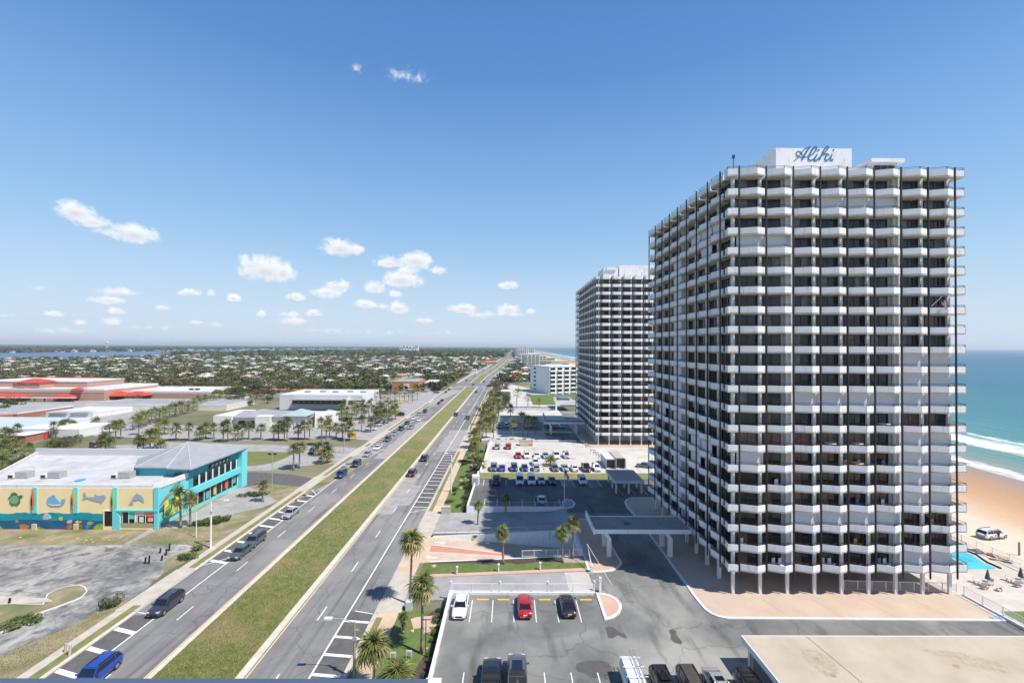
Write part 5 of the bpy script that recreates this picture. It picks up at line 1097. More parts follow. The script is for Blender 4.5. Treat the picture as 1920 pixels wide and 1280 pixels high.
# shaded car park
L2 = [('pickup','slate',930,903,'dark pickup at the left end of the shaded row'),('van','white',975,906,'white panel van with dark bonnet in the shaded row'),('van','white',997,903,'white van third from left in the shaded row'),('sedan','silver',1016,905,'silver sedan right of the white vans in shade'),('sedan','black',1036,903,'black sedan hidden in shade left of the flagpole'),('suv','white',1094,904,'white hatchback between hatched bays in shade')]
for k, c, x, y, lab in L2:
    gx, gy_ = G(x, y+6, DZ); car(k, c, gx, 109.6, DZ, SOUTH if k != 'pickup' else NORTH, lab)
gx, gy_ = G(1016, 945, DZ); car('sedan','silver',gx,95.9,DZ,NORTH,'silver sedan alone behind the railing of the shaded car park')
# bright car park
L3a = [('suv','grey',925,'grey'),('sedan','blue',941,'bright blue'),('suv','navy',964,'navy'),('sedan','navy',984,'dark blue'),('suv','silver',1006,'silver'),('sedan','grey',1042,'dark grey'),('sedan','silver',1061,'pale grey'),('sedan','white',1079,'white'),('pickup','black',1101,'black'),('suv','white',1121,'white')]
ords = ['leftmost','second','third','fourth','fifth','sixth','seventh','eighth','ninth','rightmost']
for i, (k, c, x, cn) in enumerate(L3a):
    gx, gy_ = G(x, 885, DZ); car(k, c, gx, gy_+2.3, DZ, NORTH if i % 3 == 1 else SOUTH, '%s car %s in the front row of the bright car park' % (cn, ords[i]), 'parked cars in the bright car park')
gx, gy_ = G(1004.5, 874, DZ); car('suv','white',gx,gy_+2,DZ,SOUTH,'white car tight behind the fifth car of the front row','parked cars in the bright car park')
for i, (k, c, x, cn) in enumerate([('sedan','red',972,'dark red'),('suv','white',988,'white boxy'),('sedan','white',1007,'white low'),('sedan','lightblue',1024,'pale blue'),('pickup','white',1044,'white pickup-style'),('suv','silver',1063,'silver')]):
    gx, gy_ = G(x, 860, DZ); car(k, c, gx, gy_+2, DZ, SOUTH, '%s car %s in the middle row of the bright car park' % (cn, ords[i]), 'parked cars in the bright car park', cat='car', name='parked_car')
for i, (c, x, cn) in enumerate([('silver',932,'silver'),('red',953,'red')]):
    gx, gy_ = G(x, 842, DZ); car('suv', c, gx, gy_+1.5, DZ, NORTH, '%s car on its own near the back hedge of the bright car park' % cn, 'parked cars in the bright car park')
gx, gy_ = G(1209, 876, DZ); car('sedan','grey',gx,gy_,DZ,R(70),'grey car half hidden at the edge of the near tower')
# two container trailers
for i, x in enumerate((1144.5, 1162.5)):
    gx, gy_ = G(x, 877, DZ); r = root('storage_container', (gx, gy_, DZ), ['pale container with open dark end, left of the pair','taller grey container with open dark end, right of the pair'][i], 'container'); w = 1.25; h = 2.5+.3*i
    part('body', MB().box(gx-w,gx+w,gy_+.1,gy_+7+i,DZ+.1,DZ+h), mat('container%d' % i, ((.55,.55,.54),(.36,.36,.33))[i], .7, scale=2, col2=((.6,.6,.6),(.42,.42,.4))[i]), r)
    part('opening', MB().box(gx-w+.15,gx+w-.15,gy_,gy_+.1,DZ+.2,DZ+h-.25), metal_dk, r); part('door', MB().box(gx-w-.08,gx-w,gy_-1.1,gy_+.1,DZ+.15,DZ+h-.1), metal_gr, r); part('door', MB().box(gx+w,gx+w+.08,gy_-1.1,gy_+.1,DZ+.15,DZ+h-.1), metal_gr, r)
# red and white barriers
for i in range(9):
    t = i/8; x = 1092+(1132-1092)*t; y = 831+(866-831)*t; gx, gy_ = G(x, y, DZ)
    if i == 3: continue
    r = root('barrier', (gx, gy_, DZ), 'red and white barrier in the slanting line', 'barrier', 'construction barriers', R(-30)); WO[r] = (0,0,0)
    part('board', MB().box(-.9,.9,-.03,.03,.75,1.0), mat('barrier_red', (.5,.06,.03), .6), r, local=True); part('stripe', MB().box(-.45,-.1,-.04,.04,.74,1.01).box(.3,.65,-.04,.04,.74,1.01), white_side, r, local=True)
    for s in (-.8, .8): part('leg', MB().box(s-.04,s+.04,-.3,.3,0,.06).box(s-.04,s+.04,-.03,.03,0,.95), mat('barrier_orange', (.6,.2,.08), .6), r, local=True)
gx, gy_ = G(986, 836, DZ); r = root('timber_enclosure', (gx, gy_, DZ), 'small slatted timber enclosure at the back of the bright car park', 'enclosure')
for k in range(12): part('slat', MB().box(gx-2+k*.35,gx-1.8+k*.35,gy_,gy_+.06,DZ,DZ+2.1), mat('timber', (.42,.25,.14), .8), r)
part('side', MB().box(gx-2.1,gx-2,gy_,gy_+2.4,DZ,DZ+2.1).box(gx+2.15,gx+2.25,gy_,gy_+2.4,DZ,DZ+2.1), MATS['timber'], r)
# road traffic
def rc(k, c, x, y, rz, lab, grp):
    gx, gy_ = G(x, y, .03); car(k, c, gx, gy_, .03, rz, lab, grp)
T1_ = 'northbound traffic right of the grass median'; T2_ = 'southbound traffic left of the grass median'
for a in (('suv','darkred',773,890,'dark maroon car nearest on the right carriageway'),('suv','black',796,862,'black car just ahead of the maroon one'),('suv','slate',855,779,'dark car next to the median far ahead'),('jeep','grey',877,785,'dark off-roader in the outer lane'),('sedan','black',893,736,'small black car before the junction on the right'),('sedan','navy',887,722,'dark car crossing at the junction'),('sedan','black',907,716,'dark car beyond the junction on the right')): rc(a[0], a[1], a[2], a[3], NORTH, a[4], T1_)
Q = [('suv','blue',180,1272,'bright blue car at the bottom left edge, cut by the rail'),('suv','slate',312,1140,'grey car close to the hatched lane nearest the bottom'),('suv','grey',478,1019,'dark grey pickup-like car beside the hatched lane'),('sedan','green',452,1040,'dark green car nose to tail with the grey one'),('sedan','silver',545,966,'pale silver car opposite the beach shop forecourt'),('suv','navy',640,893,'dark blue off-roader by the side drive'),('suv','slate',668,873,'slate car right behind the dark blue off-roader')]
for a in Q: rc(a[0], a[1], a[2], a[3], SOUTH, a[4], T2_)
QQ = [('sedan','silver',689,854),('sedan','white',708,842),('suv','grey',727,826),('sedan','silver',740,815),('suv','navy',752,806),('sedan','slate',763,795),('sedan','white',776,786),('sedan','silver',771,803),('sedan','white',786,789),('suv','slate',797,773),('sedan','silver',785,778)]
for i, (k, c, x, y) in enumerate(QQ): rc(k, c, x, y, SOUTH, '%s queuing car on the left carriageway, %s' % ({'slate':'dark'}.get(c, c), ['number one from the front','behind the first silver one','behind the white one near the dropped kerb','ahead of the navy one','taller than its neighbours','behind the navy one','near the row end by the kerb','in the inner lane, first','in the inner lane, second','in the inner lane, last','near the kerb, last'][i]), T2_)
for i, (c, x, y) in enumerate([('black',823,757),('black',829,752),('grey',836,736),('black',842,731),('grey',875,714),('black',890,705),('white',912,699)]): rc('sedan', c, x, y, SOUTH, 'small %s far car on the left carriageway, %s' % (c, ['nearest of a close pair','second of a close pair','before the junction','just before the junction','at the bend','beyond the bend','farthest away'][i]), T2_)
# parked at the restaurant and arcade
rr = random.Random(9); cols = ['white','silver','black','grey','slate','red','navy']
PK = [(652,800),(660,788),(648,806),(545,808),(640,797)]
for i, (x, y, c, lab) in enumerate([(650,790,'black','black car at the right end of the arcade building'),(652,806,'slate','dark car behind the yellow sign'),(750,779,'black','black car by the pavement near the arch sign'),(696,806,'white','white car under the palms near the pavement'),(706,799,'silver','silver car under the palms beside the white one'),(712,793,'white','white car farthest in the palm row'),(588,848,'grey','grey car under the low palms by the concrete lot'),(612,836,'slate','dark car in the shade of the palm row'),(178,838,'darkred','maroon car between the palms left of the concrete lot')]):
    gx, gy_ = G(x, y, .1); car('sedan' if i % 2 else 'suv', c, gx, gy_, .1, R(85) if i in (0, 2) else R(30*i), lab)
for i in range(34):
    x = 700+rr.random()*125; y = 731+rr.random()*6; gx, gy_ = G(x, y, .1)
    if i >= 24: gx, gy_ = G(rr.uniform(905, 950), rr.uniform(706, 760), .1); gx += 4
    car('sedan' if i % 2 else 'suv', rr.choice(cols), gx, gy_, .55 if i >= 24 else .1, R(90) if i % 3 else 0, 'distant car in the crowded lot behind the palms' if i < 24 else 'distant car in the hotel lots beside the coast road', 'parked cars in the crowded lot' if i < 24 else 'parked cars by the hotels')
for i in range(16):
    Y = 470+i*55; s = -1 if i % 2 else 1; X = (-32.6+s*9.5*(1 if i % 4 < 2 else 1.3))+bend(Y)
    car('sedan', rr.choice(cols), X, Y+rr.uniform(-15,15), .03, NORTH if s > 0 else SOUTH, 'tiny distant car on the road beyond the junction', 'distant traffic')
for i in range(10):
    x = 1050+i*6; gx, gy_ = 2+i*2.6, 226+(i % 2)*.6
    if i in (3, 6): continue
    car('suv' if i % 2 else 'sedan', rr.choice(cols), -4+i*2.9, 186+(i % 2), .9, SOUTH, 'car in deep shade on the far tower deck', 'parked cars on the far deck')
# white pickup and person on the beach
gx, gy_ = G(1860, 1006, -1.9); car('estate','white',gx,gy_,-1.92,R(-78),'long white estate vehicle with roof rack parked on the sand', name='parked_car')
def person(x, y, z, h, rz, label, shirt, trousers):
    r = root('person', (x, y, z), label, 'person', None, rz); WO[r] = (0,0,0)
    V = [(0,0,.52),(0,0,.62),(0,0,.76),(0,0,.82),(0,.01,.87),(0,.01,.95),(-.055,0,.5),(-.06,.01,.28),(-.06,0,.04),(-.06,.06,.015),(.055,0,.5),(.07,-.01,.28),(.075,-.03,.04),(.075,.04,.015),(-.11,0,.80),(-.14,-.01,.63),(-.12,.05,.49),(.11,0,.80),(.14,0,.63),(.13,.06,.50)]
    E = [(0,1),(1,2),(2,3),(3,4),(4,5),(0,6),(6,7),(7,8),(8,9),(0,10),(10,11),(11,12),(12,13),(3,14),(14,15),(15,16),(3,17),(17,18),(18,19)]
    RD = [.085,.075,.09,.06,.035,.058,.05,.038,.027,.022,.05,.038,.027,.022,.032,.025,.02,.032,.025,.02]
    me = bpy.data.meshes.new('body'); me.from_pydata([(a*h, b*h, c*h) for a, b, c in V], E, []); me.materials.append(trousers)
    o = bpy.data.objects.new('body', me); COL.objects.link(o); o.parent = r
    md = o.modifiers.new('skin', 'SKIN')
    if not me.skin_vertices: me.skin_vertices.new()
    for i, q in enumerate(me.skin_vertices[0].data): q.radius = (RD[i]*h, RD[i]*h*.8); q.use_root = i == 0
    o.modifiers.new('sub', 'SUBSURF').levels = 1
    part('shirt', MB().tube((0,0,.55*h),(0,0,.70*h),.092*h,.105*h,n=12).tube((0,0,.70*h),(0,0,.83*h),.105*h,.06*h,n=12), shirt, r, local=True)
    return r
gx, gy_ = G(1866, 1009, -1.9); person(gx, gy_-.6, -1.93, 1.75, 0, 'person in dark clothes standing beside the long white vehicle on the sand', mat('dark_shirt', (.03,.03,.04), .9), mat('dark_trousers', (.03,.03,.05), .9))
# ================================================================== pool side
PZ = DZ-.25
pool = px([(1790,1027),(1800,1031),(1815,1036),(1829,1041),(1838,1048),(1850,1056),(1864,1062),(1874,1067),(1868,1069.5),(1800,1069.5),(1780,1067),(1770,1045)], PZ)
mb = MB(); mb.prism(pool, PZ-.3, PZ+.06); mb.prism(inset(pool, .35), PZ, PZ+.066, 1)
r = root('swimming_pool', (*pool[5], PZ), 'bright turquoise pool with a pale rim at the foot of the near tower', 'pool')
part('coping', MB().prism(pool, PZ-.3, PZ+.06), conc, r); part('water', MB().prism(inset(pool, .35), PZ, PZ+.066), mat('pool_water', (.02,.36,.42), .08, scale=.25, col2=(.08,.52,.56), bump=.3, bscale=2), r)
edge = px([(1800,1029),(1815,1034),(1831,1040),(1840,1047),(1852,1055),(1866,1061),(1877,1066)], PZ)
mb = MB()
for a, b in zip(edge, edge[1:]): mb.tube((*a,PZ+.1), (*b,PZ+.1), .14, n=5)
single('pool_edge_rail', mb, metal_dk, 'dark curved edging along the far side of the pool', 'pool edge')
for i, (x, y) in enumerate([(1822,1031),(1845,1036),(1852,1040),(1871,1045),(1879,1052),(1893,1054)]):
    gx, gy_ = G(x, y, PZ); m_l = mat('lounger_tan', (.62,.54,.44), .8) if i != 3 else mat('lounger_pink', (.66,.25,.22), .8)
    r = root('sun_lounger', (gx, gy_, PZ), ['tan lounger nearest the tower','tan lounger at the first pair, far one','tan lounger at the first pair, near one','pink lounger by the beach railing','tan lounger right below the pink one','tan lounger farthest right by the beach railing'][i], 'sun lounger', 'loungers by the pool', R(55)); WO[r] = (0,0,0)
    part('seat', MB().box(-.32,.32,-1.2,.4,.28,.36), m_l, r, local=True); mb = MB(); mb.quad((-.32,.4,.36),(.32,.4,.36),(.32,.95,.8),(-.32,.95,.8)); mb.quad((-.32,.4,.3),(-.32,.95,.74),(.32,.95,.74),(.32,.4,.3)); part('backrest', mb, m_l, r, local=True)
    for a in (-.28,.24):
        for b in (-1.1,.3): part('leg', MB().box(a,a+.05,b,b+.05,0,.28), metal_wh, r, local=True)
def ptable(x, y, lab1, lab2, um):
    gx, gy_ = G(x, y, PZ); r = root('patio_table', (gx, gy_, PZ), lab1, 'table')
    part('tabletop', MB().tube((gx,gy_,PZ+.7),(gx,gy_,PZ+.75),.6,n=16), mat('table_glass', (.45,.43,.40), .3), r); part('leg', MB().tube((gx,gy_,PZ),(gx,gy_,PZ+.7),.05), metal_wh, r)
    u = root('parasol', (gx, gy_, PZ), lab2, 'parasol'); part('pole', MB().tube((gx,gy_,PZ),(gx,gy_,PZ+2.5),.03), wood, u); part('canopy', MB().tube((gx,gy_,PZ+1.15),(gx,gy_,PZ+2.5),.32,.05,n=8), um, u)
    for k in range(4):
        a = k*math.pi/2+.5; cx, cy = gx+1.15*math.cos(a), gy_+1.15*math.sin(a); c = root('patio_chair', (cx, cy, PZ), 'tan patio chair around %s' % ('the table nearest the tower' if 'near' in lab1 else 'the table at the right edge'), 'chair', 'patio chairs at '+('left table' if 'near' in lab1 else 'right table'), a+math.pi/2); WO[c] = (0,0,0)
        part('seat', MB().box(-.28,.28,-.28,.28,.4,.46), MATS['lounger_tan'], c, local=True); part('backrest', MB().box(-.28,.28,-.3,-.25,.46,.95), MATS['lounger_tan'], c, local=True)
        for p in (-.25,.2):
            for q in (-.25,.2): part('leg', MB().box(p,p+.05,q,q+.05,0,.4), wood, c, local=True)
um1 = mat('umbrella_brown', (.10,.085,.07), .9); um2 = mat('umbrella_green', (.05,.07,.04), .9)
ptable(1852, 1100, 'round patio table nearest the tower', 'closed brown parasol over the table nearest the tower', um1); ptable(1914, 1096, 'round patio table at the right edge of the picture', 'closed dark parasol at the right edge', um2)
sheet('lawn_patch', [(63.5,51.5),(72,51.5),(72,57.2),(63.5,57.2)], PZ+.02, grass_g)
gx, gy_ = G(1911, 1036, -1.6); single('beach_post', MB().box(gx-.1,gx+.1,gy_-.1,gy_+.1,-2,.3), mat('post_brown', (.2,.16,.11), .9), 'lone wooden post standing on the sand beyond the railing', 'post')
gx, gy_ = G(1882, 1160, DZ); single('beach_towel', MB().box(gx-1.6,gx+.9,gy_-.25,gy_+.2,DZ+.13,DZ+.2), mat('towel_blue', (.25,.36,.6), .9), 'crumpled blue cover lying on the kerb at the right end', 'cover')
# ================================================================== balcony furniture (front face)
def bal_chair(col, row, dx, m, lab):
    x = 31.05+PIT*col+dx; y = 60.25; z = 4.68+FH*row+.16; c = root('balcony_chair', (x, y, z), lab, 'chair', None, R(200)); WO[c] = (0,0,0)
    part('seat', MB().box(-.3,.3,-.28,.28,.42,.48), m, c, local=True); part('backrest', MB().box(-.3,.3,-.32,-.26,.48,1.32), m, c, local=True); part('armrest', MB().box(-.34,-.28,-.3,.28,.65,.7).box(.28,.34,-.3,.28,.65,.7), m, c, local=True)
    for p in (-.28,.22):
        for q in (-.28,.22): part('leg', MB().box(p,p+.05,q,q+.05,0,.42), m, c, local=True)
cw = mat('chair_white', (.72,.72,.72), .6); cb = mat('chair_blue', (.04,.14,.42), .7); co = mat('chair_orange', (.62,.28,.08), .7); ct = mat('chair_teal', (.0,.28,.32), .7); clb = mat('chair_skyblue', (.14,.35,.62), .7)
for a in ((3,0,.9,cw,'left of two white chairs on the lowest balcony row'),(3,0,1.8,cw,'right of two white chairs on the lowest balcony row'),(5,0,1.3,clb,'sky blue folding chair on the lowest balcony row'),(5,0,2.0,cw,'white footrest chair beside the sky blue one'),(4,3,2.0,cb,'royal blue chair on the fourth balcony row'),(4,3,.7,cb,'second blue chair left of the royal blue one'),(5,3,1.8,cw,'white chair on the balcony right of the blue chairs'),(4,5,.4,co,'orange chair at the left of the orange-furnished balcony'),(4,5,2.2,co,'orange chair at the right of the orange-furnished balcony'),(5,5,1.9,ct,'teal chair on the balcony right of the orange ones'),(1,4,1.9,cw,'white chair high on the second bay'),(1,0,1.5,cw,'white chair on the lowest row near the left corner'),(1,0,2.4,cw,'white chair on the lowest row next to the third post'),(0,1,.8,cw,'white chair on the corner bay, second row'),(4,1,1.7,co,'tan chair on the second balcony row'),(7,2,1.2,co,'tan lounge chair on the right-hand bay, third row')): bal_chair(*a)
for i, (cx, rw) in enumerate(((3,6),(4,6),(4,5),(5,7))):
    x = 31.05+PIT*cx+1.7; z = 4.68+FH*rw+.16; r = root('balcony_table', (x, 60.3, z), ['oval white table on the seventh row, left one','oval white table on the seventh row, right one','pale table between the orange chairs','small white table on the eighth row'][i], 'table')
    part('tabletop', MB().tube((x,60.3,z+.95),(x,60.3,z+1.0),.75,n=14), cw, r); part('leg', MB().tube((x,60.3,z),(x,60.3,z+.95),.06), cw, r)
# ================================================================== flags, lamps, poles, signs
fr = mat('flag_red', (.50,.03,.04), .8); fw = mat('flag_white', (.72,.70,.70), .8); fb = mat('flag_blue', (.02,.04,.20), .8)
def flag(x, y, z, w, h, droop, lab, r=None, cat='flag'):
    f = root('flag', (x, y, z), lab, cat); st = MB(); N_ = 8
    def p(u, v): return (x+u*w*(1-droop*.55), y+.12*math.sin(u*9), z-v*h-droop*u*w*.8)
    for s in range(13):
        mb = st
        for k in range(N_): 
            u0, u1 = k/N_, (k+1)/N_; v0, v1 = s/13, (s+1)/13
            mb.quad(p(u0,v0),p(u1,v0),p(u1,v1),p(u0,v1), m=2 if (s < 7 and u1 <= .401) or (s < 7 and k < 3) else (0 if s % 2 == 0 else 1))
    part('cloth', st, [fr, fw, fb], f); return f
r = root('flagpole', (11.9, 95.1, DZ), 'white flagpole on the small kerbed island in the shaded car park', 'flagpole'); part('pole', MB().tube((11.9,95.1,DZ),(11.9,95.1,9.0),.09,.05), metal_wh, r); part('finial', MB().tube((11.9,95.1,9.0),(11.9,95.1,9.25),.1,.1,n=8), liney, r)
flag(11.95, 95.1, 8.7, 2.2, 1.35, 1.0, 'drooping striped flag with blue canton on the pole in the shaded car park')
gx, gy_ = G(1018, 812, 1); r = root('flagpole', (gx, gy_, 1), 'flagpole left of the far tower canopy', 'flagpole'); part('pole', MB().tube((gx,gy_,.9),(gx,gy_,9.5),.1,.06), metal_wh, r); flag(gx+.05, gy_, 9.2, 2.4, 1.5, 1.0, 'drooping dark flag by the far tower canopy')
X = 31.05+PIT*7+1.1; Zf = 4.68+13*FH+1.3; single('flag_staff', MB().tube((X-.9,59.5,Zf-.2),(X+.3,59.2,Zf+1.1),.03), metal_wh, 'slanted staff holding the small flag on a high right-hand balcony', 'flagstaff'); flag(X+.1, 59.1, Zf+1.0, 1.3, .9, .8, 'small striped flag hanging from a high right-hand balcony')
def lamp(x, y, h, arm, lab, m=None, dx=0):
    gx, gy_ = G(x, y, .1); r = root('street_lamp', (gx, gy_, .1), lab, 'street lamp'); mm = m or wood
    part('pole', MB().tube((gx,gy_,0),(gx,gy_,h),.16,.10), mm, r); part('arm', MB().tube((gx,gy_,h-.1),(gx+arm*.5,gy_,h+.35),.05,n=6).tube((gx+arm*.5,gy_,h+.35),(gx+arm,gy_,h+.35),.05,n=6), metal_gr, r)
    part('lamp_head', MB().box(gx+arm-.45,gx+arm+.35,gy_-.16,gy_+.16,h+.25,h+.45), metal_wh, r); part('bracket', MB().box(gx-.12,gx+.5,gy_-.06,gy_+.06,h-.9,h-.8).box(gx-.2,gx+.2,gy_-.15,gy_-.05,h-1.9,h-1.5), metal_gr, r)
lamp(664, 1270, 5.9, -2.7, 'wooden street lamp post by the bottom hatched bay'); lamp(846, 922, 8.9, -1.2, 'pale street lamp beside the long hatched strip', metal_wh); lamp(395, 1026, 7.8, 2.6, 'thin pale street lamp in front of the beach shop', metal_wh)
lamp(883, 816, 8, -3, 'street lamp on the right pavement before the driveway', wood); lamp(645, 850, 7.5, 2, 'thin street lamp beside the concrete lot', metal_gr); lamp(905, 770, 9, -3, 'wooden pole on the right pavement far ahead', wood)
gx, gy_ = G(368, 1007); single('flag_mast', MB().tube((gx,gy_,0),(gx,gy_,4.6),.08,.05), metal_wh, 'short bare white mast beside the two shop palms', 'mast')
gx, gy_ = G(510, 914); r = root('floodlight_pole', (gx, gy_, 0), 'tall thin pole with twin floodlights beside the lawn patch', 'floodlight'); part('pole', MB().tube((gx,gy_,0),(gx,gy_,8.2),.09,.07), metal_gr, r)
for s in (-.7, .7): part('lamp_head', MB().box(gx+s-.3,gx+s+.3,gy_-.2,gy_+.2,8.1,8.4), metal_dk, r)
part('crossbar', MB().box(gx-.8,gx+.8,gy_-.04,gy_+.04,8.0,8.08), metal_dk, r)
for i, (x, y) in enumerate([(857,1075),(935,1070),(1013,1067)]):
    gx, gy_ = G(x, y, .5+i*.28); zb = zr(.2, DZ+.14)(gx, gy_); r = root('bollard_light', (gx, gy_, zb), ['left','middle','right'][i]+' white bollard light on the green bank above the ramp', 'bollard light', 'bollard lights on the bank')
    part('post', MB().box(gx-.09,gx+.09,gy_-.09,gy_+.09,zb,zb+.95), metal_wh, r); part('cap', MB().box(gx-.16,gx+.16,gy_-.16,gy_+.16,zb+.95,zb+1.12), metal_wh, r)
for i, (X, Y) in enumerate(((-7.75,60.4),(-1.1,60.4),(5.4,60.4),(11.75,60.6))):
    r = root('ramp_light', (X, Y, 1.55), ['white ramp light at the left corner of the low wall','white ramp light above the empty stalls','white ramp light above the black coupe','white ramp light at the right end of the low wall'][i], 'post light', 'lights on the low wall'); part('post', MB().box(X-.05,X+.05,Y-.05,Y+.05,1.5,2.7), metal_wh, r); part('lamp', MB().tube((X,Y,2.7),(X,Y,2.95),.11,.15,n=8), metal_wh, r)
for i, (x, y) in enumerate([(737,1236),(767,1233)]):
    gx, gy_ = G(x, y, .1); r = root('lawn_sign', (gx, gy_, .1), ['left','right'][i]+' small white framed sign on the lawn by the pavement', 'lawn sign', 'small lawn signs'); part('board', MB().box(gx-.33,gx+.33,gy_-.03,gy_+.03,.4,.95), white_side, r); part('panel', MB().box(gx-.2,gx+.2,gy_-.05,gy_-.03,.5,.8), metal_gr, r)
    for s in (-.3,.26): part('leg', MB().box(gx+s,gx+s+.04,gy_-.02,gy_+.02,.05,.4), white_side, r)
gx, gy_ = G(767, 1141, .1); single('utility_cabinet', MB().box(gx-.4,gx+.4,gy_-.4,gy_+.4,.05,1.15), mat('cabinet_grey', (.50,.55,.56), .6), 'pale grey utility cabinet at the foot of the first big palm', 'cabinet')
gx, gy_ = G(836, 962, .1); r = root('utility_cabinet', (gx, gy_, .1), 'beige utility box on the pavement by the second ramp', 'cabinet'); part('box', MB().box(gx-.9,gx+.9,gy_-.5,gy_+.5,.1,1.5), mat('beige_box', (.46,.42,.34), .8), r); part('lid', MB().box(gx-.95,gx+.95,gy_-.55,gy_+.55,1.5,1.58), conc, r)
r = root('car_park_gate', (12.4, 66.3, DZ), 'white gate arm raised beside the pink paving', 'barrier arm'); part('post', MB().box(12.2,12.6,66.1,66.5,DZ,2.3), metal_wh, r); part('arm', MB().tube((12.4,66.3,2.2),(12.2,69.0,4.2),.05,n=6).tube((12.2,69,4.2),(14.2,60.9,2.2),.03,n=4), metal_wh, r)
r = root('car_park_gate', (12.6, 61.0, DZ), 'white gate post at the tip of the half moon island', 'barrier arm'); part('post', MB().box(12.45,12.75,60.9,61.2,DZ,3.2), metal_wh, r); part('arm', MB().tube((12.6,61,2.4),(12.6,60.4,3.4),.04,n=5), metal_wh, r)
gx, gy_ = G(832, 1160, .1); r = root('black_lamp_post', (-9.2, 50, .1), 'slim black post with twin arms beside the white edge wall', 'lamp post'); part('pole', MB().tube((-9.2,50,.05),(-9.2,50,4.2),.05), metal_dk, r); part('crossbar', MB().box(-9.7,-8.7,49.97,50.03,4.1,4.17), metal_dk, r)
for i, (x, y) in enumerate([(17,1132),(272,1056),(279,1056),(303,1050),(311,1040),(317,1032),(300,1036),(122,1222),(130,1228)]):
    gx, gy_ = G(x, y, .1); single('stump_post', MB().tube((gx,gy_,0),(gx+.1,gy_,.9+.2*(i % 3)),.13,n=6), [metal_dk, conc][i >= 7], 'short dark broken post standing in the old car park' if i < 7 else 'short white marker post on the dry verge', 'post', 'broken posts in the old car park' if i < 7 else 'white marker posts')
gx, gy_ = G(1287, 868, DZ)
# ================================================================== palms
def leafmat(name, c1, c2, scale, randv=.25, trans=.25):
    m = mat(name, c1, .75, scale=scale, col2=c2, randv=randv, spec=.3)
    b = m.node_tree.nodes['Principled BSDF']; o = m.node_tree.nodes['Material Output']
    if trans:
        t = m.node_tree; tr = t.nodes.new('ShaderNodeBsdfTranslucent'); ms = t.nodes.new('ShaderNodeMixShader'); ms.inputs[0].default_value = trans
        src = b.inputs['Base Color'].links[0].from_socket; t.links.new(src, tr.inputs[0]); t.links.new(b.outputs[0], ms.inputs[1]); t.links.new(tr.outputs[0], ms.inputs[2]); t.links.new(ms.outputs[0], o.inputs[0])
    return m
palm_g = leafmat('palm_green', (.085,.115,.03), (.22,.24,.07), 1.2); palm_y = leafmat('palm_dry', (.26,.21,.085), (.42,.36,.16), 1.5); bark = mat('palm_bark', (.17,.135,.10), .95, scale=4, col2=(.27,.22,.17), bump=.5)
tree_g = leafmat('tree_leaves', (.055,.078,.025), (.14,.16,.055), .35, .3); tree_d = leafmat('tree_dark_leaves', (.04,.06,.022), (.10,.125,.045), .3, .25); tree_b = leafmat('tree_bare', (.14,.105,.065), (.22,.17,.11), .4, .2); wood_b = mat('tree_bark', (.12,.095,.07), .95)
bush_g = leafmat('bush_leaves', (.05,.10,.02), (.12,.18,.04), .8, .2)
far_g = mat('far_leaves', (.06,.08,.028), .85, scale=.03, col2=(.17,.18,.07), contrast=(.38,.62), spec=.2, detail=5, col3=(.13,.12,.055), s3=.05, c3=(.56,.66))
far_d = mat('wood_canopy', (.042,.066,.03), .9, scale=.01, col2=(.09,.115,.052), spec=.15)
def frond(pr, n=12, seg=2, ln=1.0):
    # costapalmate fan: petiole then leaflets; lies along +x, then droops
    mb = MB(); L0 = .75*ln
    mb.quad((0,-.03,0),(L0,-.02,.06),(L0,.02,.06),(0,.03,0))
    for i in range(n):
        t = (i+.5)/n*2-1; a = t*1.75; le = ln*(1.05-.35*abs(t))*pr.uniform(.85,1.12)
        dx, dy = math.cos(a), math.sin(a); bx_, by = L0*(.75+.25*(1-abs(t))), 0; w = .075*ln
        pz = [.06, .06+.03, -.10-.08*abs(t), -.5-.25*abs(t)]
        pr_ = [0, .4, .72, .98]
        for s in range(seg if seg < 3 else 3):
            r0, r1 = pr_[s]*le, pr_[s+1]*le; z0, z1 = pz[s]*ln, pz[s+1]*ln; w0, w1 = w*(1-.5*pr_[s])*(.35 if s == 0 else 1), w*(1-.95*pr_[s+1]) if s == seg-1 else w*(1-.3*pr_[s+1])
            mb.quad((bx_+dx*r0+dy*w0,by+dy*r0-dx*w0,z0),(bx_+dx*r1+dy*w1,by+dy*r1-dx*w1,z1),(bx_+dx*r1-dy*w1,by+dy*r1+dx*w1,z1),(bx_+dx*r0-dy*w0,by+dy*r0+dx*w0,z0))
    return mb
pr = random.Random(21)
FR = [frond(pr, 13, 3).mesh('frond', [palm_g]) for _ in range(3)]; FD = [frond(pr, 10, 3).mesh('frond_dry', [palm_y]) for _ in range(2)]
def crown_mesh(n, leaf, seg, seed, size=1.0):
    q = random.Random(seed); mb = MB()
    for i in range(n):
        t = i/n; el = R(82-t*135+q.uniform(-9,9)); azm = i*2.39996+q.uniform(-.25,.25); fm = frond(q, leaf, seg, size*q.uniform(.85,1.15))
        M_ = Matrix.Rotation(azm, 3, 'Z') @ Matrix.Rotation(-el, 3, 'Y'); off = Vector((0,0,.15*math.sin(el))); k = len(mb.v)
        for v in fm.v: mb.v.append(tuple(M_ @ Vector(v)+off))
        dry = 1 if t > .80 else (1 if q.random() < .12 else 0)
        for f in fm.f: mb.f.append(tuple(k+a for a in f)); mb.m.append(dry)
    return mb.mesh('crown', [palm_g, palm_y])
CR = [crown_mesh(28, 7, 2, s, 1.05) for s in range(5)]; CRF = [crown_mesh(16, 5, 2, 50+s, 1.15) for s in range(3)]
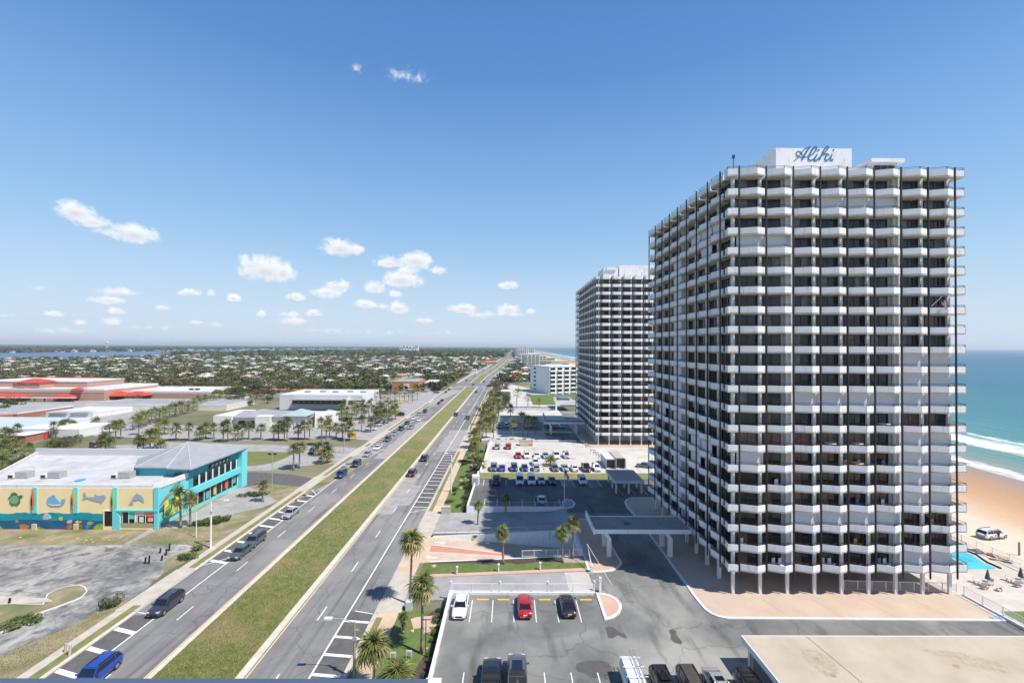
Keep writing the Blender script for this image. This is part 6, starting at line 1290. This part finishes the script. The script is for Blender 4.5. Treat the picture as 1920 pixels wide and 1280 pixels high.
def trunk_mb(h, r0=.2, lean=.3, n=8, seed=0, boots=True):
    q = random.Random(seed); mb = MB(); pts = [(lean*h*.06*math.sin(i/5*2+seed), lean*h*.05*(i/5)**2, h*i/5) for i in range(6)]
    for i in range(5): mb.tube(pts[i], pts[i+1], r0*(1.25 if i == 0 else 1-.05*i), r0*(1-.05*(i+1)), n=n, cap=i in (0,4))
    return mb, pts[-1]
TRK = {}
def trunk_mesh(h, seed):
    k = (round(h*2)/2, seed % 3)
    if k not in TRK: mb, top = trunk_mb(k[0], seed=k[1]); TRK[k] = (mb.mesh('trunk', [bark], smooth=True), top)
    return TRK[k]
def big_palm(x, y, z, h, s, lab, seed, n=34):
    q = random.Random(seed); r = root('palm_tree', (x, y, z), lab, 'palm tree'); mb, top = trunk_mb(h, .17, seed=seed, n=10)
    part('trunk', mb, bark, r, local=True, smooth=True); WO[r] = (0,0,0)
    mb = MB()
    for k in range(26):                       # old leaf bases under the crown
        a = k*2.4; zz = top[2]-1.3+k*.05; mb.tube((top[0]+.12*math.cos(a),top[1]+.12*math.sin(a),zz), (top[0]+.3*math.cos(a),top[1]+.3*math.sin(a),zz+.35), .05, .03, n=4)
    part('leaf_bases', mb, mat('leaf_base', (.20,.12,.07), .95), r, local=True)
    for i in range(n):
        t = i/n; el = R(84-t*138+q.uniform(-9,9)); azm = i*2.39996+q.uniform(-.25,.25); dry = t > .74 or q.random() < .16
        o = bpy.data.objects.new('frond', q.choice(FD if dry else FR)); COL.objects.link(o); o.parent = r; sc = s*q.uniform(.85,1.12)
        o.matrix_local = Matrix.Translation((top[0],top[1],top[2]+.12*math.sin(el))) @ Matrix.Rotation(azm, 4, 'Z') @ Matrix.Rotation(-el, 4, 'Y') @ Matrix.Diagonal((sc,sc,sc,1))
    return r
def palm(x, y, z, h, s, lab, seed, group, far=False):
    vq = random.Random(seed*7+1); s *= vq.uniform(.78,1.15); h *= vq.uniform(.88,1.12)
    me, top = trunk_mesh(max(1.5, h), seed); r = root('palm_tree', (x, y, z), lab, 'palm tree', group, seed*1.7)
    t = bpy.data.objects.new('trunk', me); COL.objects.link(t); t.parent = r
    c = bpy.data.objects.new('crown', (CRF if far else CR)[seed % (3 if far else 5)]); COL.objects.link(c); c.parent = r; c.location = top; c.scale = (s,s,s*1.05); c.rotation_euler = (vq.uniform(-.16,.16),vq.uniform(-.16,.16),seed); c.scale = (s*vq.uniform(.85,1.1),s*vq.uniform(.85,1.1),s*vq.uniform(.8,1.15)); t.rotation_euler = (0,0,vq.uniform(0,6))
    c.location = (top[0]*math.cos(t.rotation_euler[2])-top[1]*math.sin(t.rotation_euler[2]), top[0]*math.sin(t.rotation_euler[2])+top[1]*math.cos(t.rotation_euler[2]), top[2])
    return r
NEARP = [(769,1133,8.3,1.2,'tall palm on the pavement edge casting its crown shadow on the road'),(789,1224,7.2,1.15,'tall palm with bare trunk standing in the mulch bed'),(700,1300,4.4,1.15,'palm with yellowing fronds at the bottom edge by the verge'),(943,1057,4.7,.85,'single palm in the middle of the planted bank'),(1055,1053,4.3,.85,'left of two palms at the end of the planted bank'),(1075,1047,5.4,.85,'right and taller of two palms at the end of the planted bank'),
 (896,985,3.8,.75,'palm at the left end of the second ramp'),(948,960,2.6,.75,'palm behind the railing of the second ramp')]
for i, (x, y, h, s, lab) in enumerate(NEARP):
    z = {3:.75,4:1.2,5:1.25,7:.9}.get(i, .06); gx, gy_ = G(x, y, z)
    big_palm(gx, gy_, z, h, s, lab, 100+i, 28 if i < 3 else 24)
gx, gy_ = G(756, 1186, .06); big_palm(gx, gy_, .06, 1.8, .5, 'small young palm on the lawn above the lawn signs', 120, 13)
gx, gy_ = G(745, 1285, .06); big_palm(gx, gy_, .06, .5, 1.2, 'large spiky stemless palm bush at the bottom edge', 121, 60)
gx, gy_ = G(900, 1053, .5); 
LIST = """401 823 804;419 828 803;427 827 797;446 825 807;466 824 801;489 824 806;513 825 804;522 825 803;533 826 803;538 827 795;559 823 805;571 824 796;580 824 799;603 835 795;612 822 798;618 820 800;630 820 803;642 823 802;550 881 846;561 877 838;597 853 838;608 868 852;616 866 851;678 808 788;695 810 791;
32 825 805;101 822 799;52 878 843;95 846 836;106 848 838;125 806 797;136 808 795;118 812 800;180 806 792;188 846 830;197 845 826;204 848 834;217 826 800;226 822 796;258 848 826;269 848 828;281 848 818;290 842 812;301 850 838;260 815 785;297 812 795;308 814 800;330 825 805;354 825 803;375 825 807;386 822 804;10 828 812;18 836 818;3 842 826;22 850 834;8 858 840;30 846 830;
22 898 878;35 894 872;12 905 884;45 890 873;4 880 866;
338 989 940;357 986 938;493 940 906;655 826 804;
641 786 764;650 788 768;660 784 762;668 788 768;677 785 764;684 787 767;692 783 760;700 785 764;708 782 760;716 784 764;724 780 757;733 781 760;645 776 757;664 777 758;681 775 755;697 774 754;713 772 752;728 770 752;740 774 756;
706 758 742;714 754 739;722 757 741;731 753 738;740 757 741;749 752 737;758 756 740;766 752 737;774 755 739;783 750 736;704 800 781;712 798 779;720 796 778;728 793 774;735 789 771;742 786 768;706 790 770;716 787 768;
912 826 790;925 826 786;962 824 789;978 823 781;990 822 786;1003 816 788;969 768 738;990 766 743;1011 767 752;957 786 767;899 830 800;905 815 782;890 840 815;920 805 770;909 798 766;926 792 760;935 785 752;917 780 748;
888 868 842;902 884 874;1032 880 872"""
k = 0
GR = ['palms by the arcade building','palms around the school lots','palms at the left edge','palms near the beach shop','palms along the restaurant car park','palms behind the restaurant palms','palms along the right road strip','small palms beside the right car parks']
for gi, block in enumerate(LIST.replace('\n', '').split(';')):
    x, y, yc = [float(v) for v in block.split()]; gx, gy_ = G(x, y, .05); d = gy_; h = max(1.6, (y-yc)*d/830*.98)
    grp = GR[0] if 395 < x < 625 and y < 840 else GR[4] if 640 < x < 750 else GR[5] if 700 <= x < 790 else GR[6] if x > 860 else GR[2] if x < 50 else GR[3] if y > 895 else GR[1]
    lab = {GR[0]:'fan palm in the row before the white arcade building',GR[1]:'fan palm between the school buildings and the beach shop',GR[2]:'fan palm in the clump at the left edge of the picture',GR[3]:'fan palm standing on the dry ground by the beach shop',GR[4]:'fan palm in the grove along the restaurant car park',GR[5]:'fan palm beyond the arch sign',GR[6]:'fan palm in the strip right of the road',GR[7]:'small palm'}[grp]
    palm(gx, gy_, .05, h, 1.75 if gy_ > 110 else 1.3, lab, k, grp, far=gy_ > 215); k += 1
for row in range(2):
    for t in range(18):
        x = 252+11.2*t+rr.uniform(-3,3)+row*9; y = 806-3.55*t-row*7; gx, gy_ = G(x, y, .05); palm(gx, gy_, .05, rr.uniform(2.8,4.4), 1.9, 'fan palm in the slanting double row beyond the arcade', k, 'palms in the slanting double row', far=True); k += 1
# bushes and low shrubs
def leaf_cloud(n, rx, rz, s, seed, lumps=7, flat=.0):
    q = np.random.default_rng(seed); cs = q.normal(0, .5, (lumps, 3)); cs /= np.maximum(1, np.linalg.norm(cs, axis=1))[:, None]; cs[:, 2] *= .6
    rad = q.uniform(.38, .62, lumps); li = q.integers(0, lumps, n); d = q.normal(0, 1, (n, 3)); d /= np.linalg.norm(d, axis=1)[:, None]; p = cs[li]+d*(rad[li]*q.uniform(.55, 1.0, n)**.5)[:, None]
    p *= np.array([rx, rx, rz]); nrm = d+q.normal(0, .55, (n, 3)); nrm /= np.linalg.norm(nrm, axis=1)[:, None]
    a = np.cross(nrm, [0, 0, 1.0]); a /= np.maximum(1e-3, np.linalg.norm(a, axis=1))[:, None]; b = np.cross(nrm, a); sz = s*q.uniform(.6, 1.3, n)[:, None]
    v = np.stack([p-a*sz, p+b*sz*.8, p+a*sz, p-b*sz*.8], 1).reshape(-1, 3)
    return v.astype(np.float32)
def np_mesh(name, v, mats, mi=None, nv=4):
    me = bpy.data.meshes.new(name); nq = len(v)//nv; me.vertices.add(len(v)); me.vertices.foreach_set('co', v.astype(np.float32).ravel()); me.loops.add(len(v)); me.loops.foreach_set('vertex_index', np.arange(len(v), dtype=np.int32))
    me.polygons.add(nq); me.polygons.foreach_set('loop_start', np.arange(0, len(v), nv, dtype=np.int32)); me.polygons.foreach_set('loop_total', np.full(nq, nv, dtype=np.int32))
    for m in mats: me.materials.append(m)
    if mi is not None: me.polygons.foreach_set('material_index', mi.astype(np.int32))
    me.update(calc_edges=True); return me
BU = [np_mesh('foliage', leaf_cloud(420, 1, .62, .10, s), [bush_g]) for s in range(3)]
def bush(x, y, w, h, lab, seed, m=None, z=.05, px_=True):
    gx, gy_ = G(x, y, z) if px_ else (x, y); r = root('shrub', (gx, gy_, z), lab, 'shrub'); o = bpy.data.objects.new('foliage', BU[seed % 3]); COL.objects.link(o); o.parent = r; o.scale = (w, w*.9, h); o.location = (0,0,h*.45); o.rotation_euler = (0,0,seed)
    st = bpy.data.objects.new('stem', MB().tube((0,0,0),(0,0,h*.5),.06,.04,n=5).mesh('stem', [wood_b])); COL.objects.link(st); st.parent = r
    if m: o.material_slots[0].link = 'OBJECT'; o.material_slots[0].material = m
    return r
for i, (x, y, w, h, lab) in enumerate([(383,983,1.7,1.3,'left half of the round green shrub on the shop forecourt corner'),(405,980,2.2,1.3,'round green shrub on the shop forecourt corner'),(419,976,1.6,1.1,'right half of the low green shrub by the forecourt'),(468,928,2.3,.8,'flat green shrub under the lone palm'),(484,928,2.0,.8,'flat green shrub right of the lone palm'),(204,1140,1.3,1.5,'olive yucca bush beside the pavement near the grey car'),(352,1048,1.3,1.2,'spiky bush by the old car park corner'),(371,1032,.9,1.0,'small spiky bush above the larger one by the pavement'),(20,1175,1.9,.7,'low green hedge on the dry island, left part'),(50,1163,1.7,.7,'low green hedge on the dry island, right part'),(330,845,2.4,1.0,'flat palmetto clump behind the hipped roof'),(374,838,2.2,1.1,'round palmetto clump right of the hipped roof apex'),(415,866,1.6,.7,'thin shrub beside the lawn patch'),(892,1007,.5,.5,'small tuft beside the bed by the ramp'),(910,1055,.6,.5,'small cycad on the mulch near the bollard'),(985,1053,.8,1.1,'spiky cycad in the mulch bed between the palms'),(815,1262,1.1,1.2,'leafy shrub beside the white wall at the bottom')]):
    if w > .1: bush(x, y, w, h, lab, i, [None, bush_g, tree_g][i % 3])
qq = random.Random(77)
for i in range(44):
    Y = 94+i*1.25; X = qq.uniform(-13.6,-8.7) if i % 3 else qq.uniform(-10.5,-8.8); bush(X, Y, qq.uniform(.4,1.2), qq.uniform(.4,1.3), 'garden shrub in the bed between pavement and white wall', i, [tree_g, bush_g, tree_d][i % 3], .08, False)['group'] = 'garden shrubs by the white wall'
for i in range(16): bush(qq.uniform(-9.6,-8.3), 41+i*1.15, .35+.2*(i % 3), .4+.2*(i % 2), 'low plant in the dark mulch along the near white wall', i, [tree_g, bush_g][i % 2], .08, False)['group'] = 'low plants along the near wall'
for i in range(14): bush(-6+i*2.3, 159.6, 1.0, .7+.3*(i % 2), 'clipped shrub in the hedge behind the bright car park', i, tree_d, .9, False)['group'] = 'hedge shrubs behind the bright car park'
rk = mat('coral_rock', (.40,.27,.20), .9, scale=3, col2=(.55,.42,.33), bump=.6)
def rock(x, y, s, lab, seed, z=.06, grp=None):
    q = random.Random(seed); bm = bmesh.new(); bmesh.ops.create_icosphere(bm, subdivisions=2, radius=s)
    for v in bm.verts: v.co *= 1+.35*(mnoise.noise(v.co*2.2/s+Vector((seed,0,0)))); v.co.z *= .55
    me = bpy.data.meshes.new('rock'); bm.to_mesh(me); bm.free(); me.materials.append(rk); gx, gy_ = G(x, y, z); o = bpy.data.objects.new('rock', me); COL.objects.link(o); o.location = (gx, gy_, z+s*.2); tag(o, lab, 'rock', grp)
rock(799,1184,.62,'large pink coral rock on the mulch below the paved square',1); rock(773,1183,.25,'small pale rock left of the large coral rock',2); rock(813,1062,.4,'coral rock at the left end of the green bank',3,.2)
for i in range(26): rock(*[(q_) for q_ in ((862+qq.random()*32, 868+qq.random()*60))], .22+.25*qq.random(), 'coral rock scattered in the garden bed along the white wall', 10+i, .08, 'rocks in the garden bed')
for i in range(22): rock(qq.uniform(20,250), qq.uniform(1002,1018), .09+.12*qq.random(), 'small pale stone on the dry verge below the mural wall', 60+i, .05, 'stones on the dry verge')
rock(800,1215,.15,'little rock at the trunk foot',90); 
# ================================================================== trees and houses
def ht_tree(seed, n, s, rx=1., rz=.75): return leaf_cloud(n, rx, rz, s, seed, lumps=9)
TV = [ht_tree(200+i, 520, .085) for i in range(4)]; TVm = [np_mesh('crown', v, [tree_g]) for v in TV]
TS = [ht_tree(300+i, 60, .22) for i in range(6)]; TF = [ht_tree(400+i, 22, .36) for i in range(6)]
TRB = MB().tube((0,0,0),(.05,.03,.5),.055,.035,n=6).tube((.05,.03,.45),(.35,.1,.85),.03,.015,n=5).tube((.05,.03,.45),(-.28,-.15,.85),.03,.015,n=5).mesh('trunk', [wood_b])
def tree(x, y, z, w, h, seed, lab, group, m=None, far=False):
    r = root('broadleaf_tree', (x, y, z), lab, 'tree', group, seed*1.3); t = bpy.data.objects.new('trunk', TRB); COL.objects.link(t); t.parent = r; t.scale = (h*.9,h*.9,h*.9)
    c = bpy.data.objects.new('crown', TVm[seed % 4]); COL.objects.link(c); c.parent = r; c.location = (0,0,h*.62); c.scale = (w, w, h*.52)
    if m: c.material_slots[0].link = 'OBJECT'; c.material_slots[0].material = m
EXC = [(-130,-70,183,212),(-130,-74,232,276),(-106,-58,350,402),(-262,-188,276,326),(-350,-246,264,322),(-304,-224,196,236),(-228,-148,232,264),(-242,-150,150,236),(-125,-50,0,184)]
def blocked(x, y):
    for a, b, c, d in EXC:
        if a < x < b and c < y < d: return True
    xb = x-bend(y)
    if -54 < xb < -10: return True
    if x > -10-0 and y < 420: return True
    if x < -1075: return True
    if x > shore(y)-95: return True
    # open field and parking areas
    pxx = 955.5+830*x/y; pyy = 650+28800/y
    if 640 < pxx < 800 and 700 < pyy < 724 and pyy > 724-(pxx-640)*.13: return True
    if pyy > 733+0 and 640 < pxx < 870: return True
    if pyy > 745 and pxx < 450 and not (230 < pxx < 470 and pyy < 752): return True
    if 740 < pyy and 450 < pxx < 640: return True
    return False
bushcol = [None, tree_d, None, tree_b]
cnt = 0; tr = random.Random(4)
# individual trees: the nearest ones
ind = []
for i in range(26): ind.append((tr.uniform(-13,-1), 215+i*7.5+tr.uniform(-3,3), tr.uniform(2.0,3.6), tr.uniform(4,7), 'leafy tree in the dense strip right of the road', 'trees in the strip right of the road'))
for (x, y, w, h) in ((112,838,3,3.5),(120,842,3.2,3.4),(128,836,2.6,3.2),(140,830,2.6,3),(205,812,3,4),(212,806,3,4),(14,765,4,6),(28,768,3,5),(0,775,4,5),(243,755,4,4.5),(256,752,3,4),(590,752,4,6),(600,756,3,5),(575,757,3.4,5),(560,752,3,5),(470,745,4,6),(482,748,4,6),(495,742,4,6),(510,746,4,6),(502,756,3,5),(455,751,4,6),(440,757,4,5),(470,760,3,4),(388,755,3,4)):
    gx, gy_ = G(x, y, 0); ind.append((gx, gy_, w, h, 'green tree among the palms between the school and the white store', 'trees by the school and store'))
grid = []
for _ in range(60000):
    u = tr.random(); Y = 1/(1/225*(1-u)+1/1500*u); hw_ = Y*1.2; X = tr.uniform(-min(hw_, 1070), min(90, Y*.1)); 
    if X < -1.17*Y or blocked(X, Y): continue
    grid.append((Y, X))
    if len(grid) > 5600: break
grid.sort()
for j, (Y, X) in enumerate(grid):
    if len(ind) < 290: ind.append((X, Y, tr.uniform(2.8,5.2), tr.uniform(4.5,8.5), 'tree in the belt between the commercial lots and the first houses' if Y < 330 else 'tree among the nearer houses', 'trees in the near belt'))
for j, (x, y, w, h, lab, g) in enumerate(ind): tree(x, y, 0, w, h, j, lab, g, bushcol[j % 4] if j % 7 else tree_b)
def scatter(items, bank, cols):
    V = []; MI = []
    for (x, y, z, w, h, ci, k) in items:
        b = bank[k % len(bank)]; a = k*1.7; c, s = math.cos(a), math.sin(a)
        v = np.empty_like(b); v[:, 0] = (b[:, 0]*c-b[:, 1]*s)*w+x; v[:, 1] = (b[:, 0]*s+b[:, 1]*c)*w+y; v[:, 2] = b[:, 2]*h*.62+h*.55+z; V.append(v); MI.append(np.full(len(b)//4, ci))
    return np.concatenate(V), np.concatenate(MI)
rest = [(X, Y, 0, tr.uniform(3.0,5.8), tr.uniform(5,9), tr.choice([0,0,0,1,1,2]), j) for j, (Y, X) in enumerate(grid[290-50:])]
v, mi = scatter(rest, TS, 3); o = bpy.data.objects.new('tree_belt', np_mesh('tree_belt', v, [far_g, tree_d, tree_b], mi)); COL.objects.link(o); tag(o, 'mass of small trees scattered between the houses inland', 'trees'); o['kind'] = 'stuff'
far = []
for _ in range(9000):
    u = tr.random(); Y = 1/(1/1100*(1-u)+1/9000*u); X = tr.uniform(-1.2*Y, min(.12*Y, 190))
    if -2000-70*math.sin(Y/510.) < X < -1080: continue
    if X > shore(Y)-150 or abs(X-bend(Y)+32) < 24: continue
    if X > -1080 and Y < 1400: continue
    g_ = 1+Y/4000; far.append((X, Y, 0, tr.uniform(7,15)*g_, tr.uniform(8,14)*(1 if X > -1000 else 1.25), tr.choice([0,1,1]), _))
for _ in range(1500):                        # the wooded far bank right behind the water
    Y = tr.uniform(1300, 9000); X = -2030-70*math.sin(Y/510.)-tr.random()**2*500; far.append((X, Y, 0, tr.uniform(12,22), tr.uniform(11,17), tr.choice([0,1,1]), _))
v, mi = scatter(far, TF, 3); o = bpy.data.objects.new('woodland', np_mesh('woodland', v, [far_g, far_d], mi)); COL.objects.link(o); tag(o, 'far woodland canopy reaching to the horizon', 'woodland'); o['kind'] = 'stuff'
mb = MB()                                    # rolling canopy surface of the most distant woods
for (x0, x1, y0, y1, h) in ((-30000,-2500,1200,40000,10),(-2600,200,6000,40000,11)):
    mb.box(x0, x1, y0, y1, -1, h)
o = struct('distant_woods', mb, far_d, 'stuff')
# houses
hwall = [mat('house_wall%d' % k, c, .85) for k, c in enumerate(((.54,.50,.43),(.48,.46,.43),(.60,.58,.54),(.45,.37,.28),(.40,.45,.47)))]
hroof = [mat('house_roof%d' % k, c, .85, scale=1, var=.1) for k, c in enumerate(((.46,.44,.40),(.30,.295,.285),(.42,.36,.29),(.56,.54,.50),(.42,.19,.10),(.16,.16,.165),(.12,.22,.34)))]
hcol = ['white','grey','tan','pale','terracotta','dark grey','blue']; wcol = ['cream','pale grey','white','tan','pale blue']
def house_mb(w, d, h, rz, kind):
    mb = MB(); mb.box(-w/2, w/2, -d/2, d/2, 0, h, 0); k = len(mb.f)
    if kind == 0: hip(-w/2, w/2, -d/2, d/2, h, rz, mb=mb)
    elif kind == 1:
        e = .6; a, b = w/2+e, d/2+e; mb.quad((-a,-b,h),(a,-b,h),(a,0,h+rz),(-a,0,h+rz)); mb.quad((-a,0,h+rz),(a,0,h+rz),(a,b,h),(-a,b,h)); mb.quad((-a,-b,h),(-a,0,h+rz),(-a,b,h)); mb.quad((a,b,h),(a,0,h+rz),(a,-b,h))
    else: mb.box(-w/2-.5, w/2+.5, -d/2-.5, d/2+.5, h, h+.3)
    for i in range(k, len(mb.f)): mb.m[i] = 1
    for s in (-.28, .2): mb.quad((w*s,-d/2-.02,.9),(w*s+1.8,-d/2-.02,.9),(w*s+1.8,-d/2-.02,2.2),(w*s,-d/2-.02,2.2), m=2)
    return mb
HM = [house_mb(16,9,2.8,1.6,0), house_mb(14,10,2.8,1.9,1), house_mb(20,10,3.0,.4,2), house_mb(12,9,5.2,1.8,0), house_mb(24,12,3.2,1.4,1)]
HWM = []; HRM = []
for q in HM:
    a = MB(); b = MB(); 
    for f, m in zip(q.f, q.m):
        t = b if m == 1 else a; i = len(t.v); t.v += [q.v[k] for k in f]; t.f.append(tuple(range(i, i+len(f)))); t.m.append(1 if m == 2 else 0)
    HWM.append(a.mesh('wall', [hwall[0], win_dark])); HRM.append(b.mesh('roof', [hroof[0]]))
hs = []
for _ in range(20000):
    u = tr.random(); Y = 1/(1/262*(1-u)+1/2200*u); X = tr.uniform(-min(1.17*Y, 1060), min(.06*Y, 100))
    if blocked(X, Y) or (Y < 470 and X > -150 and Y > 300 and X > -300 and 955.5+830*X/Y > 590): continue
    if any(abs(X-a) < 17 and abs(Y-b) < 15 for a, b, *_ in hs[-260:]): continue
    hs.append((X, Y))
    if len(hs) > 1500: break
hs.sort(key=lambda q: q[1]); SV = [[] for _ in range(20)]; stuffH = MB(); nI = 0
for j, (X, Y) in enumerate(hs):
    terr = 955.5+830*X/Y > 640 and 655 < 650+28800/Y < 672
    ri = tr.choice([4,4,2,0]) if terr else tr.choice([0,0,3,3,1,2,1,5,3,2,0,1,4 if j % 3 == 0 else 0,6 if j % 5 == 0 else 3]); wi = tr.randrange(5); ki = tr.randrange(5); rz = tr.choice([0, math.pi/2, math.pi, .1])
    if nI < 300:
        r = root('house', (X, Y, 0), '%s house with %s roof in the inland neighbourhood' % (wcol[wi], hcol[ri]), 'house', 'houses in the inland neighbourhood', rz); nI += 1
        a = bpy.data.objects.new('wall', HWM[ki]); b = bpy.data.objects.new('roof', HRM[ki])
        for o, m in ((a, hwall[wi]), (b, hroof[ri])): COL.objects.link(o); o.parent = r; o.material_slots[0].link = 'OBJECT'; o.material_slots[0].material = m
    else:
        q = HM[ki]; c, s = math.cos(rz), math.sin(rz); i = len(stuffH.v); stuffH.v += [(x*c-y*s+X, x*s+y*c+Y, z) for x, y, z in q.v]
        for f, m in zip(q.f, q.m): stuffH.f.append(tuple(i+k for k in f)); stuffH.m.append(wi if m == 0 else (12 if m == 2 else 5+ri))
# pale houses dotting the far bank
for j in range(120):
    Y = 1500+tr.random()*4500; X = -2015-70*math.sin(Y/510.)-tr.uniform(-6,25); q = HM[j % 5]; i = len(stuffH.v); stuffH.v += [(x*1.5+X, y*1.5+Y, z*1.6) for x, y, z in q.v]
    for f, m in zip(q.f, q.m): stuffH.f.append(tuple(i+k for k in f)); stuffH.m.append(2 if m == 0 else (12 if m == 2 else 5+[0,3,2,4][j % 4]))
o = struct('distant_houses', stuffH, hwall+hroof+[win_dark], 'stuff')
# grass tufts on the median and dry ground close by
tv = []; q = np.random.default_rng(5)
def tufts(n, x0, x1, y0, y1, z, s):
    x = q.uniform(x0, x1, n); u = q.random(n); y = 1/(1/y0*(1-u)+1/y1*u); a = q.uniform(0, 6.28, n); l = s*q.uniform(.5, 1.3, n); dx, dy = np.cos(a)*.03, np.sin(a)*.03; ex, ey = q.normal(0, .4, n)*l, q.normal(0, .4, n)*l
    return np.stack([np.stack([x-dx, y-dy, np.full(n, z)], 1), np.stack([x+dx, y+dy, np.full(n, z)], 1), np.stack([x+ex, y+ey, z+l], 1)], 1).reshape(-1, 3)
gb = mat('grass_blades', (.11,.15,.035), .9, scale=.8, col2=(.22,.22,.08), spec=.2, col3=(.28,.23,.11), s3=.12, c3=(.47,.66))
v = np.concatenate([tufts(60000, -36.9, -28.4, 44, 170, .17, .13)]); o = bpy.data.objects.new('median_turf', np_mesh('median_turf', v, [gb], nv=3)); COL.objects.link(o); tag(o, 'short patchy grass on the road median', 'grass'); o['kind'] = 'stuff'
v = tufts(30000, -75, -51.2, 44, 84, .05, .12); v = v  # dry ground tufts
db = mat('dry_blades', (.20,.17,.08), .9, scale=.5, col2=(.34,.29,.16), spec=.2, col3=(.12,.16,.05), s3=.15, c3=(.5,.62))
def inside(poly, x, y):
    c = False; n = len(poly); j = n-1
    for i in range(n):
        if (poly[i][1] > y) != (poly[j][1] > y) and x < (poly[j][0]-poly[i][0])*(y-poly[i][1])/(poly[j][1]-poly[i][1])+poly[i][0]: c = not c
        j = i
    return c
oldp = px([(-500,1022),(0,1022),(350,1021),(372,1028),(340,1036),(312,1048),(308,1062),(306,1075),(264,1112),(240,1122),(205,1140),(190,1143),(130,1175),(20,1220),(0,1232),(-300,1400),(-600,1300)])
dg = px([(-300,1000),(295,1000),(440,965),(600,890),(306,1075),(60,1268),(-200,1500)])
t3 = v.reshape(-1, 3, 3); keep = np.array([inside(dg, p[0], p[1]) and not inside(oldp, p[0], p[1]) for p in t3[:, 0]]); v = t3[keep].reshape(-1, 3)
o = bpy.data.objects.new('dry_turf', np_mesh('dry_turf', v, [db], nv=3)); COL.objects.link(o); tag(o, 'dry sparse grass between the pavement and the old car park', 'grass'); o['kind'] = 'stuff'
# ------------------------------------------------------------------ air
hz = MB().box(-9500, 9500, -420, 15000, -5, 92); hzm = bpy.data.materials.new('haze'); hzm.use_nodes = True; t = hzm.node_tree; t.nodes.clear()
vo = t.nodes.new('ShaderNodeVolumePrincipled'); vo.inputs['Density'].default_value = 0.00009; vo.inputs['Color'].default_value = (.82,.90,1,1); vo.inputs['Anisotropy'].default_value = .2
t.links.new(vo.outputs[0], t.nodes.new('ShaderNodeOutputMaterial').inputs['Volume'])
HAZE = True
if HAZE: struct('haze', hz, hzm, 'stuff')
# ------------------------------------------------------------------ labels that place each repeat in its row
ORD = 'first second third fourth fifth sixth seventh eighth ninth tenth eleventh twelfth thirteenth fourteenth fifteenth sixteenth seventeenth eighteenth nineteenth twentieth'.split()
ORD += ['twenty-'+o for o in ORD[:9]]+['thirtieth']+['thirty-'+o for o in ORD[:9]]+['fortieth']+['forty-'+o for o in ORD[:9]]+['fiftieth']
bg_ = {}
for o in list(COL.objects):
    if o.parent is None and o.get('group') and o.get('category'): bg_.setdefault((o['group'], o['label']), []).append(o)
inv = (Matrix.Translation((0,0,CAM_H)) @ CM).inverted()
def pix(o):
    p = inv @ Vector((o.location.x, o.location.y, o.location.z)); return 960-FPX*p.x/p.z if p.z < 0 else -9999
for (g_, l_), os_ in bg_.items():
    if len(os_) < 2 or len(os_) > 50 or len(l_.split()) > 12: continue
    os_.sort(key=pix)
    for i, o in enumerate(os_): o['label'] = l_+', '+ORD[i]+' from the left'
for (g_, l_), os_ in bg_.items():
    if len(os_) <= 50: continue
    cells = {}; tree_ = 'tree' in l_
    for o in os_:
        x = pix(o); sx = 'at the far left' if x < 150 else 'above the beach shop' if x < 330 else 'beyond the arcade building' if x < 520 else 'behind the white store' if x < 720 else 'behind the brick building' if x < 850 else 'near the road bend'
        cells.setdefault(sx, []).append(o)
    for sx, q in cells.items():
        q.sort(key=lambda o: o.location.y)
        for k in range(0, len(q), 14):
            for i, o in enumerate(sorted(q[k:k+14], key=pix)):
                o['label'] = (('leafy' if 'belt' in l_ else 'garden')+' tree %s, %s row back, %s from the left' if tree_ else ' '.join(l_.split()[:-4])+' %s, %s row, %s along') % (sx, ORD[k//14], ORD[i])
